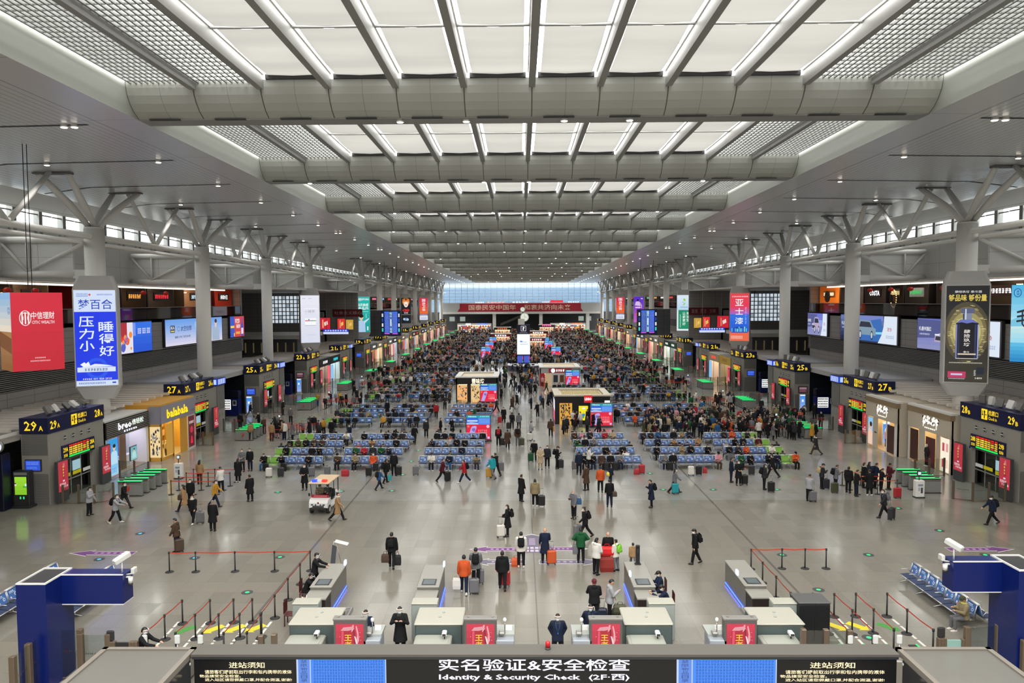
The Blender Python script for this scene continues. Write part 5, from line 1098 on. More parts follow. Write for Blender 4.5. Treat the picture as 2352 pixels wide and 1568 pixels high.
# ---------------------------------------------------------------- gaps: restroom blocks, recess walls, vending machines, info totems
for sx in (-1, 1):
    side = 'left' if sx < 0 else 'right'; L_ = 'A' if sx < 0 else 'B'
    for k in (1, 2, 4):
        y0 = gy(k) + 6.35; nm = '%d%s' % (28 - 2 * k, L_); x = lambda a: sx * (XF + a)
        t = thing('restroom_block', 'grey restroom block with a lit pictogram sign beside gate %s' % nm, 'restroom block', (sx * XF, y0, 0), 0, 'restroom blocks'); T_ = Matrix.Translation((-sx * XF, -y0, 0))
        mb = MB(); mb.box(x(.05), x(2.2), y0, y0 + 2.9, 0, 4.6, M_gw); mb.box(x(-.03), x(.05), y0 + .9, y0 + 2.7, 2.3, 4.5, mat('mirror_grey', (.2, .19, .19), .25)); mb.xf(T_).build('wall_block', t)
        mb = MB()
        for q in range(3): mb.box(x(.02), x(.05), y0 + 1.0 + q * .6, y0 + 1.4 + q * .6, 1.4, 1.95, M_rib)
        mb.box(x(.02), x(.05), y0 + 1.6, y0 + 2.0, .5, 1.0, M_rib)
        for q in range(2): mb.cyl((x(.0), y0 + 1.1 + q * 1.4, 2.65), (x(-.05), y0 + 1.1 + q * 1.4, 2.65), .2, .2, M_gw2, 14)
        mb.xf(T_).build('wall_symbols', t)
        mb = MB(); mb.box(x(-.1), x(1.6), y0 + .8, y0 + 2.9, 4.65, 5.35, NAVY); f = wface(mb, sx, XF - .11, y0 + .85, y0 + 2.85, 4.7, 5.3); f.rect(0, 1, 0, 1, scr(0x2a50e0), 0)
        for q in range(4): f.rect(.06 + q * .22, .25 + q * .22, .1, .9, scr(0xd8e8ff), 1); f.disc(.155 + q * .22, .72, .09, scr(0x2a50e0), 2, 8); f.rect(.12 + q * .22, .19 + q * .22, .15, .58, scr(0x2a50e0), 2)
        xa, xb = sorted((x(-.1), x(1.6))); f = cface(mb, xa, xb, y0 + .79, 4.7, 5.3); f.rect(0, 1, 0, 1, scr(0x2a50e0), 0); f.rect(.06, .48, .1, .9, scr(0xc4dcff), 1); f.rect(.52, .94, .1, .9, scr(0xc4dcff), 1); mb.xf(T_).build('pictogram_sign', t)
        mb = MB(); mb.box(x(4.6), x(4.9), y0 + 2.9, gy(k + 1), 0, 4.6, mat('recess_wall', S(24, 30, 38), .3)); mb.box(x(.3), x(4.9), gy(k + 1) + .2, gy(k + 1) + .3, 0, 4.6, mat('recess_wall', 0))
        struct('wall_recess', mb)
        # vending machine
        t = thing('vending_machine', 'dark blue vending machine in the recess in front of gate %d%s' % (27 - 2 * k, L_), 'vending machine', (x(2.9 if k != 4 else 3.2), gy(k + 1) - 1.9, 0), 0, 'vending machines')
        B_ = mat('vending_blue', S(16, 26, 92), .35); mb = MB(); mb.rbox(-1.15, 1.15, 0, .9, .05, 2.0, B_, .05); mb.box(-1.1, 1.1, .1, .85, 0, .06, M_rubber); mb.rbox(-1.15, 1.15, .15, .9, 2.0, 2.9, mat('vending_top', S(8, 10, 34), .4), .1); mb.build('cabinet', t)
        mb = MB(); f = cface(mb, -.95, .25, -.012, .75, 1.9); f.rect(0, 1, 0, 1, hexm(0xf4f6f4, .3, 1.15), 0); rr = random.Random(k)
        for i in range(4):
            for j in range(7): f.rect(.05 + j * .13, .14 + j * .13, .06 + i * .24, .2 + i * .24, hexm(rr.choice([0x404850, 0xb0b8b8, 0x707c78, 0x90382c]), .5), 1)
        mb.build('display_window', t); mb = MB(); f = cface(mb, .45, .9, -.012, 1.2, 1.8); f.rect(0, 1, 0, 1, hexm(0xd8dce0, .4), 0); f.rect(.15, .85, .2, .9, hexm(0x282c34, .5), 1); mb.build('payment_panel', t)
    for k in (1, 2) if sx > 0 else (2, 3):
        t = thing('info_totem', 'slim lit totem before the end wall of gate %d%s' % (29 - 2 * k, L_), 'totem', (sx * 31.9 if sx < 0 else 31.6, gy(k) - .9, 0), 0, 'slim lit totems')
        mb = MB(); mb.rbox(-.32, .32, -.12, .12, .05, 2.15, hexm(0xc8d0dc, .4), .03); mb.box(-.4, .4, -.25, .25, 0, .05, M_ltrim); mb.build('body', t); mb = MB(); f = cface(mb, -.28, .28, -.125, .3, 2.1); bands(f, lerp(0x9ab0e8, 0x3c90f0, 5)); f.rect(.3, .7, .55, .7, scr(0xf0f4ff), 2); f.rect(0, 1, .93, 1, scr(0xf4f8ff), 2); mb.build('screen', t)
# things before gate 29A: dark kiosk with a clock, green-screen kiosk
t = thing('touch_kiosk', 'black touch kiosk with a bright green screen before gate 29A', 'kiosk', (G(36, 1172).x, 46.3, 0)); mb = MB(); mb.rbox(-.5, .5, -.25, .25, .12, 2.35, M_rubber, .03); mb.rbox(-.62, .62, -.4, .35, 0, .14, M_rubber, .03); mb.build('cabinet', t)
mb = MB(); f = cface(mb, -.38, .38, -.256, .85, 2.0); bands(f, lerp(0x88c828, 0x9cdc34, 4)); f.rect(.0, .16, .5, .64, scr(0xe8d8c8), 2); f.rect(.0, .14, .6, .66, scr(0x202020), 3); f.rect(.86, 1, .48, .62, scr(0xd8eef0), 2); f.rect(.7, 1, .4, .48, scr(0x38a838), 2); mb.build('screen', t)
mb = MB(); f = cface(mb, -.42, .42, -.256, 2.1, 2.28); f.rect(0, 1, 0, 1, hexm(0x8a8a8a, .5), 0); f = cface(mb, -.3, .3, -.256, .55, .75); f.rect(.35, .5, .1, .9, scr(0x40e890), 0); f.rect(.7, .85, .1, .9, scr(0x40e890), 0); mb.build('button_panel', t)
t = thing('clock_totem', 'dark navy totem with a round clock at the left edge beside the green-screen kiosk', 'clock', (-33.45, 45.2, 0)); mb = MB(); mb.rbox(-.55, .55, 0, .8, 0, 3.6, mat('totem_navy', S(8, 12, 36), .4), .04); mb.build('totem_body', t)
mb = MB(); mb.cyl((.25, -.06, 4.1), (.25, .12, 4.1), .42, .42, M_steel, 24); mb.cyl((.25, .03, 3.55), (.25, .03, 3.7), .06, .06, M_rubber, 8); mb.build('clock_case', t); mb = MB(); mb.cyl((.25, -.065, 4.1), (.25, -.06, 4.1), .36, .36, hexm(0xeef0ff, .3, 1.0), 24); mb.box(.24, .26, -.075, -.07, 4.1, 4.38, M_dark); mb.box(.25, .45, -.075, -.07, 4.09, 4.11, M_dark); mb.build('clock_face', t)
# ================================================================ waiting-area benches: two rows of eight seats back to back
M_navyseat = mat('seat_navy', S(46, 58, 86), .5); M_seatad = mat('backrest_print', S(66, 106, 166), .45); M_green = mat('seat_green', S(122, 172, 66), .45)
M_chrome = mat('bench_alu', (.62, .62, .63), .3, .6); M_adw = mat('print_white', S(206, 220, 240), .5); M_adp = mat('print_rose', S(214, 150, 150), .5)
PT, NS = .69, 7
def seat_mesh(green, fine=True):
    m = M_green if green else M_navyseat; mb = MB()
    R = [(-.2, .46), (-.62, .43), (-.66, .40), (-.2, .42)]
    mb.loft([[(x, y, z) for y, z in R] for x in (-.31, .31)], m, True, False)
    mb.cyl((-.34, -.655, .415), (.34, -.655, .415), .022, .022, M_chrome, 8)
    return mb
def back_mesh(green):
    mb = MB(); m = M_green if green else M_seatad
    mb.loft([[(x, -.17, .50), (x, -.04, .93), (x, -.01, .93), (x, -.13, .50)] for x in (-.3, .3)], m, True, False)
    mb.cyl((-.345, -.03, .95), (.345, -.03, .95), .035, .035, M_chrome, 8)
    for x in (-.315, .315): mb.tube([(x, -.18, .48), (x, -.05, .93)], .018, M_chrome, 6)
    u, v = Vector((1, 0, 0)), Vector((0, .13, .43)).normalized(); f = Face(mb, (-.3, -.172, .50), u * .6, v * .45, .004)
    if not green:
        for q in range(3): f.rect(.18 + q * .16, .30 + q * .16, .74, .84, M_adw, 1)
        f.rect(.18, .74, .64, .68, M_adw, 1); f.disc(.72, .42, .075, M_adw, 1, 10); f.disc(.72, .42, .04, M_seatad, 2, 8); f.disc(.22, .2, .06, M_adp, 1, 8); f.disc(.22, .26, .04, M_adw, 2, 8)
    return mb
def bench_frame(n):
    mb = MB(); L = n * PT
    mb.box(-L / 2, L / 2, -.36, -.28, .33, .40, M_chrome); mb.box(-L / 2, L / 2, .28, .36, .33, .40, M_chrome)
    for j in range(n + 1):
        x = -L / 2 + PT * j
        for s in (-1, 1):
            mb.tube([(x, s * .16, .52), (x, s * .28, .64), (x, s * .56, .63)], .016, M_chrome, 6)
            if j % 2 == 0: mb.tube([(x, s * .32, .34), (x, s * .32, .08), (x, s * .60, .03)], [.03, .03, .02], M_chrome, 6); mb.tube([(x, s * .32, .08), (x, s * .08, .03)], [.03, .02], M_chrome, 6)
    return mb
SEATM = {g: seat_mesh(g).mesh('seat') for g in (False, True)}; BACKM = {g: back_mesh(g).mesh('backrest') for g in (False, True)}; FRM = {8: bench_frame(NS).mesh('frame')}
SEATS = []          # every seat: (x, y, facing angle, block name, row, seat, group)
def bench(x, y, label, n=7, green=(), rz=0.0, fine=True, group='benches of the waiting area'):
    t = thing('waiting_bench', label, 'bench', (x, y, 0), rz, group)
    def link(nm, me, loc=(0, 0, 0), r=0.0):
        o = bpy.data.objects.new(nm, me); COL.objects.link(o); o.parent = t; o.location = loc; o.rotation_euler = (0, 0, r); return o
    link('frame', FRM[8])
    for j in range(n):
        gx = PT * (j - 3); gr = j in green
        for s, r in ((0, 0.0), (1, PI)):
            link('seat', SEATM[gr], (gx, 0, 0), r); link('backrest', BACKM[gr], (gx, 0, 0), r)
    return t
def far_bench(green):
    mb = MB()
    for s in (1, -1):
        M_ = Matrix.Rotation(0 if s > 0 else PI, 4, 'Z')
        for j in range(NS):
            gx = PT * (j - 3); g = M_green if j in green else M_navyseat; a = M_green if j in green else M_seatad
            q = lambda pts, m: mb.quad([M_ @ Vector(p) for p in pts], m)
            q([(gx - .31, -.66, .42), (gx + .31, -.66, .42), (gx + .31, -.2, .45), (gx - .31, -.2, .45)], g); q([(gx - .29, -.17, .5), (gx + .29, -.17, .5), (gx + .29, -.04, .93), (gx - .29, -.04, .93)], a)
            q([(gx - .1, -.14, .62), (gx + .16, -.14, .62), (gx + .16, -.1, .76), (gx - .1, -.1, .76)], M_adw) if j not in green else None
        mb.box(-2.4, 2.4, -.05, .02, .92, .97, M_chrome, M_); mb.box(-2.4, 2.4, -.68, -.64, .39, .44, M_chrome, M_)
        for x in (-2.3, 0, 2.3): mb.box(x - .04, x + .04, -.5, -.44, 0, .4, M_chrome, M_)
    return mb.mesh('bench_far')
FARM = {}
BLK_X = [(-18.5, 'far left', (0, 1)), (-12.75, 'mid-left', ()), (-6.15, 'inner left', ()), (6.3, 'inner right', ()), (12.5, 'mid-right', ()), (18.35, 'far right', (5, 6))]
LEAVE = set([(2, 2), (1, 3), (3, 3), (4, 2), (4, 3), (7, 2), (7, 3), (9, 2), (9, 3)])   # (group, block) where kiosks stand
NG = 12
for g in range(NG):
    for b, (bx, bn, gr) in enumerate(BLK_X):
        if (g, b) in LEAVE: continue
        for r in range(4):
            y = 57.0 + 19.2 * g + 3.28 * r; x = bx + (.05 if b in (0, 5) else 0)
            lab = 'blue double bench, %s row, %s block, %s group from the front' % (ORD[r].replace('nearest', 'first'), bn, ORD[g].replace('nearest', 'first'))
            if gr: lab = lab.replace('blue', 'blue-green')
            if g < 1: bench(x, y, lab, NS, gr)
            else:
                k = gr
                if k not in FARM: FARM[k] = far_bench(k)
                o = bpy.data.objects.new('waiting_bench', FARM[k]); COL.objects.link(o); o.location = (x, y, 0); tag(o, lab, 'bench', 'benches of the waiting area')
            for j in range(NS):
                SEATS.append((x + PT * (j - 3), y - .42, 0.0, bn, r, j, g)); SEATS.append((x + PT * (j - 3), y + .42, PI, bn, r, j, g))
# foreground benches along the side walls of the security area
bench(17.35, 31.1, 'blue double bench by the right portal with a person in a hi-vis jacket', NS, (), PI / 2 * -1, group='benches beside the security lanes')
bench(20.4, 31.6, 'blue double bench cut by the right edge behind the navy portal', NS, (), PI / 2, group='benches beside the security lanes')
bench(-19.5, 30.9, 'blue double bench behind the left navy portal post', NS, (), PI / 2, group='benches beside the security lanes')
bench(-22.3, 31.2, 'blue double bench at the left edge left of the navy portal', NS, (), PI / 2, group='benches beside the security lanes')
# ================================================================ LED advert cabinets, kiosks, clock tower
def led_cabinet(x, y, label, w=2.2, h=2.45):
    t = thing('advert_screen', label, 'screen', (x, y, 0), 0, 'red and blue advert screens on the hall floor')
    mb = MB(); mb.box(-w / 2 - .05, w / 2 + .05, 0, .35, .02, h + .05, M_char); mb.box(-w / 2 - .1, w / 2 + .1, -.1, .45, 0, .16, M_char); mb.build('cabinet', t)
    mb = MB(); f = cface(mb, -w / 2, w / 2, -.01, .2, h); f.rect(0, 1, 0, 1, scr(0xe81840), 0)
    f.rect(0, 1, .90, 1, scr(0x18a0a8), 1); f.text('Hisense', .08, .42, .92, .98, scr(0xf0ffff), 2, .03) if y < 90 else f.rect(.08, .42, .93, .97, scr(0xf0ffff), 2); strokes(f, .56, .95, .92, .98, 1, 5, scr(0xc8f8f8), 2, 1)
    f.rect(0, .5, .62, .90, scr(0x2c64e0), 1); f.rect(.5, 1, .62, .90, scr(0x4c86e8), 1); f.rect(.03, .47, .74, .80, scr(0xd0e0f8), 2); f.poly([(0, .62), (.5, .62), (.5, .68), (.2, .72), (0, .68)], scr(0xa8c8f0), 2); strokes(f, .52, .96, .66, .86, 5, 8, scr(0x80b0f4), 2, 2)
    f.poly([(.05, .03), (.25, .03), (.43, .5), (.39, .57), (.25, .55), (.2, .5)], scr(0xb8a8ec), 2); f.text('零', .22, .38, .32, .46, scr(0x5838a0), 3, .02)
    strokes(f, .48, .88, .24, .42, 2, 5, scr(0xf88890), 3, 4); f.text('0酒精', .48, .88, .12, .23, scr(0xfca0a0), 3, .02); f.disc(.08, .54, .1, scr(0xe88060), 3); f.disc(.9, .54, .14, scr(0xf0c8d8), 3); f.rect(.88, .97, .03, .12, scr(0xd8b8f0), 3)
    mb.build('screen', t)
led_cabinet((1095.5 - 1194) * 67 / 1700 + CX, 67.8, 'red and blue advert screen standing in the inner left benches, nearest to the security lanes')
led_cabinet((1382 - 1194) * 75 / 1700 + CX, 75.2, 'red and blue advert screen at the corner of the black toy kiosk', 2.2)
led_cabinet((1121 - 1194) * 94 / 1700 + CX, 93.6, 'red and blue advert screen at the corner of the warm-lit left kiosk', 2.1)
led_cabinet((1314 - 1194) * 112 / 1700 + CX, 111.6, 'red and blue advert screen at the corner of the white kiosk with a red sign', 2.1)
for i, (px, py, w_) in enumerate(((1116, 823, 2.1), (1124, 808, 2.1), (1132, 795, 2.0), (1277, 823, 2.1), (1260, 806, 2.1), (1253, 796, 2.0))):
    p = G(px, py); led_cabinet(p.x, p.y, 'small far advert screen %s of the clock tower, %s' % ('left' if i < 3 else 'right', ('nearest of three', 'middle of three', 'farthest of three')[i % 3]), w_, 2.6)
def kiosk(x0, x1, y0, y1, h, label, body, roof=M_ltrim):
    t = thing('kiosk', label, 'kiosk', ((x0 + x1) / 2, y0, 0), 0); w_ = (x1 - x0) / 2; d = y1 - y0
    mb = MB(); mb.box(-w_, w_, d - .15, d, 0, h, body); mb.box(-w_, -w_ + .15, 0, d, 0, h, body); mb.box(w_ - .15, w_, 0, d, 0, h, body); mb.box(-w_, w_, 0, .15, h - .85, h, body); mb.build('walls', t)
    mb = MB(); mb.box(-w_ - .1, w_ + .1, -.1, .5, h, h + .15, roof); mb.box(-w_ - .1, w_ + .1, d - .4, d + .1, h, h + .15, roof); mb.box(-w_ - .1, -w_ + .6, .5, d - .4, h, h + .15, roof); mb.box(w_ - .6, w_ + .1, .5, d - .4, h, h + .15, roof); mb.box(-w_ + .6, w_ - .6, .5, d - .4, h - .15, h - .05, hexm(0xd8ccb4, .7)); mb.build('roof', t)
    mb = MB(); mb.box(-w_ + .3, w_ - .3, .4, d - .3, h - .95, h - .9, hexm(0xffdca0, .5, 5.0)); mb.build('ceiling_light', t)
    r = random.Random(int(x0 * 5)); mb = MB(); f = cface(mb, -w_ + .2, w_ - .2, d - .3, .1, h - .9)
    for i in range(16):
        for j in range(5): f.rect(i / 16, (i + .85) / 16, j / 5, (j + r.uniform(.5, .85)) / 5, hexm(r.choice([0xf4ecd8, 0xc05a28, 0xf0b050, 0x402818, 0x8a3020, 0xe8d8c0]), .6), 1)
    mb.build('shelves', t)
    return t, w_, d
t, w_, d = kiosk(-8.9, -3.55, 94.4, 101, 3.15, 'warm-lit kiosk with a black front and glowing sign, left of the aisle', hexm(0x14100e, .5))
mb = MB(); f = cface(mb, -w_, w_, -.02, 0, 3.15); f.rect(.03, .27, .1, .72, hexm(0xf0b070, .5, 1.0), 1); f.rect(.27, .36, 0, 1, hexm(0x14100e, .5), 1); f.rect(.36, .62, .1, .72, hexm(0xe8c488, .5, 1.0), 1); f.text('豐味坊', .38, .68, .75, .97, hexm(0xffe8c8, .3, 1.8), 2, .05)
r = random.Random(1)
for j in range(60): a = r.choice((.04, .37)); u = a + r.random() * .2; v = .12 + r.random() * .5; f.rect(u, u + .025, v, v + .06, hexm(r.choice([0x8a4a20, 0xf8d890, 0x5a2c14, 0xd88838, 0xfff0d0]), .5, .4), 2)
mb.build('shop_front', t)
t, w_, d = kiosk(3.0, 8.75, 77.2, 83.2, 2.95, 'black toy kiosk with a red square sign, yellow lightbox and tiled roof', hexm(0x0e0e12, .4), hexm(0xcfc6b4, .6))
mb = MB(); f = cface(mb, -w_, w_, -.02, 0, 2.95); f.rect(.0, 1, 0, 1, hexm(0x0e0e12, .4), 0); f.rect(.08, .31, .0, .76, hexm(0xf0b040, .5, .8), 1)
for j in range(50): u = .09 + r.random() * .19; v = .04 + r.random() * .66; f.rect(u, u + .02, v, v + .06, hexm(r.choice([0xf8e0a0, 0x3a2418, 0x983020, 0x2a4a80, 0x181818]), .5, .3), 2)
f.rect(.43, .60, .14, .66, scr(0xf4e818), 1); f.rect(.49, .55, .54, .6, scr(0xf0f0f0), 2); f.rect(.485, .545, .3, .38, scr(0x2880c8), 2); f.rect(.5, .53, .22, .3, scr(0x38a050), 2); f.disc(.515, .42, .08, scr(0xf0d020), 3); mb.build('shop_front', t)
mb = MB(); f = cface(mb, .15, 1.0, -.12, 2.3, 3.05); mb.box(.15, 1.0, -.11, 0, 2.3, 3.05, hexm(0xd01018, .4)); f.rect(0, 1, 0, 1, scr(0xe41420), 0); f.text('LEGO', .08, .92, .3, .7, hexm(0xffffff, .3, 1.2), 2, .05); mb.build('red_sign', t)
mb = MB(); f = cface(mb, 2.3, 2.85, -.05, 2.25, 2.5); f.rect(0, 1, 0, 1, hexm(0xffffff, .3, 1.2), 0); mb.build('white_sign', t)
mb = MB()
for i in range(22):
    for j in range(8): mb.cyl((-w_ + .9 + i * .19, .9 + j * .55, 2.95 - .05), (-w_ + .9 + i * .19, .9 + j * .55, 2.98), .07, .07, hexm(0xcabf9c if (i + j) % 3 else 0xd8c050, .6), 6)
tag(mb.build('roof_studs', t), None, None, None, 'stuff')
mb = MB(); f = Face(mb, (-w_ - .02, 3.5, .2), (0, -3.3, 0), (0, 0, 2.3)); bands(f, [0xe04878, 0xe8e4f0]); mb.build('side_lightbox', t)
t, w_, d = kiosk(2.35, 8.4, 112.2, 119, 2.75, 'white kiosk with a red sign and round white logo, right of the aisle', hexm(0xb0aca8, .5))
mb = MB(); f = cface(mb, -w_, w_, -.02, 0, 2.75); f.rect(.0, .12, 0, .7, hexm(0xb81828, .5), 1); f.rect(.13, .3, 0, .7, hexm(0xf0d0a0, .5, .5), 1); f.rect(.3, .7, 0, .72, hexm(0xcfc6c2, .5), 1); f.rect(.34, .45, .2, .6, hexm(0x28303c, .5), 2); f.rect(.5, .6, .2, .6, hexm(0x6a4020, .5), 2); f.rect(.22, .8, .73, .98, hexm(0xa01830, .5, .5), 1); f.disc(.33, .85, .32, hexm(0xffffff, .3, 1.3), 2); strokes(f, .4, .62, .78, .94, 1, 4, hexm(0xffffff, .3, 1.4), 2, 1); strokes(f, .66, .76, .8, .92, 1, 2, hexm(0xf0c8c8, .3, 1), 2, 2); mb.build('shop_front', t)
for i, (px, py, w0, hh, c, lb) in enumerate(((1150, 790, 6, 3, 0x801828, 'dark red kiosk far down the left side of the aisle'), (1154, 774, 6, 3.4, 0x282018, 'dark kiosk with orange letters under the escalator'), (1236, 782, 6, 3, 0x701820, 'dark red kiosk far down the right side of the aisle'), (1233, 800, 4.5, 2.8, 0x8a2030, 'red booth far down the right side of the aisle'), (1256, 768, 6, 3.6, 0x402838, 'kiosk with a pink sign near the far end'))):
    p = G(px, py); t, w_, d = kiosk(p.x - w0 / 2, p.x + w0 / 2, p.y, p.y + 4, hh, lb, hexm(c, .5)); mb = MB(); f = cface(mb, -w_, w_, -.03, hh - .8, hh + (.0 if i != 4 else .8)); strokes(f, .2, .8, .15, .85, 1, 5, hexm((0xffffff, 0xff6020, 0xffffff, 0xffe0e0, 0xff60b0)[i], .3, 1.6), 1, i); mb.build('sign', t)
    mb = MB(); f = cface(mb, -w_ + .3, w_ - .3, -.02, .2, hh - .9); strokes(f, 0, 1, 0, 1, 3, 6, hexm(0xf8e8d0, .3, .8), 1, i + 4); mb.build('shop_front', t)
# clock tower with screens and information desk
t = thing('clock_tower', 'tall clock tower with a white screen and two clock faces on the centre aisle', 'clock tower', (0, 138, 0))
mb = MB(); mb.cyl((0, 0, 0), (0, 0, 1.2), 1.35, 1.25, hexm(0x283048, .4), 16, True, False); mb.box(-1.0, 1.0, -.6, .6, 1.2, 2.9, M_char); mb.box(-1.25, 1.25, -.55, .55, 2.9, 7.0, M_char); mb.box(-1.2, 1.2, -.5, .5, 7.0, 8.5, hexm(0x1c1438, .4)); mb.box(-1.0, .2, -.3, .3, 8.5, 9.6, M_ltrim); mb.build('tower_body', t)
mb = MB(); f = cface(mb, -1.2, 1.2, -.57, 2.98, 6.75); f.rect(0, 1, 0, 1, hexm(0xf6f8ff, .3, 1.05), 0); f.poly([(.2, .62), (.36, .6), (.5, .64), (.36, .66), (.3, .7)], scr(0x5090e0), 1); strokes(f, .48, .74, .58, .64, 1, 4, scr(0x90b0e0), 1, 1); strokes(f, .24, .84, .48, .53, 1, 8, scr(0x6890c8), 1, 2); mb.build('white_screen', t)
mb = MB()
for a in (-.62, .62):
    f = cface(mb, a - .55, a + .55, -.68, 1.35, 2.8); f.rect(0, 1, 0, 1, scr(0x1c2870), 0)
    for q in range(4): f.rect(.06 + q * .22, .2 + q * .22, .08, .95, scr(0x3c50e0), 1); f.rect(.08 + q * .22, .14 + q * .22, .1, .9, scr(0x8090f8), 2)
    f.rect(.9, 1, .1, .3, scr(0x20c890), 2); f.rect(.9, 1, .5, .9, scr(0xd84090), 2)
mb.build('departure_screens', t)
mb = MB(); f = cface(mb, -1.2, 1.2, -.52, 7.2, 8.4); f.rect(.3, .7, .1, .9, scr(WHT), 1); f.rect(.33, .67, .15, .85, hexm(0x1c1438, .4), 2); f.text('?', .4, .6, .22, .8, scr(WHT), 3, .04); f.rect(.2, .8, -.28, -.14, scr(0xd0d8e8), 1); mb.build('information_sign', t)
mb = MB(); mb.cyl((.2, -.25, 9.9), (.2, .25, 9.9), .82, .82, M_chrome, 24); mb.cyl((-.15, -.2, 11.35), (-.15, .2, 11.35), .45, .45, M_chrome, 20); mb.cyl((.2, 0, 8.4), (.2, 0, 9.2), .12, .12, M_char, 8); mb.cyl((-.1, 0, 10.6), (-.12, 0, 11), .08, .08, M_char, 8); mb.build('clock_cases', t)
mb = MB()
for c, r_, y_ in (((.2, -.26, 9.9), .7, 0), ((-.15, -.21, 11.35), .37, 0)):
    mb.cyl(c, (c[0], c[1] - .01, c[2]), r_, r_, hexm(0xe6ecdc, .3, .9), 24); mb.box(c[0] - .02, c[0] + .02, c[1] - .02, c[1] - .012, c[2], c[2] + r_ * .8, M_dark); mb.box(c[0], c[0] + r_ * .55, c[1] - .02, c[1] - .012, c[2] - .02, c[2] + .02, M_dark)
mb.build('clock_faces', t)
t = thing('information_desk', 'white ring-shaped information desk round the foot of the clock tower', 'desk', (0, 138, 0)); mb = MB()
for q in range(16):
    a0, a1 = 2 * PI * q / 16, 2 * PI * (q + 1) / 16
    for r0, r1, z0, z1, m in ((2.6, 3.1, .95, 1.05, hexm(0xf0f0f0, .4)), (2.9, 3.0, 0, .95, hexm(0x50506a, .4))):
        P_ = lambda a, r_, z: (r_ * math.cos(a), r_ * math.sin(a), z)
        mb.add([P_(a0, r0, z0), P_(a1, r0, z0), P_(a1, r1, z0), P_(a0, r1, z0), P_(a0, r0, z1), P_(a1, r0, z1), P_(a1, r1, z1), P_(a0, r1, z1)], [(0, 3, 2, 1), (4, 5, 6, 7), (0, 1, 5, 4), (2, 3, 7, 6), (1, 2, 6, 5), (3, 0, 4, 7)], m)
mb.build('counter', t); mb = MB()
for q in range(7): a = PI + .4 + q * .4; mb.box(3.0 * math.cos(a) - .2, 3.0 * math.cos(a) + .2, 3 * math.sin(a) - .02, 3 * math.sin(a) + .02, 1.05, 1.4, hexm(0xe8ecf4, .4, .8))
mb.build('desk_screens', t)
# ================================================================ security lanes in the foreground
CAN = S(186, 50, 58)
def xray(px, side, ix, dark=False):
    X = CX + (px - 1194) * 26.5 / 1700; t = thing('baggage_scanner', 'grey baggage X-ray scanner in the %s security lane from the left' % ORD[ix].replace('nearest', 'first'), 'scanner', (X, 26.0, 0), 0, 'X-ray baggage scanners')
    top = mat('scanner_top', S(172, 170, 158), .5); bod = mat('scanner_body', S(74, 86, 86), .45); lt = mat('scanner_light', S(150, 158, 154), .45)
    mb = MB(); mb.rbox(-.85, .85, -.05, 1.35, .35, 1.36, bod, .04); mb.rbox(-.88, .88, -.08, 1.38, 1.36, 1.44, top, .03); mb.box(-.8, .8, 0, 1.3, .05, .35, M_char)
    for q in ((-.1, .5), (.0, .9)): mb.cyl((q[0] + .1, q[1], 1.44), (q[0] + .1, q[1], 1.455), .06, .06, lt, 10)
    mb.build('tunnel_housing', t)
    mb = MB(); mb.box(-.45, .45, 1.35, 1.37, .6, 1.2, M_rubber); mb.build('lead_curtain', t)
    mb = MB(); mb.rbox(-.82, .5, -1.3, -.05, .35, 1.03, mat('conveyor_top', S(158, 158, 148), .4), .03); mb.box(-.7, .4, -1.25, -.1, 1.03, 1.045, mat('conveyor_belt', S(160, 162, 152), .5)); mb.box(-.75, .45, -1.2, -.1, 0, .35, bod); mb.build('entry_conveyor', t)
    mb = MB(); mb.rbox(-.5 , .75, 1.38, 3.1, .55, .72, mat('roller_steel', (.34, .34, .34), .3, .7), .02)
    for q in range(12): mb.cyl((-.42, 1.5 + q * .13, .735), (.67, 1.5 + q * .13, .735), .03, .03, M_steel, 6)
    for q in ((-.4, 1.6), (.65, 1.6), (-.4, 2.9), (.65, 2.9)): mb.box(q[0] - .03, q[0] + .03, q[1] - .03, q[1] + .03, 0, .55, M_steel)
    mb.build('exit_rollers', t)
    mb = MB(); sx = -1 if side > 0 else 1; mb.rbox(-1.2 if side > 0 else .25, -.2 if side > 0 else 1.25, 1.45, 1.95, .1, 1.5, lt, .03); mb.rbox(-1.2 if side > 0 else .25, -.2 if side > 0 else 1.25, 1.42, 1.98, 1.5, 1.56, top, .02); mb.build('control_cabinet', t)
    mb = MB(); mb.cyl((.25, -.4, 1.04), (.25, -.4, 1.2), .02, .02, M_rubber, 6); mb.rbox(.17, .33, -.55, -.25, 1.18, 1.3, hexm(0xe8e8e6, .4), .02); mb.box(.19, .31, -.56, -.55, 1.2, 1.28, M_dark); mb.build('camera_head', t)
    return t
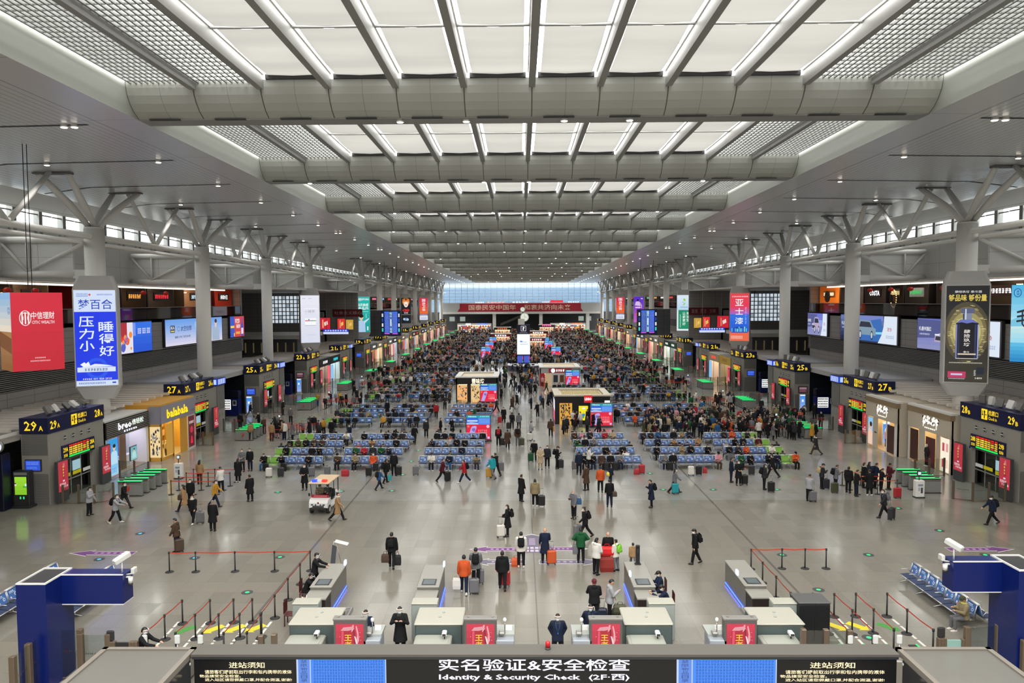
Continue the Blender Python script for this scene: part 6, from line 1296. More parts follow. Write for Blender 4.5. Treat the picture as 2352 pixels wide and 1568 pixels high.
def drink_ad(px, ix):
    X = CX + (px - 1194) * 25.4 / 1700; t = thing('drink_lightbox', 'red drink-can lightbox in a dark frame, %s of four from the left' % ORD[ix].replace('nearest', 'first'), 'lightbox', (X, 25.3, 0), 0, 'red drink-can lightboxes')
    mb = MB(); w_ = .57; mb.rbox(-w_, w_, 0, .32, .1, 1.86, mat('lightbox_frame', S(92, 90, 88), .45), .02); mb.rbox(-w_ - .03, w_ + .03, .0, .3, 1.82, 1.9, mat('lightbox_lid', S(128, 126, 122), .45), .015); mb.box(-w_ + .05, w_ - .05, .02, .3, 0, .1, M_char)
    for q in (-.42, .42): mb.box(q - .04, q + .04, .1, .2, 1.9, 1.93, M_steel)
    mb.build('frame', t)
    mb = MB(); f = cface(mb, -.49, .49, -.008, .2, 1.72, .004); bands(f, lerp(0xa81830, 0xd83450, 6))
    f.poly([(.14, .02), (.18, .84), (.68, .88), (.76, .02)], scr(0xc01838), 3); f.poly([(.18, .84), (.28, .92), (.6, .94), (.68, .88), (.45, .84)], scr(0xe8a0a8), 4); f.poly([(.17, .02), (.21, .83), (.29, .83), (.26, .02)], scr(0xe85068), 4); f.poly([(.70, .02), (.63, .86), (.68, .88), (.76, .02)], scr(0x880f28), 4)
    f.poly([(.56, .80), (.6, .97), (.66, .98), (.64, .86)], scr(0xf0b0b8), 4); f.poly([(.70, .4), (.84, .62), (.82, .8), (.76, .96), (.72, .94), (.77, .75), (.74, .6)], scr(0xf0a8b0), 5); f.poly([(.66, .72), (.72, .7), (.78, .55), (.74, .5)], scr(0xf8d8d8), 6)
    for a, b in ((.86, .7), (.9, .62), (.88, .8), (.15, .7)): f.disc(a, b, .015, scr(0xf0b0b0), 5, 6)
    f.text('王老吉', .31, .58, .28, .76, hexm(0xf4e020, .3, 1.0), 7, .04, True); mb.build('lit_face', t)
def counter(px, side, ix):
    X = CX + (px - 1194) * 25.6 / 1700; t = thing('check_counter', 'light grey check counter beside the %s red lightbox from the left' % ORD[ix].replace('nearest', 'first'), 'counter', (X, 25.3, 0), 0, 'check counters between the lanes')
    m = mat('counter_grey', S(150, 156, 164), .45); mb = MB(); mb.rbox(-.34, .34, 0, .8, .05, 1.12, m, .03); mb.box(-.38 * side, .34 * side, .3, 1.1, 1.12, 1.2, hexm(0xa0a4a0, .4)); 
    for q in ((-.25, .3), (.25, .3), (-.25, .9), (.25, .9)): mb.cyl((q[0], -.004, q[1]), (q[0], .0, q[1]), .018, .018, M_char, 8)
    mb.build('counter_body', t)
    mb = MB(); mb.cyl((0, .4, 1.2), (0, .4, 1.62), .02, .02, M_steel, 8); mb.ell((0, .4, 1.68), (.07, .07, .09), hexm(0xe0e0dc, .4), 8, 6); mb.rbox(.02, .26, .25, .4, 1.25, 1.5, hexm(0xe8e8e4, .4), .02, Matrix.Rotation(-.3, 4, 'X')); mb.tube([(-.3 * side, .2, 1.2), (-.42 * side, .1, 1.0), (-.36 * side, .05, .8), (-.3 * side, .1, 1.15)], .012, M_rubber, 6); mb.rbox(-.2, 0, .2, .45, 1.2, 1.3, M_steel, .02); mb.build('scanner_arm', t)
for ix, (m, a, c, s_) in enumerate(((712, 791, 842, 1), (1003, 1098, 1155, 1), (1487, 1392, 1336, -1), (1788, 1706, 1654, -1))):
    xray(m, s_, ix); drink_ad(a, ix); counter(c, s_, ix)
def desk(x, y0, y1, ix, glow):
    t = thing('inspection_desk', 'long grey inspection desk with a blue floor glow, %s from the left' % ORD[ix].replace('nearest', 'first'), 'desk', (x, y0, 0), 0, 'inspection desks'); L_ = y1 - y0
    m = mat('desk_grey', S(120, 118, 112), .4, .3); mt = mat('desk_top', S(150, 148, 140), .35)
    mb = MB(); mb.rbox(-.42, .42, 0, .9, 0, .88, mat('desk_dark', S(38, 30, 26), .5), .02); mb.rbox(-.45, .45, .9, L_, 0, 1.02, m, .03); mb.box(-.45, .45, -.02, .9, .88, .93, mt); mb.build('desk_body', t)
    mb = MB(); mb.rbox(-.47, .47, .88, L_ + .05, 1.02, 1.08, mt, .02); mb.build('desk_top', t)
    mb = MB(); f = Face(mb, (-.3, 1.05, 1.085), (.6, 0, 0), (0, .7, 0)); f.rect(0, 1, 0, 1, hexm(0x282c30, .3), 0); f.rect(.1, .9, .1, .9, hexm(0x5a6468, .3), 1); mb.build('inset_screen', t)
    mb = MB(); mb.box(glow * .46, glow * .475, .5, L_ - .1, .06, .12, hexm(0x3050ff, .3, 6.0)); mb.build('floor_light', t)
    mb = MB(); mb.box(glow * .4, glow * .48, L_ * .5 if ix > 1 else L_ - .3, (L_ * .5 if ix > 1 else L_ - .3) + .25, 1.1, 1.3, hexm(0xc8dcff, .3, 2.0)); mb.build('document_light', t)
desk(-9.05, 29.4, 33.0, 0, 1); desk(-4.55, 29.4, 32.8, 1, 1); desk(4.5, 29.4, 33.2, 2, -1); desk(9.15, 29.5, 33.4, 3, -1)
def office_chair(x, y, rz, label):
    t = thing('wooden_chair', label, 'chair', (x, y, 0), rz, 'dark red wooden chairs'); m = mat('chair_wood', S(78, 24, 22), .45)
    mb = MB(); mb.rbox(-.22, .22, -.22, .22, .42, .47, m, .015); mb.build('seat', t)
    mb = MB(); mb.rbox(-.22, .22, .19, .23, .5, 1.0, m, .015); mb.build('backrest', t)
    for a in (-.19, .19):
        for b in (-.19, .19): mb = MB(); mb.box(a - .02, a + .02, b - .02, b + .02, 0, .43, m); mb.build('leg', t)
office_chair(-9.98, 31.3, PI / 2, 'dark red wooden chair of the seated officer at the left inspection desk'); office_chair(-9.95, 29.1, PI / 2, 'dark red wooden chair behind the grey cabinet at the left desk'); office_chair(5.38, 31.4, -PI / 2, 'dark red wooden chair at the right inspection desk, farther one'); office_chair(5.42, 29.95, -PI / 2, 'dark red wooden chair at the right inspection desk, nearer one')
t = thing('tablet_terminal', 'slim black scanner terminal on the far end of the third inspection desk', 'terminal', (4.62, 32.9, 1.08)); mb = MB(); mb.rbox(-.09, .09, -.06, .06, 0.03, .88, M_rubber, .02); mb.build('column_body', t); mb = MB(); mb.rbox(-.14, .14, -.12, .12, 0, .04, M_rubber, .01); mb.build('foot_plate', t); mb = MB(); f = cface(mb, -.07, .07, -.065, .1, .82); f.rect(0, 1, 0, 1, hexm(0x1c1e22, .2), 0); f.rect(.2, .8, .6, .9, hexm(0x30343c, .2), 1); mb.build('screen', t)
t = thing('folding_sign', 'folding steel notice stand with a slanted dark board behind the left desk', 'sign', (G(761, 1330).x, 34.3, 0)); mb = MB(); mb.tube([(-.1, 0, 0), (.05, 0, 1.7)], .02, M_steel, 6); mb.tube([(.42, .3, 0), (.15, .15, 1.5)], .02, M_steel, 6); mb.build('stand', t); mb = MB(); mb.prism([(-.12, .55), (.1, .5), (.2, 1.45), (.0, 1.55)], .03, hexm(0x4a4e54, .5), (0, -.03, 0), (1, 0, 0), (0, 0, 1)); mb.build('board', t); mb = MB(); mb.rbox(-.3, .35, -.25, .1, 1.68, 1.74, M_ltrim, .02, Matrix.Rotation(.25, 4, 'Y')); mb.build('slanted_top', t)
t = thing('black_cabinet', 'tall dark cabinet beside the rightmost baggage scanner', 'cabinet', (CX + (1880 - 1194) * 27.2 / 1700, 27.2, 0)); mb = MB(); mb.rbox(-.58, .58, 0, .9, .05, 1.62, mat('cabinet_dark', S(36, 38, 40), .45), .02); mb.build('carcass', t); mb = MB(); mb.rbox(-.6, .6, -.02, .92, 1.62, 1.68, mat('cabinet_lid', S(84, 84, 84), .45), .02); mb.build('top_panel', t); mb = MB(); mb.box(-.55, -.01, -.015, 0, .15, 1.55, mat('cabinet_door', S(24, 26, 28), .4)); mb.build('door', t); mb = MB(); mb.box(.01, .55, -.015, 0, .15, 1.55, mat('cabinet_door', 0)); mb.build('door', t)
# stanchions of the security lanes
def gt(px, py): v = G(px, py, .97); return (v.x, v.y)
LN = {'left': [[(418, 1378), (377.6, 1412), (338, 1447)], [(482, 1377), (447.7, 1410.5), (403, 1452.5)], [(536, 1375.5), (501.8, 1409.7), (464, 1452.5)], [(579, 1374.7), (550, 1408.7), (513.5, 1452.5)], [(598, 1409), (567, 1451)]],
      'right': [[(1867, 1362), (1904, 1399), (1948, 1446)], [(1916.5, 1363), (1958, 1400), (2004.5, 1446)], [(1966, 1362), (2007, 1398), (2053.5, 1444)], [(2038, 1362), (2084, 1399), (2144, 1445)]]}
for sd, rows in LN.items():
    for i, row in enumerate(rows):
        stanchions([gt(*p) for p in row], lambda j, i=i, sd=sd, row=row: 'belt stanchion of the %s entry lane of the %s security lanes, %s post' % (ORD[i].replace('nearest', 'first'), sd, ('far', 'middle', 'near')[j + (3 - len(row))]), 'stanchions of the entry lanes')
for sd, back, diag in (('left', [(388, 1268), (448.5, 1267.5), (539, 1266.7), (630, 1266), (712, 1265)], [(689, 1294), (661, 1327.5), (630.6, 1366), (600, 1406.6)]), ('right', [(1898, 1260), (1849.5, 1260), (1796.5, 1260), (1725.5, 1261)], [(1752, 1290.6), (1783, 1323), (1816.5, 1361), (1851.5, 1397.7)])):
    stanchions([gt(*p) for p in back + diag], lambda j, sd=sd, n=len(back): 'belt stanchion of the %s row closing the %s lanes, %s post' % ('back' if j < n else 'slanting', sd, ORD[j if j < n else j - n].replace('nearest', 'first')), 'stanchions round the security lanes')
stanchions([(G(1237, 1453, 1.0).x, 24.6)], lambda j: 'lone black stanchion beside the officer standing in the centre', 'lone stanchion')
# lane markings on the floor
M_mark = mat('floor_mark_white', S(214, 212, 204), .5)
def decal(name, label, cat, pts_list, group=None):
    c = sum((Vector(p) for q in pts_list for p in q[0]), Vector((0, 0, 0))) / sum(len(q[0]) for q in pts_list)
    mb = MB()
    for pts, m, z in pts_list:
        mb.add([(p[0] - c.x, p[1] - c.y, z) for p in pts] + [(p[0] - c.x, p[1] - c.y, 0) for p in pts], [tuple(range(len(pts))), tuple(range(2 * len(pts) - 1, len(pts) - 1, -1))] + [(j, j + len(pts), (j + 1) % len(pts) + len(pts), (j + 1) % len(pts)) for j in range(len(pts))], m)
    o = mb.build(name); o.location = (c.x, c.y, 0); return tag(o, label, cat, group)
for sd, lines in (('left', [((352, 1490), (414, 1424)), ((418, 1490), (480, 1422)), ((477, 1490), (535, 1422)), ((522, 1490), (577, 1421)), ((574, 1490), (628, 1421))]), ('right', [((1938, 1482), (1905, 1442)), ((1985, 1482), (1920, 1415)), ((2040, 1482), (1972, 1415)), ((2125, 1484), (2046, 1418))])):
    for i, (a, b) in enumerate(lines):
        A, B = G(*a), G(*b); d = (B - A); L_ = d.length; d.normalize(); n = Vector((-d.y, d.x, 0)) * .05; q = []; u = 0
        while u < L_ - .3:
            p0, p1 = A + d * u, A + d * (u + .5); q.append(([p0 - n, p1 - n, p1 + n, p0 + n], M_mark, .004)); u += .62
        decal('lane_line', 'dashed white floor line of the %s entry lane, %s side' % (ORD[i].replace('nearest', 'first'), sd), 'floor marking', q, 'dashed lane lines')
def arrow_px(px, py, L_, w, ang, m, label, edge=None, txt=True):
    c = G(px, py); q = []
    def tr(p): a = math.radians(ang); return Vector((c.x + p[0] * math.cos(a) - p[1] * math.sin(a), c.y + p[0] * math.sin(a) + p[1] * math.cos(a), 0))
    sh = lambda s: [tr(p) for p in ((-L_ / 2 - s * .5, -w * .55 - s), (L_ * .22, -w * .55 - s), (L_ * .20 - s, -w - s * 1.5), (L_ / 2 + s * 2.2, 0), (L_ * .20 - s, w + s * 1.5), (L_ * .22, w * .55 + s), (-L_ / 2 - s * .5, w * .55 + s))]
    if edge: q.append((sh(.06), edge, .003))
    q.append((sh(0), m, .006))
    if txt:
        for j in range(6): q.append(([tr((-L_ * .42 + j * L_ * .1, -w * .2)), tr((-L_ * .37 + j * L_ * .1, -w * .2)), tr((-L_ * .37 + j * L_ * .1, w * .2)), tr((-L_ * .42 + j * L_ * .1, w * .2))], hexm(0xb8a0c0, .6), .008))
    return decal('floor_arrow', label, 'floor marking', q, 'floor arrows')
PUR, GRY, EDG = hexm(0x74407e, .5), hexm(0x6a6678, .5), hexm(0xd8d4d8, .5)
for px, py, ang, lb, m, L_ in ((1143, 1261, 180, 'purple floor arrow pointing left beside the woman with a white suitcase', PUR, 2.8), (1145, 1290, 180, 'grey floor arrow pointing left under the man in black', GRY, 2.6), (1293, 1260, 0, 'purple floor arrow pointing right behind the orange suitcase', PUR, 2.4), (1311, 1290, 0, 'grey floor arrow pointing right under the person in green', GRY, 3.1), (236, 1270, 180, 'purple floor arrow on the left side above the navy portal', PUR, 3.3), (2251, 1261, 0, 'purple floor arrow on the right side above the navy portal', PUR, 3.3)): arrow_px(px, py, L_, .42, ang, m, lb, EDG)
arrow_px(1222, 1240, 1.9, .85, 90, GRY, 'grey floor arrow pointing forward on the centre line', EDG)
c = G(1229, 1261); decal('floor_notice', 'grey floor notice below the forward-pointing arrow', 'floor marking', [([c + Vector((-.9, -.55, 0)), c + Vector((.9, -.55, 0)), c + Vector((.9, .55, 0)), c + Vector((-.9, .55, 0))], GRY, .004)] + [([c + Vector((-.75 + j * .25, k * .45 - .4, 0)), c + Vector((-.57 + j * .25, k * .45 - .4, 0)), c + Vector((-.57 + j * .25, k * .45 - .1, 0)), c + Vector((-.75 + j * .25, k * .45 - .1, 0))], hexm(0xd0c0d8, .6), .007) for j in range(6) for k in range(2)], 'floor arrows')
for i, (px, py, col, sd) in enumerate(((489, 1445, 0xd8c830, 'first yellow'), (538, 1444, 0xd8c830, 'second yellow'), (585, 1443, 0xd8c830, 'third yellow'), (425, 1446, 0x489040, 'green'), (1923, 1439, 0xd8c830, 'first yellow'), (1971, 1438, 0xd8c830, 'second yellow'), (2041, 1440, 0x489040, 'green'))):
    arrow_px(px, py, .9, .3, -130 if i < 4 else -50, hexm(col, .5), '%s floor arrow in the %s entry lanes' % (sd, 'left' if i < 4 else 'right'), None, False)
for i, (px, py) in enumerate(((322, 1225), (228, 1284), (447, 1281), (568, 1360), (643, 1279), (638, 1130), (784, 1128), (900, 1127), (925, 1090), (945, 1059), (961, 1034), (2158, 1218), (1995, 1274), (2263, 1274), (1796, 1274), (1880, 1354), (1996, 1464), (1785, 1124), (1638, 1124), (1523, 1124), (1493, 1087), (1468, 1056), (2063, 1167))):
    p = G(px, py); t = thing('floor_guide_light', 'round guide light in the floor, %s counting from the left edge' % ORD[i].replace('nearest', 'first'), 'floor light', p, 0, 'guide lights in the floor')
    mb = MB(); mb.cyl((0, 0, 0), (0, 0, .006), .26, .26, M_char, 18); mb.build('ring', t); mb = MB(); mb.cyl((0, 0, .006), (0, 0, .012), .1, .1, hexm(0x30f090 if i > 2 else 0x40d0f0, .3, 1.2), 10); mb.build('lens', t)
# glass partitions and sensors at the bottom
def gp(px, py): v = G(px, py, 1.35); return (v.x, v.y)
barrier([gp(185, 1473), gp(116, 1473), gp(66, 1508), gp(30, 1538)], 'glass partition with bronze posts round the left navy portal', 1.75, 'glass partitions at the entrance', True, .09)
barrier([gp(249, 1474), gp(185, 1474)], 'short glass partition between the left navy portal and the dark gate', 1.6, 'glass partitions at the entrance', True, .09)
barrier([gp(1845, 1463), gp(1897, 1464), gp(1951, 1465)], 'glass partition with bronze posts before the tall dark cabinet', 1.6, 'glass partitions at the entrance', False, .09)
barrier([gp(2221, 1468), gp(2293, 1463), gp(2352, 1500)], 'glass partition with bronze posts round the right navy portal', 1.75, 'glass partitions at the entrance', True, .09)
barrier([gp(600, 1471), gp(630, 1468)], 'short glass partition beside the leftmost baggage scanner', 1.5, 'glass partitions at the entrance', False, .09)
for i, (pa, pb, c, lb) in enumerate((((256, 1474), (307, 1474), M_rubber, 'dark barrier gate between bronze posts near the masked officer'), ((2163, 1466), (2218, 1468), hexm(0x8ab0a8, .3), 'pale green barrier gate between bronze posts on the right side'))):
    a, b = Vector((*gp(*pa), 0)), Vector((*gp(*pb), 0)); t = thing('barrier_gate', lb, 'gate', a, 0); d = b - a
    for q in (Vector((0, 0, 0)), d):
        mb = MB()
        for e in (-.1, 0, .1): mb.rbox(q.x + e - .05, q.x + e + .05, q.y - .08, q.y + .08, 0, 1.38, M_bronze, .015)
        mb.build('post', t)
    mb = MB(); mb.box(.15, d.x - .15, min(0, d.y), min(0, d.y) + .06, .3, 1.32, c); mb.build('leaf', t)
    mb = MB(); mb.rbox(-.15, .1, -.05, .05, 1.4, 1.75, M_rubber, .03); mb.build('card_reader', t)
for i, (px, py) in enumerate(((332, 1467), (407, 1467), (460, 1467), (1953, 1467), (2011, 1467), (2066, 1467))):
    p = G(px, py, 1.35); t = thing('temperature_sensor', 'white temperature sensor on a thin pole, %s of three at the %s lanes' % (('first', 'second', 'third')[i % 3], 'left' if i < 3 else 'right'), 'sensor', (p.x, p.y, 0), 0, 'white sensors on poles')
    mb = MB(); mb.rbox(-.09, .09, -.05, .05, 1.18, 1.5, hexm(0xd8dad8, .4), .03); mb.build('sensor_head', t); mb = MB(); mb.cyl((0, 0, .02), (0, 0, 1.2), .018, .018, M_steel, 8); mb.cyl((0, 0, 0), (0, 0, .02), .15, .15, M_steel, 12); mb.build('pole', t)
for i, (px, py, sd) in enumerate(((350, 1492, 'w'), (420, 1491, 'w'), (475, 1490, 'w'), (540, 1489, 'w'), (1935, 1484, 'e'), (1992, 1484, 'e'), (2045, 1484, 'e'), (2115, 1485, 'e'))):
    p = G(px, py + 14, .95); t = thing('ticket_reader', 'low dark ticket reader with a green light, %s of the %s lanes' % (ORD[i % 4].replace('nearest', 'first'), 'left' if sd == 'w' else 'right'), 'reader', (p.x, p.y, 0), 0, 'ticket readers of the entry lanes')
    mb = MB(); mb.rbox(-.16, .16, -.6, .6, .03, .95, M_steel, .04); mb.build('cabinet', t); mb = MB(); mb.rbox(-.17, .17, -.3, .55, .95, .99, M_rubber, .02); mb.box(.1, .16, .1, .55, .99, 1.0, GREEN); mb.build('reader_top', t)
# navy portals at the edges
for sx in (-1, 1):
    side = 'left' if sx < 0 else 'right'; t = thing('navy_portal', 'dark navy L-shaped portal with cameras at the %s edge' % side, 'portal', (0, 24, 0)); nv = mat('portal_navy', S(8, 26, 92), .28)
    xa = W(38, 1400, 24).x if sx < 0 else W(2338, 1400, 24).x; xb = xa + 1.0 if sx < 0 else xa + 1.0; zt = W(100, 1343, 24).z if sx < 0 else W(2300, 1312, 24).z
    mb = MB(); mb.box(xa, xb, 0, 1.5, 0, zt, nv); mb.build('post', t)
    mb = MB()
    if sx < 0: x1 = W(288, 1350, 25).x; mb.box(xb, x1, .85, 1.5, zt - 1.0, zt, nv); mb.box(xb, x1, .84, 1.51, zt - 1.03, zt - 1.0, M_ltrim)
    else: x1 = W(2183, 1340, 25).x; mb.box(x1, xa, .85, 1.5, zt - 1.02, zt, nv); mb.box(x1, xa, .84, 1.51, zt - 1.05, zt - 1.02, M_ltrim)
    mb.build('arm', t)
    mb = MB()
    for q in ((xa, xb, 0, .06), (xa, xb, 1.44, 1.5), (xa, xa + .06, .06, 1.44), (xb - .06, xb, .06, 1.44)): mb.box(q[0], q[1], q[2], q[3], zt, zt + .05, M_ltrim)
    mb.box(min(x1, xb), max(x1, xa), .85, .9, zt, zt + .03, M_ltrim); mb.build('metal_edge', t)
    mb = MB(); mb.quad([(xa + .06, .06, zt + .005), (xb - .06, .06, zt + .005), (xb - .06, 1.44, zt + .005), (xa + .06, 1.44, zt + .005)], M_dark); mb.build('open_top', t)
    e = x1; mb = MB(); mb.cyl((e + sx * .15, 1.1, zt), (e + sx * .15, 1.1, zt + .45), .03, .03, hexm(0xd8d8d4, .4), 8); mb.rbox(-.11, .11, -.3, .3, -.1, .1, hexm(0xc8c8c4, .4), .03, Matrix.Translation((e + sx * .15, 1.1, zt + .52)) @ Matrix.Rotation(.5 * sx, 4, 'Z') @ Matrix.Rotation(.3, 4, 'X')); mb.build('mast_camera', t)
    mb = MB(); mb.tube([(e, 1.1, zt - .06), (e - sx * .28, 1.1, zt - .02)], .025, hexm(0xd8d8d4, .4), 6); mb.rbox(e - sx * .28 - .06, e - sx * .28 + .06, .95, 1.2, zt + .0, zt + .2, hexm(0xc8c8c4, .4), .02); mb.build('bracket_camera', t)
    mb = MB(); mb.cyl((e - sx * .14, 1.1, zt - .15), (e - sx * .14, 1.1, zt - .35), .08, .08, hexm(0xd8d8d4, .4), 10); mb.ell((e - sx * .14, 1.1, zt - .38), (.075, .075, .08), M_dark, 10, 6); mb.box(e - sx * .14, e, 1.06, 1.14, zt - .16, zt - .12, hexm(0xd8d8d4, .4)); mb.build('dome_camera', t)
# entrance canopy with its signs, seen from behind the parapet
t = thing('entrance_canopy', 'long dark canopy with lit white and gold characters along the bottom edge', 'canopy', (0, 17.0, 0)); zc = W(1250, 1507, 17.0).z; z0 = zc - 1.5
X0, X1 = W(445, 1510, 17).x, W(2060, 1507, 17).x
mb = MB(); mb.box(X0, X1, .0, .42, z0, zc, mat('canopy_black', S(16, 16, 18), .35)); mb.box(X0 - .03, X1 + .03, -.03, .0, zc - .06, zc, mat('canopy_trim', S(44, 48, 54), .4)); mb.build('sign_box', t)
mb = MB(); mb.box(X0 - .05, X1 + .05, -.04, .5, zc, zc + .06, mat('canopy_top', S(82, 79, 74), .5)); mb.build('top_cover', t)
for sx in (-1, 1):
    mb = MB(); x = X0 + .5 if sx < 0 else X1 - .5; mb.box(x - .1, x + .1, .1, .3, 0, z0, M_steel); mb.build('post', t)
    mb = MB(); x = -.5 if sx < 0 else .5; mb.box(x * 6 - .1, x * 6 + .1, .1, .3, 0, z0, M_steel); mb.build('post', t)
mb = MB(); f = cface(mb, X0, X1, -.004, z0, zc, .003); U = lambda px: (W(px, 1530, 17).x - X0) / (X1 - X0); V = lambda py: (W(1250, py, 17).z - z0) / (zc - z0)
wl = hexm(0xf4f0ff, .3, 1.25); gl = hexm(0xffeec0, .3, 1.2)
f.text('实名验证&安全检查', U(1008), U(1447), V(1540), V(1511), wl, 1, .018); f.text('Identity & Security Check', U(1008), U(1333), V(1563.5), V(1548), wl, 1, .025); f.text('(2F·西)', U(1352), U(1446), V(1563.5), V(1547), wl, 1, .02); mb.build('main_lettering', t)
for a, ttl, dx in ((458, 1, 0), (1792, 1, 0)):
    mb = MB(); g = cface(mb, X0, X1, -.004, z0, zc, .003)
    g.text('进站须知', U(a + 68), U(a + 150) if a < 1000 else U(a + 172), V(1534), V(1520), gl, 1, .015); g.text('请旅客们提前取出行李和包内携带的液体', U(a + 12), U(a + 212) if a < 1000 else U(a + 240), V(1547), V(1538), gl, 1, .02); g.text('物品接受安全检查。', U(a), U(a + 95) if a < 1000 else U(a + 108), V(1555.5), V(1548.5), gl, 1, .02); g.text('进入站区请您佩戴口罩,并配合测温,谢谢!', U(a + 12), U(a + 212) if a < 1000 else U(a + 240), V(1564.5), V(1557), gl, 1, .02); mb.build('notice_lettering', t)
for a, b in ((681, 887), (1554, 1784)):
    mb = MB(); A, B = U(a), U(b); g = cface(mb, X0, X1, -.004, z0, zc, .003); w_ = B - A
    g.rect(A, B, V(1600), V(1506), scr(0xc8d8fa), 1); g.rect(A + w_ * .02, A + w_ * .15, V(1598), V(1512), scr(0x5c90ec), 2); g.rect(A + w_ * .16, A + w_ * .99, V(1598), V(1510), scr(0x5090f4), 2); g.rect(A + w_ * .17, A + w_ * .98, V(1597), V(1512), scr(0x3c8cf8), 3)
    g.text('禁限物品目录', A + w_ * .05, A + w_ * .12, V(1566), V(1514), scr(0x283878), 4, .0, True); strokes(g, A + w_ * .19, A + w_ * .97, V(1568), V(1514), 8, 26, scr(0x2058c0), 4, 5, .5); mb.build('blue_screen', t)
t = thing('beacon', 'small red alarm beacon on top of the dark canopy', 'beacon', (W(1258.5, 1490, 17.2).x, 17.25, zc + .06)); mb = MB(); mb.cyl((0, 0, 0), (0, 0, .04), .07, .07, M_char, 12); mb.build('base', t); mb = MB(); mb.tube([(0, 0, .04), (0, 0, .16), (0, 0, .19)], [.06, .06, .03], hexm(0xb01824, .3), 12); mb.build('dome', t)
M_milk = bpy.data.materials.new('milky_glass'); M_milk.use_nodes = True; b = M_milk.node_tree.nodes['Principled BSDF']; b.inputs['Base Color'].default_value = (.15, .145, .13, 1); b.inputs['Roughness'].default_value = .35; b.inputs['Alpha'].default_value = .72
for sx in (-1, 1):
    a0, a1 = (237, 450) if sx < 0 else (2058, 2275); t = thing('glass_roof', 'flat milky glass roof panel at the %s end of the dark canopy' % ('left' if sx < 0 else 'right'), 'canopy', (0, 0, 0), 0); zz = zc - .03
    xl, xr = W(a0, 1495, 17.35).x, W(a1, 1495, 17.35).x; fm = mat('roof_frame', S(112, 106, 98), .5)
    mb = MB(); mb.box(xl + .08, xr - .08, 11.5, 17.3, zz, zz + .03, M_milk); mb.build('pane', t)
    mb = MB(); mb.box(xl, xl + .12, 11.5, 17.4, zz - .06, zz + .07, fm); mb.box(xr - .12, xr, 11.5, 17.4, zz - .06, zz + .07, fm); mb.box(xl, xr, 17.28, 17.4, zz - .06, zz + .07, fm); mb.box(xl, xr, 11.5, 11.6, zz - .06, zz + .07, fm)
    for p, q in (((xl, 13, zz - .15), (xr, 17, zz - .15)), ((xr, 13, zz - .15), (xl, 17, zz - .15))): mb.tube([p, q], .05, M_ltrim, 6)
    mb.build('frame', t)
    mb = MB(); xi = xr if sx < 0 else xl; mb.box(xi - .02, xi + .02, 11.5, 17.0, zz - 1.4, zz - .06, mat('dark_side_glass', (.03, .03, .032), .1)); mb.build('side_glass', t)
    for y in (11.7, 17.2): mb = MB(); xo = xl + .1 if sx < 0 else xr - .1; mb.box(xo - .06, xo + .06, y - .06, y + .06, 0, zz - .05, M_steel); mb.build('post', t)
# ================================================================ patrol cart
p = G(731, 1182); t = thing('patrol_cart', 'white security patrol cart with a red band and blue and red roof lights', 'cart', (p.x, p.y, 0), math.radians(-4)); wh = mat('cart_white', S(226, 226, 224), .3); cb = M_rubber
mb = MB(); pr = [(0, .42), (.02, .72), (.12, .88), (.62, .98), (.66, .45), (1.25, .38), (1.3, .62), (1.85, .62), (1.9, .95), (2.45, .95), (2.5, .5), (2.4, .36), (1.25, .28), (.6, .3)]
mb.prism(pr, 1.16, wh, (.58, .02, 0), (0, 1, 0), (0, 0, 1), (-1, 0, 0)); mb.build('bodywork', t)
mb = MB(); mb.rbox(-.5, .5, -.06, .06, .28, .44, cb, .03); mb.rbox(-.35, .35, -.05, .05, .44, .56, M_char, .02); mb.build('bumper', t)
for x, y, nm in ((-.52, .38, 1), (.52, .38, 1), (-.52, 2.0, 1), (.52, 2.0, 1)):
    mb = MB(); mb.tube([(x - .09, y, .27), (x - .07, y, .27), (x + .07, y, .27), (x + .09, y, .27)], [.2, .27, .27, .2], cb, 18); wl_ = mb.build('wheel', t); mb = MB(); mb.cyl((x + (.092 if x > 0 else -.092), y, .27), (x + (.098 if x > 0 else -.098), y, .27), .15, .15, M_chrome, 14); mb.build('hub', wl_)
mb = MB(); rf = mat('cart_roof', S(214, 188, 152), .4); mb.rbox(-.64, .64, .1, 2.35, 1.86, 1.94, rf, .03); mb.build('roof', t)
for x in (-.56, .56):
    for y0_, y1_ in ((.5, .28), (1.3, 1.3), (2.2, 2.2)): mb = MB(); mb.tube([(x, y0_, .92), (x, y1_, 1.88)], .025, cb, 6); mb.build('roof_post', t)
mb = MB(); mb.quad([(-.54, .48, .98), (.54, .48, .98), (.54, .29, 1.84), (-.54, .29, 1.84)], glassm('cart_windscreen', (.8, .82, .82), .1)); mb.build('windscreen', t)
mb = MB(); f = Face(mb, (-.56, .4, .96), (1.12, 0, 0), (0, -.06, .2)); f.rect(0, 1, 0, 1, hexm(0xa82034, .5), 0); strokes(f, .15, .9, .3, .7, 1, 9, hexm(0xe8c8c8, .5), 1, 1); f2 = Face(mb, (-.5, -.0, .5), (1, 0, 0), (0, .02, .3), .01); f2.disc(.5, .75, .06, hexm(0x6a2024, .5), 1, 8)
for q in (.05, .3, .6, .78): f2.rect(q, q + (.14 if q in (.05, .78) else .08), .25, .5, hexm(0x303438, .3), 1)
mb.build('front_markings', t)
mb = MB(); mb.rbox(-.5, .5, 1.25, 1.7, .62, .74, cb, .04); mb.rbox(-.5, .5, 1.7, 1.82, .7, 1.2, cb, .04); mb.build('seat', t)
mb = MB(); mb.tube([(-.25, .75, .95), (-.25, .95, 1.1)], .02, cb, 6); mb.tube([(-.25 + .17 * math.cos(q * PI / 6), .95 + .05 * math.sin(q * PI / 6), 1.1 + .15 * math.sin(q * PI / 6)) for q in range(13)], .015, cb, 6); mb.build('steering_wheel', t)
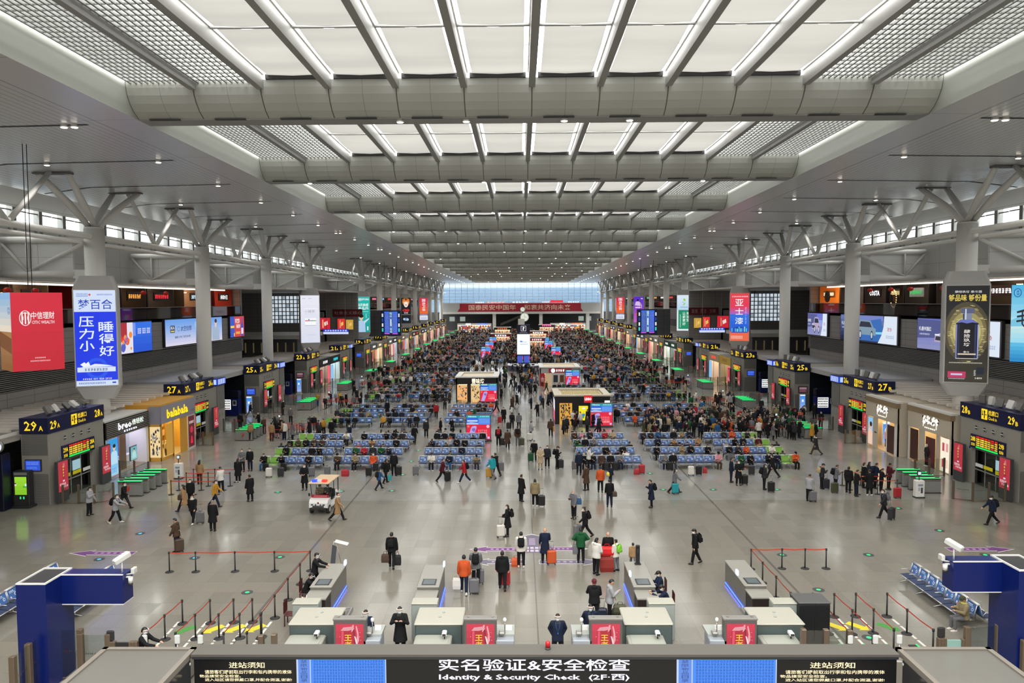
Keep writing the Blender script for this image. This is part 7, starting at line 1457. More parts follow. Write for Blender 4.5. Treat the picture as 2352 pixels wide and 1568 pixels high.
for x0, x1, c, e in ((-.48, -.14, 0x2040ff, 2.2), (-.13, .13, 0xe8e8f0, .8), (.14, .48, 0xff2818, 2.2)): mb = MB(); mb.rbox(x0, x1, .25, .5, 1.96, 2.1, hexm(c, .3, e), .04); mb.build('roof_beacon', t)
mb = MB(); mb.cyl((.5, 2.3, .9), (.5, 2.3, 2.5), .012, .012, cb, 6); mb.build('aerial', t); mb = MB(); mb.rbox(-.72, -.6, .3, .36, 1.05, 1.25, cb, .02); mb.rbox(.6, .72, .3, .36, 1.05, 1.25, cb, .02); mb.build('mirrors', t)
# ================================================================ people
SKIN = mat('skin', S(206, 160, 132), .55); HAIRB = mat('hair_black', S(22, 18, 17), .5); HAIRG = mat('hair_grey', S(120, 114, 108), .6); SHOE = mat('shoe_black', S(20, 19, 20), .5); SHOEW = mat('shoe_white', S(214, 210, 204), .5)
MASKW = mat('mask_white', S(222, 226, 228), .7); EYE = mat('eye_dark', S(16, 12, 12), .3); M_visor = glassm('visor', (.93, .95, .97), .12, .03)
CLOTH = dict(black=0x1a1a1c, charcoal=0x2e2e32, navy=0x1c2438, grey=0x6c6c70, light_grey=0x9c9ca0, white=0xd6d2ca, brown=0x4a382c, tan=0x9c7c58, khaki=0x8a7c60, red=0xa82830, maroon=0x501c26, orange=0xc4542a, green=0x1e5432, olive=0x42442e, blue=0x2c5480, teal=0x2496a0, yellow=0xb88830, pink=0xc89098, beige=0xb4a084, purple=0x54406c)
def cloth(c): 
    m = hexm(CLOTH[c], .85); m.node_tree.nodes['Principled BSDF'].inputs['Specular IOR Level'].default_value = .2; return m
def remesh(mb, vox, name, smooth=2, dec=1.0, mats=None):
    o = bpy.data.objects.new('tmp', mb.mesh('tmp'))
    m = o.modifiers.new('r', 'REMESH'); m.mode = 'VOXEL'; m.voxel_size = vox
    if smooth: s_ = o.modifiers.new('s', 'SMOOTH'); s_.iterations = smooth; s_.factor = .5
    if dec < 1: d_ = o.modifiers.new('d', 'DECIMATE'); d_.ratio = dec
    me = evaluated(o)
    me.name = name; me.materials.clear()
    for x in (mats or [SKIN]): me.materials.append(x)
    me.polygons.foreach_set('material_index', [0] * len(me.polygons)); me.polygons.foreach_set('use_smooth', [True] * len(me.polygons))
    return me
D = math.radians
# pose: legs (flex, knee) L/R, arms (swing, out, elbow, inward) L/R, lean, head pitch
POSES = dict(
 stand=dict(l=((3, 2), (-2, 2)), a=((4, 9, 12, 5), (2, 9, 14, 5)), lean=2, head=4), phone=dict(l=((2, 2), (-2, 2)), a=((8, 9, 20, 5), (16, 8, 104, 34)), lean=4, head=22),
 clasp=dict(l=((0, 0), (0, 0)), a=((16, 16, 62, 48), (16, 16, 62, 48)), lean=0, head=2), behind=dict(l=((0, 0), (0, 0)), a=((-26, 20, 30, 30), (-26, 20, 30, 30)), lean=0, head=0, sp=5),
 raise2=dict(l=((0, 0), (0, 0)), a=((30, 22, 100, 55), (30, 22, 100, 55)), lean=0, head=2), akimbo=dict(l=((2, 2), (-2, 2)), a=((-8, 42, 62, 60), (-8, 42, 62, 60)), lean=0, head=3),
 walk=dict(l=((27, 6), (-20, 22)), a=((-20, 8, 16, 4), (22, 8, 24, 6)), lean=5, head=4), walk2=dict(l=((-16, 26), (24, 4)), a=((20, 8, 26, 6), (-18, 8, 14, 4)), lean=5, head=4),
 pull=dict(l=((25, 6), (-18, 20)), a=((12, 8, 30, 10), (-30, 12, 6, 0)), lean=6, head=4), carry=dict(l=((16, 6), (-12, 14)), a=((2, 12, 6, 0), (-2, 12, 6, 0)), lean=4, head=3),
 push=dict(l=((18, 4), (-14, 18)), a=((38, 8, 30, 12), (38, 8, 30, 12)), lean=9, head=6), eat=dict(l=((2, 2), (-2, 2)), a=((30, 14, 122, 40), (10, 12, 40, 30)), lean=3, head=10),
 sit=dict(l=((86, 88), (84, 84)), a=((26, 10, 72, 40), (30, 8, 84, 34)), lean=3, head=26, sit=1), sitlean=dict(l=((82, 70), (88, 96)), a=((44, 14, 50, 30), (46, 14, 48, 34)), lean=22, head=24, sit=1), sitback=dict(l=((80, 58), (84, 66)), a=((14, 16, 52, 46), (14, 16, 52, 46)), lean=-9, head=0, sit=1))
_PM = {}
def frame_of(pose):
    p = POSES[pose]; th, sh, an = .42, .41, .09; J = {}
    drop = [th * math.cos(D(a)) + sh * math.cos(D(a - k)) + an for a, k in p['l']]
    hz = .50 if p.get('sit') else max(drop); P0 = Vector((0, 0, hz)); J['pel'] = P0
    for s, (a, k), nm in ((1, p['l'][0], 'L'), (-1, p['l'][1], 'R')):
        h = P0 + Vector((s * .095, 0, 0)); sp = D(p.get('sp', 2)); kn = h + Vector((s * th * math.sin(sp), -th * math.sin(D(a)), -th * math.cos(D(a)))); b = D(a - k); ak = kn + Vector((s * sh * math.sin(sp) * .6, -sh * math.sin(b), -sh * math.cos(b)))
        fp = b * .5 if b > 0 else b; J['hip' + nm], J['kn' + nm], J['an' + nm] = h, kn, ak; J['foot' + nm] = max(-.6, min(.5, fp))
    l = D(p['lean']); up = Vector((0, -math.sin(l), math.cos(l))); fw = Vector((0, -math.cos(l), -math.sin(l))); J['up'], J['fw'] = up, fw
    J['chest'] = P0 + up * .34; J['neck'] = P0 + up * .53; J['head'] = P0 + up * .56 + Vector((0, -.02 - .05 * math.sin(D(p['head'])), .115)); J['hp'] = D(p['head']) + l * .5
    for s, (sw, ou, el, iw), nm in ((1, p['a'][0], 'L'), (-1, p['a'][1], 'R')):
        sh_ = P0 + up * .475 + Vector((s * .185, 0, 0)); sw, ou, el, iw = D(sw) + l, D(ou), D(el), D(iw)
        u = Vector((s * math.sin(ou), -math.sin(sw) * math.cos(ou), -math.cos(sw) * math.cos(ou))); e = sh_ + u * .28
        f = Vector((-s * math.sin(iw) if iw > .2 else s * .06, -math.sin(sw + el), -math.cos(sw + el))); f.normalize(); wv = e + f * .25; J['sh' + nm], J['el' + nm], J['wr' + nm], J['fd' + nm] = sh_, e, wv, f
    return J
def ring(c, a, b, up, n=12, fw=None):
    x = Vector((1, 0, 0)); y = up.cross(x).normalized(); return [c + x * (a * math.cos(2 * PI * j / n)) + y * (b * math.sin(2 * PI * j / n)) for j in range(n)]
def part(pose, what):
    k = (pose, what)
    if k in _PM: return _PM[k]
    J = frame_of(pose); up = J['up']; mb = MB(); P0 = J['pel']; sit = POSES[pose].get('sit')
    def limb(pts, r): mb.tube(pts, r, SKIN, 10); mb.ell(pts[0], (r[0],) * 3, SKIN, 10, 6); [mb.ell(pts[i], (r[i] * .99,) * 3, SKIN, 10, 6) for i in range(1, len(pts))]
    if what == 'body':
        mb.loft([ring(P0 + up * z, a, b, up) for z, a, b in ((-.02, .13, .09), (.15, .12, .085), (.36, .15, .1), (.46, .14, .08), (.53, .05, .05))], SKIN)
        limb([J['chest'] + up * .17, J['head'] - Vector((0, -.01, .04))], [.052, .05])
        H = J['head']; R = Matrix.Rotation(J['hp'], 3, 'X'); mb.ell(H, (.074, .094, .115), SKIN, 16, 12, R); mb.ell(H + R @ Vector((0, -.03, -.055)), (.055, .06, .06), SKIN, 12, 8, R); mb.ell(H + R @ Vector((0, -.098, -.02)), (.014, .018, .026), SKIN, 8, 6, R)
        for s in (-1, 1): mb.ell(H + R @ Vector((s * .077, .005, -.01)), (.014, .025, .034), SKIN, 8, 6, R)
        for s, nm in ((1, 'L'), (-1, 'R')):
            limb([J['hip' + nm], J['kn' + nm], J['an' + nm]], [.07, .05, .038]); limb([J['sh' + nm], J['el' + nm], J['wr' + nm]], [.045, .036, .026])
            f = J['fd' + nm]; mb.ell(J['wr' + nm] + f * .05, (.032, .032, .032), SKIN, 8, 6); limb([J['wr' + nm], J['wr' + nm] + f * .085], [.025, .03]); a = J['an' + nm]; limb([a, a + Vector((0, -.09, -.045))], [.035, .03])
        me = remesh(mb, .014, 'body', 1, .35); ex = MB()
        for s in (-1, 1): ex.ell(H + R @ Vector((s * .03, -.084, .005)), (.012, .008, .008), EYE, 6, 4, R)
        ex.ell(H + R @ Vector((0, -.086, -.062)), (.022, .008, .006), hexm(0x9c5a50, .6), 6, 4, R)
        for s, nm in ((1, 'L'), (-1, 'R')):
            f = J['fd' + nm]; pl = J['wr' + nm] + f * .085; sd = f.cross(Vector((0, 0, 1))); sd = sd.normalized() if sd.length > .1 else Vector((0, 1, 0)); cu = sd.cross(f).normalized()
            for q, L_ in enumerate((.062, .072, .068, .052)):
                b0 = pl + sd * (-.024 + q * .016); ex.tube([b0 - f * .02, b0 + f * L_ * .45 - cu * .004, b0 + f * L_ * .8 - cu * .02, b0 + f * L_ * .9 - cu * .038], [.009, .0085, .008, .006], SKIN, 6)
            b0 = pl - f * .05 + sd * (-.026 * 1); ex.tube([b0, b0 - sd * .022 + f * .022, b0 - sd * .026 + f * .05 - cu * .008], [.011, .01, .007], SKIN, 6)
        em = ex.mesh('x'); import bmesh; bm = bmesh.new(); bm.from_mesh(me); n0 = len(bm.faces); bm.from_mesh(em)
        me.materials.clear(); [me.materials.append(x) for x in [SKIN] + [x for x in ex.m if x is not SKIN]]; order = {i: ([SKIN] + [x for x in ex.m if x is not SKIN]).index(x) for i, x in enumerate(ex.m)}
        bm.faces.ensure_lookup_table()
        for i in range(n0, len(bm.faces)): bm.faces[i].material_index = order[bm.faces[i].material_index]; bm.faces[i].smooth = True
        bm.to_mesh(me); bm.free()
    elif what == 'trousers':
        mb.loft([ring(P0 + up * z, a, b, up) for z, a, b in ((-.1, .12, .1), (-.02, .165, .115), (.08, .15, .105), (.16, .13, .09))], SKIN)
        for s, nm in ((1, 'L'), (-1, 'R')): limb([J['hip' + nm], (J['hip' + nm] + J['kn' + nm]) / 2, J['kn' + nm], J['an' + nm] + (J['kn' + nm] - J['an' + nm]) * .12], [.104, .096, .08, .068])
        me = remesh(mb, .02, 'trousers', 2, .5)
    elif what in ('jacket', 'long', 'puffer'):
        k_ = 1.24 if what == 'puffer' else 1.1
        prof = [(-.13, .19, .145), (-.02, .185, .14), (.12, .165, .125), (.3, .185, .135), (.42, .19, .12), (.5, .12, .085), (.56, .075, .075)]
        if what == 'long' and not sit: prof = [(-.42, .235, .2), (-.3, .22, .18), (-.15, .2, .155)] + prof[1:]
        if sit: prof = prof[1:]
        mb.loft([ring(P0 + (up if z > 0 else Vector((0, 0, 1))) * z, a * k_, b * k_, up) for z, a, b in prof], SKIN)
        if what == 'puffer': mb.ell(J['neck'] + up * .0 + Vector((0, .07, 0)), (.12, .09, .085), SKIN, 12, 8)
        for s, nm in ((1, 'L'), (-1, 'R')):
            limb([J['sh' + nm] - Vector((s * .04, 0, 0)), J['sh' + nm], (J['sh' + nm] + J['el' + nm]) / 2, J['el' + nm], J['wr' + nm]], [.075 * k_, .075 * k_, .066 * k_, .06 * k_, .048 * k_])
            if what == 'long' and sit: limb([J['hip' + nm], (J['hip' + nm] * .3 + J['kn' + nm] * .7)], [.115, .11])
        if sit: mb.loft([ring(P0 + up * z, a * k_, b * k_, up) for z, a, b in ((-.06, .18, .15), (.06, .175, .14))], SKIN)
        me = remesh(mb, .022, 'coat', 2, .5)
    elif what == 'shoes':
        for nm in 'LR':
            a = J['an' + nm]; R = Matrix.Rotation(-J['foot' + nm], 3, 'X')
            T_ = lambda v: tuple(a + R @ Vector(v))
            mb.loft([[T_((x * w_, y, z)) for x, z in ((-1, -.085), (1, -.085), (1, -.045), (.6, h), (-.6, h), (-1, -.045))] for y, w_, h in ((.07, .032, .03), (.03, .042, .05), (-.06, .045, .0), (-.14, .042, -.04), (-.175, .025, -.055))], SKIN)
        me = mb.mesh('shoes')
    elif what.startswith('hair'):
        H = J['head']; R = Matrix.Rotation(J['hp'], 3, 'X'); kd = what[5:]
        def cap(r, cut, back):
            vs, fs = [], []; n, kk = 16, 7
            for i in range(kk + 1):
                t = (PI * .62) * i / kk
                for j in range(n):
                    p = 2 * PI * j / n; yb = math.sin(p); tt = min(t, PI * (cut if yb < -.35 else back)); tt = min(tt, PI * (.40 if abs(yb) <= .35 else 1))
                    vs.append(tuple(H + R @ Vector((r[0] * math.sin(tt) * math.cos(p), r[1] * math.sin(tt) * yb + .006, r[2] * math.cos(tt)))))
            for i in range(kk):
                for j in range(n): fs.append((i * n + j, i * n + n + j, i * n + n + (j + 1) % n, i * n + (j + 1) % n))
            mb.add(vs, fs, SKIN, True)
        if kd == 'bald': cap((.0755, .097, .1165), .2, .2)
        else: cap((.088, .108, .13), .30, .60)
        if kd == 'long': mb.loft([ring(H + R @ Vector((0, y, z)), a, b, Vector((0, 0, 1)), 10) for z, y, a, b in ((.06, .035, .07, .06), (-.03, .055, .09, .055), (-.14, .075, .095, .05), (-.26, .08, .08, .04), (-.3, .08, .04, .02))], SKIN)
        if kd == 'bun': mb.ell(H + R @ Vector((0, .09, .08)), (.045, .045, .045), SKIN, 10, 8)
        if kd == 'cap': mb.ell(H + R @ Vector((0, 0, .055)), (.092, .112, .075), SKIN, 14, 8, R); mb.ell(H + R @ Vector((0, -.1, .045)), (.07, .075, .012), SKIN, 10, 4, R)
        if kd == 'beanie': mb.ell(H + R @ Vector((0, .005, .06)), (.096, .115, .095), SKIN, 14, 9, R); mb.tube([H + R @ Vector((.096 * math.cos(q * PI / 8), .006 + .114 * math.sin(q * PI / 8), .045)) for q in range(17)], .016, SKIN, 6)
        me = mb.mesh('hair')
    elif what == 'mask':
        H = J['head']; R = Matrix.Rotation(J['hp'], 3, 'X'); vs, fs = [], []
        for i, z in enumerate((-.005, -.03, -.065, -.1)):
            for j in range(7): a = PI * (-.5 + (j - 3) * .155); r_ = (.079, .09, .088, .068)[i]; vs.append(tuple(H + R @ Vector((r_ * .92 * math.cos(a) if True else 0, (r_ * 1.22) * math.sin(a) - (.006 if 1 < j < 5 else 0), z))))
        for i in range(3):
            for j in range(6): fs.append((i * 7 + j, i * 7 + j + 1, i * 7 + 8 + j, i * 7 + 7 + j))
        mb.add(vs, fs, SKIN, True); me = mb.mesh('face_mask')
    elif what == 'visor':
        H = J['head']; R = Matrix.Rotation(J['hp'], 3, 'X'); vs, fs = [], []
        for i, z in enumerate((.06, -.05, -.17)):
            for j in range(9): a = PI * (-.5 + (j - 4) * .11); vs.append(tuple(H + R @ Vector((.125 * math.cos(a), .15 * math.sin(a), z))))
        for i in range(2):
            for j in range(8): fs.append((i * 9 + j, i * 9 + j + 1, i * 9 + 10 + j, i * 9 + 9 + j))
        mb.add(vs, fs, SKIN, True); me = mb.mesh('face_shield')
    elif what == 'band':
        H = J['head']; R = Matrix.Rotation(J['hp'], 3, 'X'); mb.tube([H + R @ Vector((.105 * math.cos(PI + q * PI / 8), .13 * math.sin(PI + q * PI / 8), .055)) for q in range(9)], .011, SKIN, 6); me = mb.mesh('shield_band')
    elif what == 'backpack':
        c = J['chest'] - J['fw'] * .22 + up * .02
        M_ = Matrix.Translation(c) @ Matrix.Rotation(D(POSES[pose]['lean']), 4, 'X')
        mb.rbox(-.16, .16, -.09, .09, -.24, .2, SKIN, .06, M_); mb.rbox(-.12, .12, .07, .13, -.2, .0, SKIN, .03, M_)
        for s in (-1, 1): mb.tube([M_ @ Vector((s * .11, -.08, .15)), M_ @ Vector((s * .11, -.16, .22)), M_ @ Vector((s * .12, -.335, .12)), M_ @ Vector((s * .13, -.3, -.12))], .016, SKIN, 6)
        me = mb.mesh('backpack')
    elif what == 'scarf':
        mb.tube([J['neck'] + Vector((.085 * math.cos(q * PI / 6), .085 * math.sin(q * PI / 6), .02)) for q in range(13)], .038, SKIN, 8); me = mb.mesh('collar')
    elif what == 'lanyard':
        f = J['fw']; q = lambda x, z, o: J['pel'] + up * z + Vector((x, 0, 0)) + f * o
        mb.tube([q(-.08, .52, .07), q(-.05, .35, .15), q(0, .22, .165), q(.05, .35, .15), q(.08, .52, .07)], .008, SKIN, 6); mb.cbox(q(0, .16, .17), (.05, .012, .09), SKIN); me = mb.mesh('lanyard')
    me.materials.clear() if what != 'body' else None
    if what != 'body': me.materials.append(SKIN)
    me.polygons.foreach_set('use_smooth', [True] * len(me.polygons)); _PM[k] = me; return me
NPEOPLE = 0
def person(label, loc, rz, pose='stand', coat='jacket', cc='black', tc_='black', hair='short', hc=HAIRB, mask=True, scale=1.03, extra=(), shoes=SHOE, group=None, parts=True):
    global NPEOPLE; NPEOPLE += 1
    t = thing('person', label, 'person', loc, rz, group); t.scale = (scale,) * 3
    def link(nm, me, m):
        o = bpy.data.objects.new(nm, me); COL.objects.link(o); o.parent = t
        if m is not None: o.material_slots[0].link = 'OBJECT'; o.material_slots[0].material = m
        return o
    link('body', part(pose, 'body'), None); link('coat', part(pose, coat), cloth(cc)); link('trousers', part(pose, 'trousers'), cloth(tc_)); link('shoes', part(pose, 'shoes'), shoes)
    if hair: link({'cap': 'cap', 'beanie': 'knitted_hat'}.get(hair, 'hair'), part(pose, 'hair_' + hair), hc)
    if mask: link('face_mask', part(pose, 'mask'), MASKW)
    for e in extra:
        nm, c = e if isinstance(e, tuple) else (e, 'black')
        link({'backpack': 'backpack', 'scarf': 'collar', 'visor': 'face_shield', 'band': 'shield_band', 'lanyard': 'lanyard'}[nm], part(pose, nm), M_visor if nm == 'visor' else MASKW if nm == 'band' else cloth(c) if c in CLOTH else c)
    return t
# ---------------------------------------------------------------- luggage
_SC = {}
def suitcase(label, loc, rz, c='black', s=1.0, handle=True, group=None):
    m = hexm(CLOTH[c], .4); t = thing('suitcase', label, 'suitcase', loc, rz, group); t.scale = (s,) * 3
    if not _SC:
        mb = MB(); mb.rbox(-.2, .2, -.12, .12, .07, .64, SKIN, .045)
        for q in range(5): mb.box(-.15 + q * .072, -.13 + q * .072, -.126, .126, .12, .6, SKIN)
        _SC['shell'] = mb.mesh('shell'); mb = MB()
        for x in (-.09, .09): mb.cyl((x, .08, .62), (x, .08, 1.02), .01, .01, SKIN, 6)
        mb.box(-.1, .1, .06, .1, 1.0, 1.03, SKIN); _SC['pull_handle'] = mb.mesh('pull_handle')
        mb = MB(); mb.tube([(-.06, 0, .64), (-.05, 0, .67), (.05, 0, .67), (.06, 0, .64)], .012, SKIN, 6); _SC['grip'] = mb.mesh('grip')
        mb = MB(); mb.cyl((-.012, 0, 0), (.012, 0, 0), .035, .035, SKIN, 10); mb.box(-.014, .014, -.012, .012, 0, .05, SKIN); _SC['wheel'] = mb.mesh('wheel')
        for x in _SC.values(): x.materials.clear(); x.materials.append(M_rubber)
    def link(nm, m, loc=(0, 0, 0)):
        o = bpy.data.objects.new(nm, _SC[nm]); COL.objects.link(o); o.parent = t; o.location = loc
        if m: o.material_slots[0].link = 'OBJECT'; o.material_slots[0].material = m
    link('shell', m); link('grip', None)
    if handle: link('pull_handle', M_steel)
    for x in (-.15, .15):
        for y in (-.08, .08): link('wheel', None, (x, y, .035))
    return t
def bag(label, loc, c, w=.3, d=.14, h=.32, hang=0.0, rz=0.0, name='bag', cat='bag', m=None):
    t = thing(name, label, cat, loc, rz); m = m or hexm(CLOTH[c], .7); mb = MB()
    mb.loft([[(x * a, y * b, z) for x, y in ((-1, -1), (1, -1), (1, 1), (-1, 1))] for a, b, z in ((w * .46, d * .4, 0), (w * .5, d * .5, h * .3), (w * .48, d * .42, h * .8), (w * .4, d * .2, h))], m, True, False); mb.build('sack', t)
    mb = MB(); mb.tube([(-w * .22, 0, h * .97), (-w * .14, 0, h * 1.3), (w * .14, 0, h * 1.3), (w * .22, 0, h * .97)], .012, m, 6); mb.build('handles', t)
    return t
FC = {'c': 0.0, 'a': PI, 'r': PI / 2, 'l': -PI / 2, 'cr': PI / 4, 'cl': -PI / 4, 'ar': PI * .75, 'al': -PI * .75}
def at(px, py): return tuple(G(px, py)) if px > 99 else (px, py, 0)
def who(label, px, py, f, pose, coat, cc, tc_='black', hair='short', **k): return person(label, at(px, py), FC[f] if isinstance(f, str) else f, pose, coat, cc, tc_, hair, **k)
BP = ('backpack', 'black')
# --- officers and staff of the security lanes
OFF = dict(extra=('visor', 'band', ('lanyard', 'blue')))
who('officer with a face shield and lanyard standing alone at the centre, hands behind the back', 1281, 1521, 'c', 'behind', 'jacket', 'navy', 'black', 'short', scale=1.05, **OFF)
who('officer with a face shield in a long dark coat, hands raised to the chest', 920, 1502, 'c', 'raise2', 'long', 'black', 'black', 'short', scale=1.05, extra=('visor', 'band'))
who('officer with a face shield behind the first grey check counter', 842, 1508, 'c', 'clasp', 'jacket', 'navy', 'black', 'short', **OFF)
who('officer with a face shield and lanyard behind the third red lightbox', 1356, 1494, 'c', 'behind', 'jacket', 'navy', 'black', 'short', **OFF)
who('officer with a face shield leaning over the sensors at the left entry lanes', 328, 1551, 'r', 'push', 'jacket', 'black', 'black', 'short', extra=('visor', 'band'))
who('officer standing bent over the farther end of the leftmost inspection desk', -9.95, 32.6, 'r', 'push', 'jacket', 'black', 'black', 'cap', extra=('visor', 'band'))
who('officer seated on a dark red chair at the leftmost inspection desk', -9.98, 31.3, 'r', 'sitlean', 'jacket', 'black', 'black', 'cap', extra=('visor', 'band'))
who('officer with a face shield seated low behind the leftmost grey cabinet', 697, 1437, 'cr', 'sit', 'jacket', 'black', 'black', 'short', extra=('visor', 'band'))
who('officer with a blue lanyard seated at the right inspection desk, farther of two', 5.36, 31.4, 'l', 'sit', 'jacket', 'navy', 'black', 'cap', extra=(('lanyard', 'blue'),))
who('officer seated at the right inspection desk, nearer of two, before the white cabinet', 5.4, 29.95, 'l', 'sitlean', 'jacket', 'navy', 'black', 'cap')
who('passenger in a black puffer coat and dark red hat at the right check', 1365, 1430, 'a', 'eat', 'puffer', 'black', 'black', 'beanie', hc=hexm(0x5c1424, .8), mask=False)
who('passenger in a light grey hooded jacket bending over luggage at the right check', 1400, 1428, 'r', 'phone', 'puffer', 'light_grey', 'black', 'short', mask=False)
suitcase('dark blue suitcase between the black-coated and grey-hooded passengers at the right check', at(1383, 1432), 0, 'navy', 1.0); bag('black bag on the luggage before the grey-hooded passenger', at(1416, 1440), 'black', .4, .3, .75); bag('olive camouflage sack on the exit rollers of the third scanner', tuple(G(1424, 1408, .76)), 'olive', .5, .3, .35)
who('person in a yellow and green hi-vis jacket and knitted hat sitting on the foreground bench', 2214, 1446, 'l', 'sit', 'puffer', 'khaki', 'grey', 'beanie', hc=hexm(0x3c4028, .8), mask=False, extra=(('scarf', hexm(0xb8c060, .8)),), shoes=SHOEW)
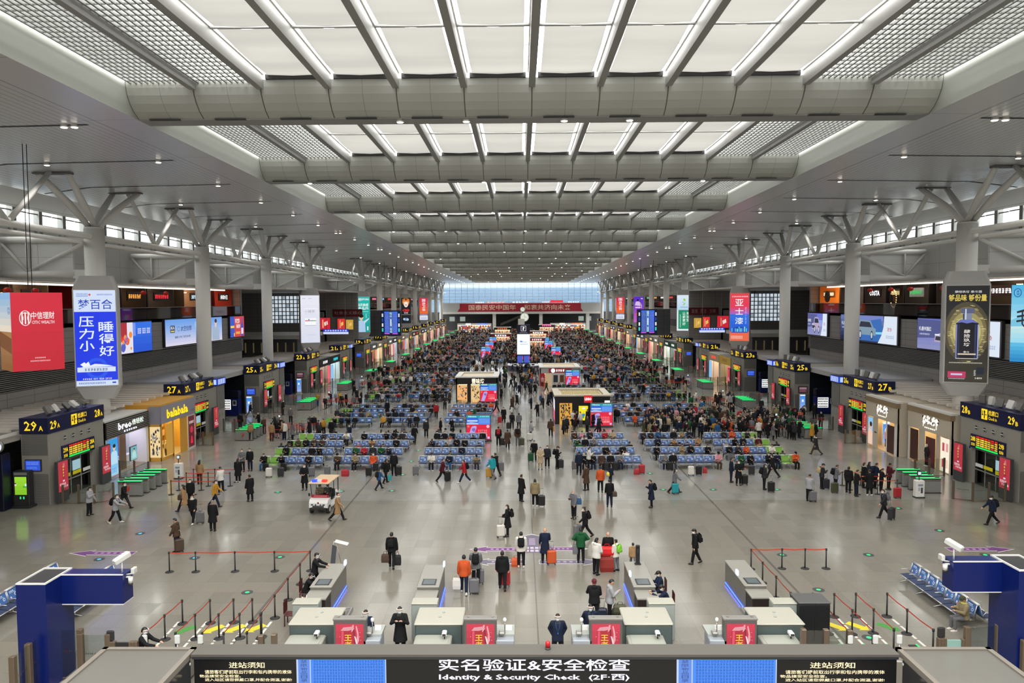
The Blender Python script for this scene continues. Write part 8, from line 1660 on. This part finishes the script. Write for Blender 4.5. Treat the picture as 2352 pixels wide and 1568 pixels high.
# --- people walking and standing on the near floor
L = [
 ('woman in a silver puffer jacket walking right with a phone before gate 29A', 206, 1183, 'r', 'phone', 'puffer', 'light_grey', 'black', 'long', {}),
 ('man in a white jacket and dark backpack walking right before gate 29A', 266, 1201, 'r', 'push', 'jacket', 'light_grey', 'black', 'short', dict(extra=(BP,), shoes=SHOEW)),
 ('person in black hurrying past the turnstiles of gate 29A', 285, 1168, 'r', 'walk', 'jacket', 'black', 'charcoal', 'short', {}),
 ('woman in a long tan coat with a dark shoulder bag near the left queue lanes', 424, 1174, 'l', 'walk', 'long', 'tan', 'black', 'long', {}),
 ('woman in black standing behind the tan-coated woman by the left queue lanes', 439, 1162, 'c', 'stand', 'jacket', 'black', 'black', 'long', {}),
 ('person in black with a white hood pulling a silver suitcase by the left queue lanes', 444, 1201, 'c', 'pull', 'puffer', 'black', 'black', 'long', dict(extra=(('scarf', 'white'),), shoes=SHOEW)),
 ('man in a mustard jacket and jeans walking past the left queue lanes', 494, 1163, 'r', 'walk2', 'jacket', 'yellow', 'navy', 'short', {}),
 ('man in a white jacket standing inside the left queue lanes', 508, 1130, 'al', 'phone', 'jacket', 'white', 'black', 'short', {}),
 ('elderly man in a black coat standing alone on the left side of the floor', 489, 1219, 'a', 'stand', 'long', 'black', 'black', 'short', dict(hc=HAIRG, mask=False)),
 ('man in a brown hooded jacket walking left with a phone and a suitcase', 407, 1266, 'l', 'phone', 'puffer', 'brown', 'navy', 'short', dict(mask=False)),
 ('person in a beige coat with a suitcase at the back of the left queue lanes', 459, 1112, 'a', 'stand', 'jacket', 'tan', 'maroon', 'long', dict(mask=False)),
 ('man in a black coat standing right of the left queue lanes', 575, 1151, 'al', 'stand', 'long', 'black', 'black', 'short', {}),
 ('woman in black with long hair behind the green and blue left bench end', 547, 1108, 'a', 'stand', 'long', 'black', 'black', 'long', dict(mask=False, shoes=SHOEW)),
 ('parent in grey holding a child in white near the left bench ends', 557, 1083, 'c', 'clasp', 'jacket', 'grey', 'black', 'short', {}),
 ('man in a black leather jacket beside the parent with a child', 575, 1081, 'c', 'stand', 'jacket', 'black', 'navy', 'short', {}),
 ('tall guard in black standing behind the patrol cart', 700, 1125, 'c', 'clasp', 'long', 'black', 'black', 'short', dict(scale=1.06)),
 ('woman in a tan coat with a white fur hood striding past the patrol cart', 775, 1195, 'r', 'walk', 'long', 'tan', 'black', 'bun', dict(mask=False, extra=(('scarf', 'white'),))),
 ('child in pale blue with a dark backpack walking before the mid-left benches', 871, 1124, 'ar', 'walk', 'jacket', 'blue', 'navy', 'short', dict(scale=.88, extra=(BP,))),
 ('person in black with a yellow collar and backpack beside the child in pale blue', 886, 1109, 'ar', 'carry', 'jacket', 'black', 'black', 'long', dict(mask=False, extra=(BP, ('scarf', 'yellow')))),
 ('man in black beside a black suitcase at the end of the mid-left bench row', 905, 1092, 'a', 'stand', 'jacket', 'black', 'black', 'short', dict(mask=False)),
 ('man in black with a backpack carrying two bags away over the bare floor', 900, 1303, 'a', 'carry', 'jacket', 'black', 'black', 'short', dict(mask=False, extra=(BP,))),
 ('man in a black coat walking away between the left bench blocks', 952, 1019, 'a', 'walk', 'jacket', 'black', 'black', 'short', dict(mask=False)),
 ('person in black carrying a brown bag near the second bench group', 979, 1005, 'c', 'stand', 'jacket', 'charcoal', 'black', 'short', {}),
 ('man in a dark blue jacket walking near the first far bench row', 802, 1016, 'cr', 'walk', 'jacket', 'navy', 'navy', 'short', {}),
 ('woman in a grey coat walking in front of the second mid-left bench group', 926, 1002, 'r', 'walk', 'long', 'grey', 'grey', 'long', {}),
 ('man in black standing left of the inner left advert screen', 1012, 1001, 'r', 'stand', 'jacket', 'black', 'black', 'short', {}),
 ('woman in black with a white cup left of the inner left advert screen', 1039, 1001, 'cl', 'phone', 'long', 'black', 'black', 'long', {}),
 ('woman in a maroon jacket pulling a black suitcase before the inner left benches', 1016, 1106, 'r', 'pull', 'jacket', 'maroon', 'black', 'short', dict(mask=False)),
 ('person in a red jacket striding left before the inner left benches', 1067, 1109, 'l', 'walk', 'puffer', 'red', 'navy', 'short', dict(mask=False, extra=(BP,), shoes=SHOEW)),
 ('person in a turquoise hooded coat walking beside a yellow suitcase', 1132, 1099, 'al', 'walk2', 'puffer', 'teal', 'grey', 'bun', dict(mask=False)),
 ('man in black pushing a grey suitcase behind the turquoise coat', 1140, 1093, 'al', 'push', 'jacket', 'black', 'black', 'short', dict(mask=False)),
 ('person in black with a red backpack on the centre aisle', 1145, 1024, 'a', 'stand', 'jacket', 'black', 'black', 'short', dict(mask=False, extra=(('backpack', 'red'),))),
 ('person in a brown knee-length coat walking up the centre aisle', 1166, 1030, 'a', 'walk', 'long', 'brown', 'black', 'short', dict(mask=False)),
 ('person in grey-brown with a dark backpack on the centre aisle', 1189, 1023, 'a', 'stand', 'puffer', 'brown', 'grey', 'short', dict(mask=False, extra=(BP,))),
 ('man in a black coat with red and yellow luggage on the centre aisle', 1157, 971, 'c', 'pull', 'long', 'black', 'black', 'short', {}),
 ('person with a grey backpack and suitcase on the centre aisle', 1176, 985, 'a', 'pull', 'jacket', 'charcoal', 'black', 'short', dict(mask=False, extra=(BP,))),
 ('woman in a grey coat walking up the centre aisle', 1192, 986, 'a', 'walk', 'puffer', 'grey', 'black', 'long', dict(mask=False)),
 ('man in a red waistcoat walking this way beside the second bench group', 1002, 961, 'c', 'carry', 'jacket', 'red', 'black', 'short', {}),
 ('man with hands on hips beside a child in front of the warm-lit kiosk', 1022, 942, 'c', 'akimbo', 'jacket', 'charcoal', 'black', 'short', dict(mask=False)),
 ('elderly man in a long black coat standing on the centre line', 1197, 1151, 'ar', 'stand', 'long', 'black', 'black', 'short', dict(mask=False)),
 ('woman in a black coat and backpack with a white suitcase left of the floor arrows', 1166, 1231, 'l', 'clasp', 'long', 'black', 'black', 'long', dict(extra=(BP,))),
 ('person in a white hooded coat with a black backpack on the grey floor arrow', 1197, 1303, 'a', 'stand', 'puffer', 'white', 'black', 'short', dict(mask=False, extra=(BP,), shoes=SHOEW)),
 ('man in an orange padded waistcoat walking away with a white bag', 1066, 1363, 'a', 'carry', 'jacket', 'orange', 'navy', 'short', dict(mask=False, shoes=SHOEW)),
 ('man in a grey hooded top with a black backpack beside a silver suitcase', 1093, 1345, 'a', 'eat', 'puffer', 'grey', 'black', 'short', dict(mask=False, extra=(BP,))),
 ('man in a black padded jacket pulling a red suitcase away from the lanes', 1154, 1353, 'a', 'carry', 'puffer', 'black', 'black', 'short', dict(mask=False)),
 ('man in a navy coat looking at a phone beside the orange suitcase', 1252, 1293, 'a', 'phone', 'long', 'navy', 'black', 'bald', dict(hc=HAIRG, mask=False)),
 ('person in a bright green coat facing the grey floor arrow', 1334, 1292, 'a', 'akimbo', 'puffer', 'green', 'black', 'short', dict(mask=False)),
 ('woman in a cream jumper and black trousers beside the red bags', 1369, 1319, 'ar', 'eat', 'puffer', 'white', 'black', 'long', dict(mask=False)),
 ('bald man in black standing behind the red bags', 1397, 1304, 'a', 'phone', 'jacket', 'black', 'black', 'bald', dict(hc=HAIRG, mask=False)),
 ('girl in a white jacket with a lime green backpack beside the red bags', 1415, 1311, 'al', 'stand', 'puffer', 'white', 'grey', 'bun', dict(scale=.9, mask=False, extra=(('backpack', hexm(0x78c030, .6)),))),
 ('small child in a tan hooded coat walking alone right of the red bags', 1454, 1303, 'a', 'walk', 'puffer', 'tan', 'grey', 'short', dict(scale=.74, mask=False)),
 ('man in black with a huge black backpack standing alone on the right floor', 1597, 1294, 'l', 'carry', 'jacket', 'black', 'black', 'cap', dict(extra=(BP,))),
 ('balding man in a grey jumper with a tote bag walking down the centre', 1318, 1191, 'cl', 'phone', 'jacket', 'grey', 'black', 'bald', dict(hc=HAIRG)),
 ('woman in black with a backpack striding and pulling a grey suitcase', 1344, 1234, 'l', 'pull', 'jacket', 'black', 'black', 'bun', dict(extra=(BP,))),
 ('woman in a khaki padded coat beside a tall black suitcase', 1229, 1163, 'a', 'stand', 'puffer', 'khaki', 'black', 'long', dict(mask=False, shoes=SHOEW)),
 ('man in black with a shoulder bag standing in front of the inner right benches', 1400, 1164, 'a', 'stand', 'jacket', 'black', 'navy', 'short', dict(mask=False)),
 ('man in a navy coat and backpack looking at a phone, alone on the right', 1496, 1165, 'l', 'phone', 'long', 'navy', 'black', 'short', dict(extra=(BP,), mask=False)),
 ('woman in a long grey cape hurrying past the mid-right benches', 1549, 1132, 'r', 'walk', 'long', 'grey', 'black', 'long', {}),
 ('woman in a dark brown coat at the foot of the inner right benches', 1347, 1126, 'al', 'stand', 'long', 'brown', 'black', 'short', dict(mask=False)),
 ('man in a rust-brown jacket standing before the inner right benches', 1379, 1130, 'a', 'stand', 'jacket', 'orange', 'black', 'short', dict(mask=False)),
 ('child in dark blue with a yellow balloon beside the rust-brown jacket', 1402, 1110, 'ar', 'stand', 'puffer', 'navy', 'navy', 'short', dict(scale=.75, mask=False)),
 ('man in black pulling a green suitcase down the centre aisle', 1227, 1058, 'c', 'pull', 'jacket', 'black', 'black', 'short', {}),
 ('woman in a beige coat walking down the centre aisle', 1241, 1078, 'c', 'clasp', 'long', 'beige', 'beige', 'long', {}),
 ('man in dark clothes walking just behind the beige-coated woman', 1257, 1074, 'c', 'stand', 'jacket', 'charcoal', 'black', 'short', {}),
 ('man in black with a backpack looking at a phone beside a black suitcase', 1279, 1076, 'r', 'phone', 'jacket', 'black', 'black', 'cap', dict(extra=(BP,))),
 ('person in pale grey with a white suitcase on the centre aisle', 1219, 1010, 'r', 'phone', 'puffer', 'light_grey', 'black', 'short', {}),
 ('woman in dark brown with a yellow bag in front of the toy kiosk', 1265, 1003, 'a', 'carry', 'puffer', 'brown', 'black', 'long', dict(mask=False)),
 ('man in a navy jacket by the luggage at the inner right bench end', 1330, 1090, 'a', 'stand', 'jacket', 'navy', 'black', 'short', dict(mask=False)),
 ('woman with a white fur hood beside the inner right benches', 1352, 1078, 'r', 'phone', 'puffer', 'white', 'black', 'long', {}),
 ('man in a navy jacket bending to a companion by the far right benches', 1679, 1107, 'r', 'stand', 'jacket', 'navy', 'navy', 'short', dict(mask=False)),
 ('woman in a long black velvet coat by a dark suitcase near the far right benches', 1696, 1114, 'c', 'clasp', 'long', 'black', 'black', 'short', {}),
 ('woman in a black hooded coat beside a suitcase before the far right benches', 1755, 1124, 'r', 'stand', 'puffer', 'charcoal', 'black', 'long', dict(extra=(BP,))),
 ('man in black leaning by the far right bench end', 1775, 1096, 'al', 'walk', 'jacket', 'black', 'black', 'short', {}),
 ('man in a grey and white jacket leaning on a grey suitcase, right floor', 1858, 1151, 'ar', 'phone', 'jacket', 'light_grey', 'black', 'short', dict(mask=False)),
 ('old man in a flat cap and cream backpack, tail of the gate 29B queue', 1887, 1122, 'r', 'phone', 'jacket', 'charcoal', 'black', 'cap', dict(extra=(('backpack', 'beige'),), mask=False)),
 ('young man in grey with a backpack and suitcase in the gate 29B queue', 1919, 1126, 'r', 'phone', 'jacket', 'grey', 'black', 'short', dict(extra=(BP,), mask=False)),
 ('man in a dark jacket at the rope of the gate 29B queue', 1948, 1131, 'ar', 'stand', 'puffer', 'black', 'black', 'short', dict(mask=False)),
 ('person in black bending in the middle of the gate 29B queue', 1966, 1139, 'r', 'phone', 'jacket', 'black', 'navy', 'short', dict(mask=False)),
 ('woman with long dark hair and a white collar in the gate 29B queue', 1983, 1120, 'r', 'stand', 'jacket', 'black', 'black', 'long', dict(extra=(('scarf', 'white'),), mask=False)),
 ('person in black with white shoes at the front of the gate 29B queue', 1997, 1138, 'a', 'stand', 'long', 'black', 'black', 'short', dict(shoes=SHOEW, mask=False)),
 ('man in a navy padded jacket with a backpack in the gate 29B queue', 2010, 1121, 'r', 'phone', 'puffer', 'navy', 'black', 'short', dict(extra=(('backpack', 'navy'),), mask=False)),
 ('person in charcoal behind the navy padded jacket in the gate 29B queue', 1995, 1118, 'r', 'stand', 'jacket', 'charcoal', 'black', 'long', dict(mask=False)),
 ('short person in black beside the navy padded jacket at gate 29B', 2024, 1128, 'r', 'phone', 'jacket', 'black', 'black', 'short', dict(scale=.92, mask=False)),
 ('woman in a crimson jacket looking at a phone by the gate 29B turnstiles', 2041, 1122, 'r', 'phone', 'puffer', 'maroon', 'black', 'bun', dict(mask=False)),
 ('person in black with a grey backpack pulling a dark suitcase left, right floor', 2030, 1188, 'l', 'pull', 'jacket', 'charcoal', 'black', 'short', dict(extra=(('backpack', 'grey'),), shoes=SHOE)),
 ('man in a dark cap with a backpack walking left before gate 29B', 2278, 1204, 'l', 'walk', 'jacket', 'navy', 'black', 'cap', dict(extra=(BP,))),
 ('woman in a dark skirt and white sleeves walking past the cream shops', 1874, 1044, 'al', 'walk', 'long', 'charcoal', 'olive', 'bun', dict(extra=(('scarf', 'white'),))),
 ('person in a mustard coat by the ticket pedestal of gate 27B', 1864, 1013, 'r', 'stand', 'long', 'yellow', 'black', 'short', dict(mask=False)),
 ('person in black beside the mustard coat at gate 27B', 1873, 1012, 'r', 'stand', 'jacket', 'black', 'black', 'short', {}),
 ('person in black standing by the glass barrier of gate 27B', 1885, 984, 'c', 'stand', 'jacket', 'black', 'black', 'short', {}),
 ('person in a dark coat by the vending machine before gate 25B', 1871, 962, 'a', 'stand', 'long', 'black', 'black', 'short', dict(mask=False)),
 ('person in white and grey standing by the turnstiles of gate 25B', 1676, 939, 'c', 'stand', 'puffer', 'light_grey', 'black', 'short', {}),
 ('woman in black walking beyond gate 27B', 1788, 962, 'cl', 'walk', 'long', 'black', 'black', 'long', {}),
 ('person in black standing in front of gate 25B', 1748, 950, 'c', 'stand', 'jacket', 'charcoal', 'black', 'short', {}),
 ('person in a black coat beside the restroom block at gate 26A', 514, 976, 'a', 'stand', 'long', 'black', 'black', 'short', dict(mask=False)),
 ('person walking past the lit totem of gate 25A', 575, 958, 'r', 'walk', 'jacket', 'black', 'grey', 'short', {}),
 ('person in black at the turnstiles of gate 27A', 552, 988, 'a', 'stand', 'puffer', 'black', 'black', 'short', {}),
 ('person in black talking at the turnstiles of gate 27A', 595, 985, 'cl', 'eat', 'jacket', 'black', 'black', 'short', {}),
 ('man in grey walking away from the turnstiles of gate 25A', 668, 972, 'c', 'stand', 'jacket', 'grey', 'black', 'short', {}),
 ('person in black by the glass barrier of gate 25A', 650, 953, 'r', 'stand', 'jacket', 'black', 'charcoal', 'short', {}),
 ('man in a tan jacket in the crowd before gate 27A', 624, 1013, 'a', 'stand', 'jacket', 'tan', 'maroon', 'short', dict(mask=False)),
 ('person in white in the crowd before gate 27A', 653, 1010, 'a', 'stand', 'puffer', 'white', 'black', 'short', dict(mask=False)),
 ('woman with long black hair in the crowd before gate 27A', 637, 1006, 'a', 'stand', 'long', 'black', 'pink', 'long', dict(mask=False)),
 ('person in a light grey coat in the crowd before gate 27A', 672, 1010, 'ar', 'stand', 'long', 'grey', 'black', 'long', dict(mask=False)),
 ('man in black at the edge of the crowd before gate 27A', 711, 1004, 'l', 'stand', 'long', 'black', 'black', 'short', {}),
 ('person in a dark red coat walking in front of the far left benches', 732, 1006, 'a', 'stand', 'long', 'maroon', 'black', 'short', dict(mask=False)),
 ('person with a white mask beside the far left benches, second group', 762, 1005, 'c', 'stand', 'long', 'black', 'black', 'short', {}),
 ('tall person in black standing in the second far left bench group', 890, 955, 'c', 'stand', 'long', 'black', 'black', 'short', {}),
]
for lb, px, py, f, po, co, c1, c2, hr, kw in L: who(lb, px, py, f, po, co, c1, c2, hr, **kw)
# patrol crew sitting in the cart
for x, lb, c in ((-.24, 'guard in a yellow-green vest sitting in the patrol cart, driver side', 'khaki'), (.26, 'guard in a dark jacket sitting in the patrol cart, passenger side', 'charcoal')):
    person(lb, (p.x * 0 + G(731, 1182).x + x, G(731, 1182).y + 1.42, .27), 0, 'sit', 'jacket', c, 'black', 'cap', mask=True)
# luggage near the people above
for lb, px, py, c, f, h in (('silver suitcase beside the person with a white hood, left side', 460, 1202, 'grey', 0, True), ('dark suitcase behind the man in the brown hooded jacket', 412, 1268, 'brown', .6, True), ('black suitcase of the man at the end of the mid-left bench row', 916, 1092, 'black', 0, True), ('black suitcase pulled by the woman in maroon', 1028, 1105, 'black', .5, True), ('yellow suitcase beside the turquoise coat', 1123, 1097, 'yellow', 0, True), ('grey suitcase pushed by the man behind the turquoise coat', 1151, 1082, 'grey', 0, True), ('black suitcase of the person with the red backpack', 1155, 1024, 'black', 0, True), ('dark green suitcase of the person in grey-brown', 1199, 1024, 'olive', 0, True),
    ('red and yellow suitcase on the centre aisle', 1148, 972, 'red', 0, True), ('black suitcase of the person with the grey backpack', 1168, 986, 'black', 0, True), ('white suitcase left of the woman in black near the floor arrows', 1150, 1234, 'white', .3, True), ('silver suitcase between the orange waistcoat and the grey hooded top', 1089, 1364, 'grey', PI, True), ('second grey suitcase behind the grey hooded top', 1101, 1341, 'grey', PI, True), ('red suitcase pulled by the man in the black padded jacket', 1161, 1346, 'red', PI, True), ('orange-pink suitcase beside the man in navy', 1267, 1296, 'orange', .1, True), ('silver suitcase pulled by the striding woman in black', 1326, 1234, 'grey', .6, True),
    ('tall black suitcase of the woman in khaki', 1244, 1163, 'black', 0, True), ('green suitcase pulled down the centre aisle', 1219, 1060, 'green', .3, True), ('black suitcase beside the man with a phone on the centre aisle', 1288, 1076, 'black', 0, True), ('white suitcase of the person in pale grey on the centre aisle', 1216, 1012, 'white', 0, False), ('dark suitcase of the velvet-coated woman', 1710, 1113, 'black', 0, True), ('black suitcase in front of the far right benches', 1771, 1130, 'black', 0, True), ('grey suitcase of the man in grey and white', 1867, 1152, 'grey', 0, True), ('dark suitcase of the old man in a flat cap', 1897, 1123, 'charcoal', 0, True), ('dark green suitcase of the young man in grey, gate 29B queue', 1917, 1132, 'olive', 0, False), ('bright red suitcase at the front of the gate 29B queue', 2061, 1144, 'red', 0, False), ('dark suitcase pulled left before gate 29B', 2047, 1193, 'charcoal', .6, True), ('teal suitcase of the woman in the grey cape', 1551, 1134, 'teal', .4, False),
    ('silver suitcase at the inner right bench end', 1320, 1079, 'grey', 0, True), ('pink-red suitcase at the inner right bench end, aisle side', 1474, 1088, 'red', 0, False), ('white suitcase before the mid-right bench row', 1587, 1092, 'white', 0, False), ('black suitcase before the mid-right bench row', 1605, 1091, 'black', 0, False), ('silver suitcase at the left end of the inner left bench row', 955, 1091, 'grey', 0, False), ('grey suitcase with a pink bag before the far left bench row', 716, 1094, 'grey', 0, False), ('white suitcase at the left end of the far left bench row', 618, 1096, 'white', 0, False), ('wide dark suitcase lying before the far left bench row', 645, 1095, 'charcoal', 0, False), ('black suitcase before the mid-left bench row', 847, 1094, 'black', 0, False), ('silver suitcase at the left end of the mid-left bench row', 752, 1092, 'grey', 0, False), ('dark suitcase with black trim by the far right bench row', 1726, 1090, 'charcoal', 0, False)):
    suitcase(lb, at(px, py), f, c, 1.12, h)
bag('red gift bag with gold print before the mid-left bench row', at(793, 1093), 'red', .55, .3, .5); bag('white carrier bag of the man in the orange waistcoat', tuple(W(1049, 1352, G(1066, 1363).y)), 'white', .36, .16, .5); bag('orange and red gift box on the floor beside the white hooded coat', at(1185, 1299), 'orange', .45, .35, .4)
bag('pale bag carried in one hand by the man with two bags', tuple(W(885, 1291, G(900, 1303).y)), 'brown', .38, .16, .42); bag('black holdall carried in the other hand by the man with two bags', tuple(W(913, 1297, G(900, 1303).y)), 'black', .36, .16, .5); bag('light blue bag carried by the person with a yellow collar', tuple(W(895, 1103, G(886, 1109).y)), 'teal', .24, .12, .4)
bag('grey bag hanging from the arm of the person in green', tuple(W(1321, 1272, G(1334, 1292).y)), 'grey', .26, .14, .5); bag('blue and white tote of the balding man in grey', tuple(W(1330, 1158, G(1318, 1191).y)), 'blue', .3, .12, .38); bag('yellow bag of the woman in front of the toy kiosk', tuple(W(1270, 990, G(1265, 1003).y)), 'yellow', .3, .12, .5); bag('brown shoulder bag of the man in front of the inner right benches', tuple(W(1411, 1140, G(1400, 1164).y)), 'brown', .34, .14, .32); bag('dark shoulder bag of the woman in the long tan coat', tuple(W(415, 1148, G(424, 1174).y)), 'brown', .34, .14, .34)
bag('big patterned red and yellow woven sack between the family', at(1393, 1310), 'red', .66, .5, .75, name='woven_sack', m=hexm(0x8a2a20, .7)); bag('shiny red bag with yellow on top of the woven sack', tuple(G(1394, 1310)[:2]) + (.78,), 'red', .62, .45, .4, m=hexm(0xd01c20, .4)); bag('red and gold gift bag at the inner right bench end', at(1462, 1089), 'red', .4, .25, .42); bag('red bag in front of the mid-right seats', at(1619, 1086), 'red', .3, .2, .4)
t = thing('balloon', 'yellow balloon above the child in dark blue', 'balloon', tuple(W(1397, 1092, G(1402, 1110).y)), 0); mb = MB(); mb.ell((0, 0, .1), (.14, .14, .17), hexm(0xe8d040, .3), 12, 8); mb.build('skin', t); mb = MB(); mb.cyl((0, 0, -.35), (0, 0, -.06), .006, .006, M_ltrim, 5); mb.build('string', t)
# --- seated passengers of the first bench group, each a person of their own
rs = random.Random(21)
CW = ['black'] * 24 + ['charcoal'] * 9 + ['navy'] * 4 + ['grey'] * 3 + ['brown', 'brown', 'white', 'white', 'red', 'tan', 'olive', 'blue', 'light_grey', 'maroon', 'beige', 'khaki', 'orange', 'yellow', 'pink', 'green']
TW = ['black'] * 8 + ['navy'] * 4 + ['charcoal', 'grey', 'brown', 'blue']
OR8 = ['first', 'second', 'third', 'fourth', 'fifth', 'sixth', 'seventh', 'eighth']
def cname(c): return c.replace('_', ' ')
near = [s for s in SEATS if s[6] == 0]; taken = set()
cand = [s for s in near if rs.random() < (.50 if s[2] == 0 else .36)]
for s in cand:
    x, y, rz, bn, r, j, g = s; taken.add(s); c = rs.choice(CW); co = rs.choice(('jacket', 'jacket', 'puffer', 'long')); po = rs.choice(('sit', 'sit', 'sit', 'sitlean', 'sitback')); hr = rs.choice(('short', 'short', 'short', 'long', 'long', 'bun', 'cap', 'beanie'))
    person('person in %s, %s seat from left, %s %s bench row, facing %s' % (cname(c), OR8[j], OR8[r], bn, 'us' if rz == 0 else 'away'), (x, y + (.0 if rz == 0 else 0), -.02), rz + rs.uniform(-.15, .15), po, co, c, rs.choice(TW), hr, hc=HAIRB if hr not in ('cap', 'beanie') else cloth(rs.choice(CW)), mask=rs.random() < .85, scale=rs.uniform(.95, 1.04), shoes=SHOEW if rs.random() < .25 else SHOE, group='seated passengers')
    if rz == 0 and rs.random() < .16: suitcase('%s suitcase before the %s seat from left, %s %s bench row' % (cname(CW[len(taken) % 20]), OR8[j], OR8[r], bn), (x + .3, y - .55, 0), rs.uniform(-.4, .4), CW[len(taken) % 20], 1.0, False)
# --- the queue before gate 27B, front ranks as people of their own
qn = 0
qpts = []
for i in range(260):
    px, py = rs.uniform(1478, 1848), rs.uniform(962, 1020)
    if px > 1640 and py > 1012: continue
    v = G(px, py)
    if min([(v.x - q.x) ** 2 + (v.y - q.y) ** 2 for q in qpts] or [9]) > .17 and min([abs(v.x - s[0]) + abs(v.y - s[1]) for s in near]) > .7: qpts.append(v)
qpts.sort(key=lambda v: v.y)
NQ = max(0, 298 - NPEOPLE)
for i, v in enumerate(qpts[:NQ]):
    c = rs.choice(CW); hr = rs.choice(('short', 'short', 'long', 'bun', 'beanie', 'cap')); 
    person('person in %s, %s rank of the gate 27B queue, %s from left' % (cname(c), OR8[min(7, i // 12)], ORD[sum(1 for q in qpts[(i // 12) * 12:(i // 12) * 12 + 12] if q.x < v.x)].replace('nearest', 'first')), tuple(v), rs.choice((PI / 2, PI / 2, PI * .75, PI, 1.2, 0)), rs.choice(('stand', 'phone', 'phone', 'stand', 'clasp')), rs.choice(('jacket', 'puffer', 'long')), c, rs.choice(TW), hr, hc=HAIRB if hr not in ('cap', 'beanie') else cloth(rs.choice(CW)), mask=rs.random() < .5, scale=rs.uniform(.93, 1.04), extra=(BP,) if rs.random() < .3 else (), group='queue before gate 27B')
# ---------------------------------------------------------------- everyone farther off: one crowd
import numpy as np
def low(pose, what, ratio):
    me = part(pose, what); o = bpy.data.objects.new('tmp', me); d_ = o.modifiers.new('d', 'DECIMATE'); d_.ratio = ratio
    m2 = evaluated(o); m2.calc_loop_triangles()
    v = np.empty(len(m2.vertices) * 3, 'f'); m2.vertices.foreach_get('co', v); f = np.empty(len(m2.loop_triangles) * 3, 'i'); m2.loop_triangles.foreach_get('vertices', f); bpy.data.meshes.remove(m2)
    return v.reshape(-1, 3), f.reshape(-1, 3)
CM = [SKIN, HAIRB, MASKW] + [cloth(c) for c in CLOTH]; CI = {c: 3 + i for i, c in enumerate(CLOTH)}
LOW = {}
def lowset(pose, coat):
    k = (pose, coat)
    if k not in LOW:
        tgt = lambda w, n: min(1, n / max(1, len(part(pose, w).polygons) * 2)); ps = []
        for w, n, role in (('body', 300, 0), (coat, 150, 'c'), ('trousers', 110, 't'), ('hair_short', 60, 'h'), ('mask', 30, 2)): ps.append((*low(pose, w, tgt(w, n)), role))
        LOW[k] = ps
    return LOW[k]
CV, CF, CMI = [], [], []; coff = [0]; ncrowd = 0
def crowd(x, y, z, rz, pose, coat, cc, tcx, scale, mask):
    global ncrowd; ncrowd += 1; c_, s_ = math.cos(rz), math.sin(rz); R = np.array([[c_, s_, 0], [-s_, c_, 0], [0, 0, 1]], 'f')
    for v, f, role in lowset(pose, coat):
        if role == 2 and not mask: continue
        w = (v * scale) @ R + np.array([x, y, z], 'f'); CV.append(w); CF.append(f + coff[0]); coff[0] += len(w)
        CMI.append(np.full(len(f), CI[cc] if role == 'c' else CI[tcx] if role == 't' else (1 if role == 'h' else role), 'i'))
def blocked(x, y):
    for a0, a1, b0, b1 in ((-9.3, -3.2, 93, 101.5), (2.7, 9.2, 76.8, 83.8), (2, 8.8, 111, 119.5), (-3.2, 3.2, 134.8, 141.2)):
        if a0 < x < a1 and b0 < y < b1: return True
    return False
def rnd(x, y, z, rz, poses): crowd(x, y, z, rz, rs.choice(poses), rs.choice(('jacket', 'puffer', 'long')), rs.choice(CW), rs.choice(TW), rs.uniform(.93, 1.04), rs.random() < .6)
for s in SEATS:
    x, y, rz, bn, r, j, g = s
    if g == 0 or blocked(x, y): continue
    pr = .5 if g < 2 else .7 if g < 4 else .85
    if rs.random() < pr: rnd(x, y, -.02, rz + rs.uniform(-.2, .2), ('sit', 'sitlean', 'sitback'))
for v in qpts[NQ:]: rnd(v.x, v.y, 0, rs.choice((PI / 2, PI * .75, PI)), ('stand', 'phone'))
for i in range(1900):                        # standing and walking among the benches, thicker with distance
    y = 76 + 228 * rs.random() ** .8; x = rs.uniform(-25, 25) if rs.random() < .75 else rs.uniform(-3.4, 3.4)
    if rs.random() > min(1, .14 + (y - 76) / 95) or blocked(x, y): continue
    e = (y - 57) % 19.2; q = round(e / 3.28); e -= 3.28 * q
    if q < 4 and abs(e) < .9 and abs(x) > 3.5: y += (.95 if e > 0 else -.95) - e
    rnd(x, y, 0, rs.uniform(0, 2 * PI), ('stand', 'phone', 'walk', 'walk2', 'pull'))
for k in range(1, 9):                        # knots before the gates
    for sx in (-1, 1):
        for i in range(10 if k > 1 else 12): rnd(sx * rs.uniform(19.5, 26), gy(k) + rs.uniform(2, 9), 0, rs.uniform(0, 6.3), ('stand', 'phone', 'walk'))
for i in range(34): v = G(rs.uniform(1245, 1420), rs.uniform(955, 1000)); (None if blocked(v.x, v.y) or v.x < 3.4 else rnd(v.x, v.y, 0, rs.uniform(0, 6.3), ('stand', 'phone', 'pull')))
V_, F_, I_ = np.concatenate(CV), np.concatenate(CF), np.concatenate(CMI)
me = bpy.data.meshes.new('crowd'); me.vertices.add(len(V_)); me.vertices.foreach_set('co', V_.ravel()); me.loops.add(len(F_) * 3); me.loops.foreach_set('vertex_index', F_.ravel()); me.polygons.add(len(F_)); me.polygons.foreach_set('loop_start', np.arange(0, len(F_) * 3, 3, dtype='i'))
for m in CM: me.materials.append(m)
me.polygons.foreach_set('material_index', I_); me.polygons.foreach_set('use_smooth', np.ones(len(F_), bool)); me.update(); me.validate()
o = bpy.data.objects.new('crowd', me); COL.objects.link(o); tag(o, 'dense crowd of seated and standing passengers filling the far two thirds of the hall', 'crowd', None, 'stuff')
print('people', NPEOPLE, 'crowd', ncrowd, len(F_))
bpy.data.scenes.remove(BENCH)
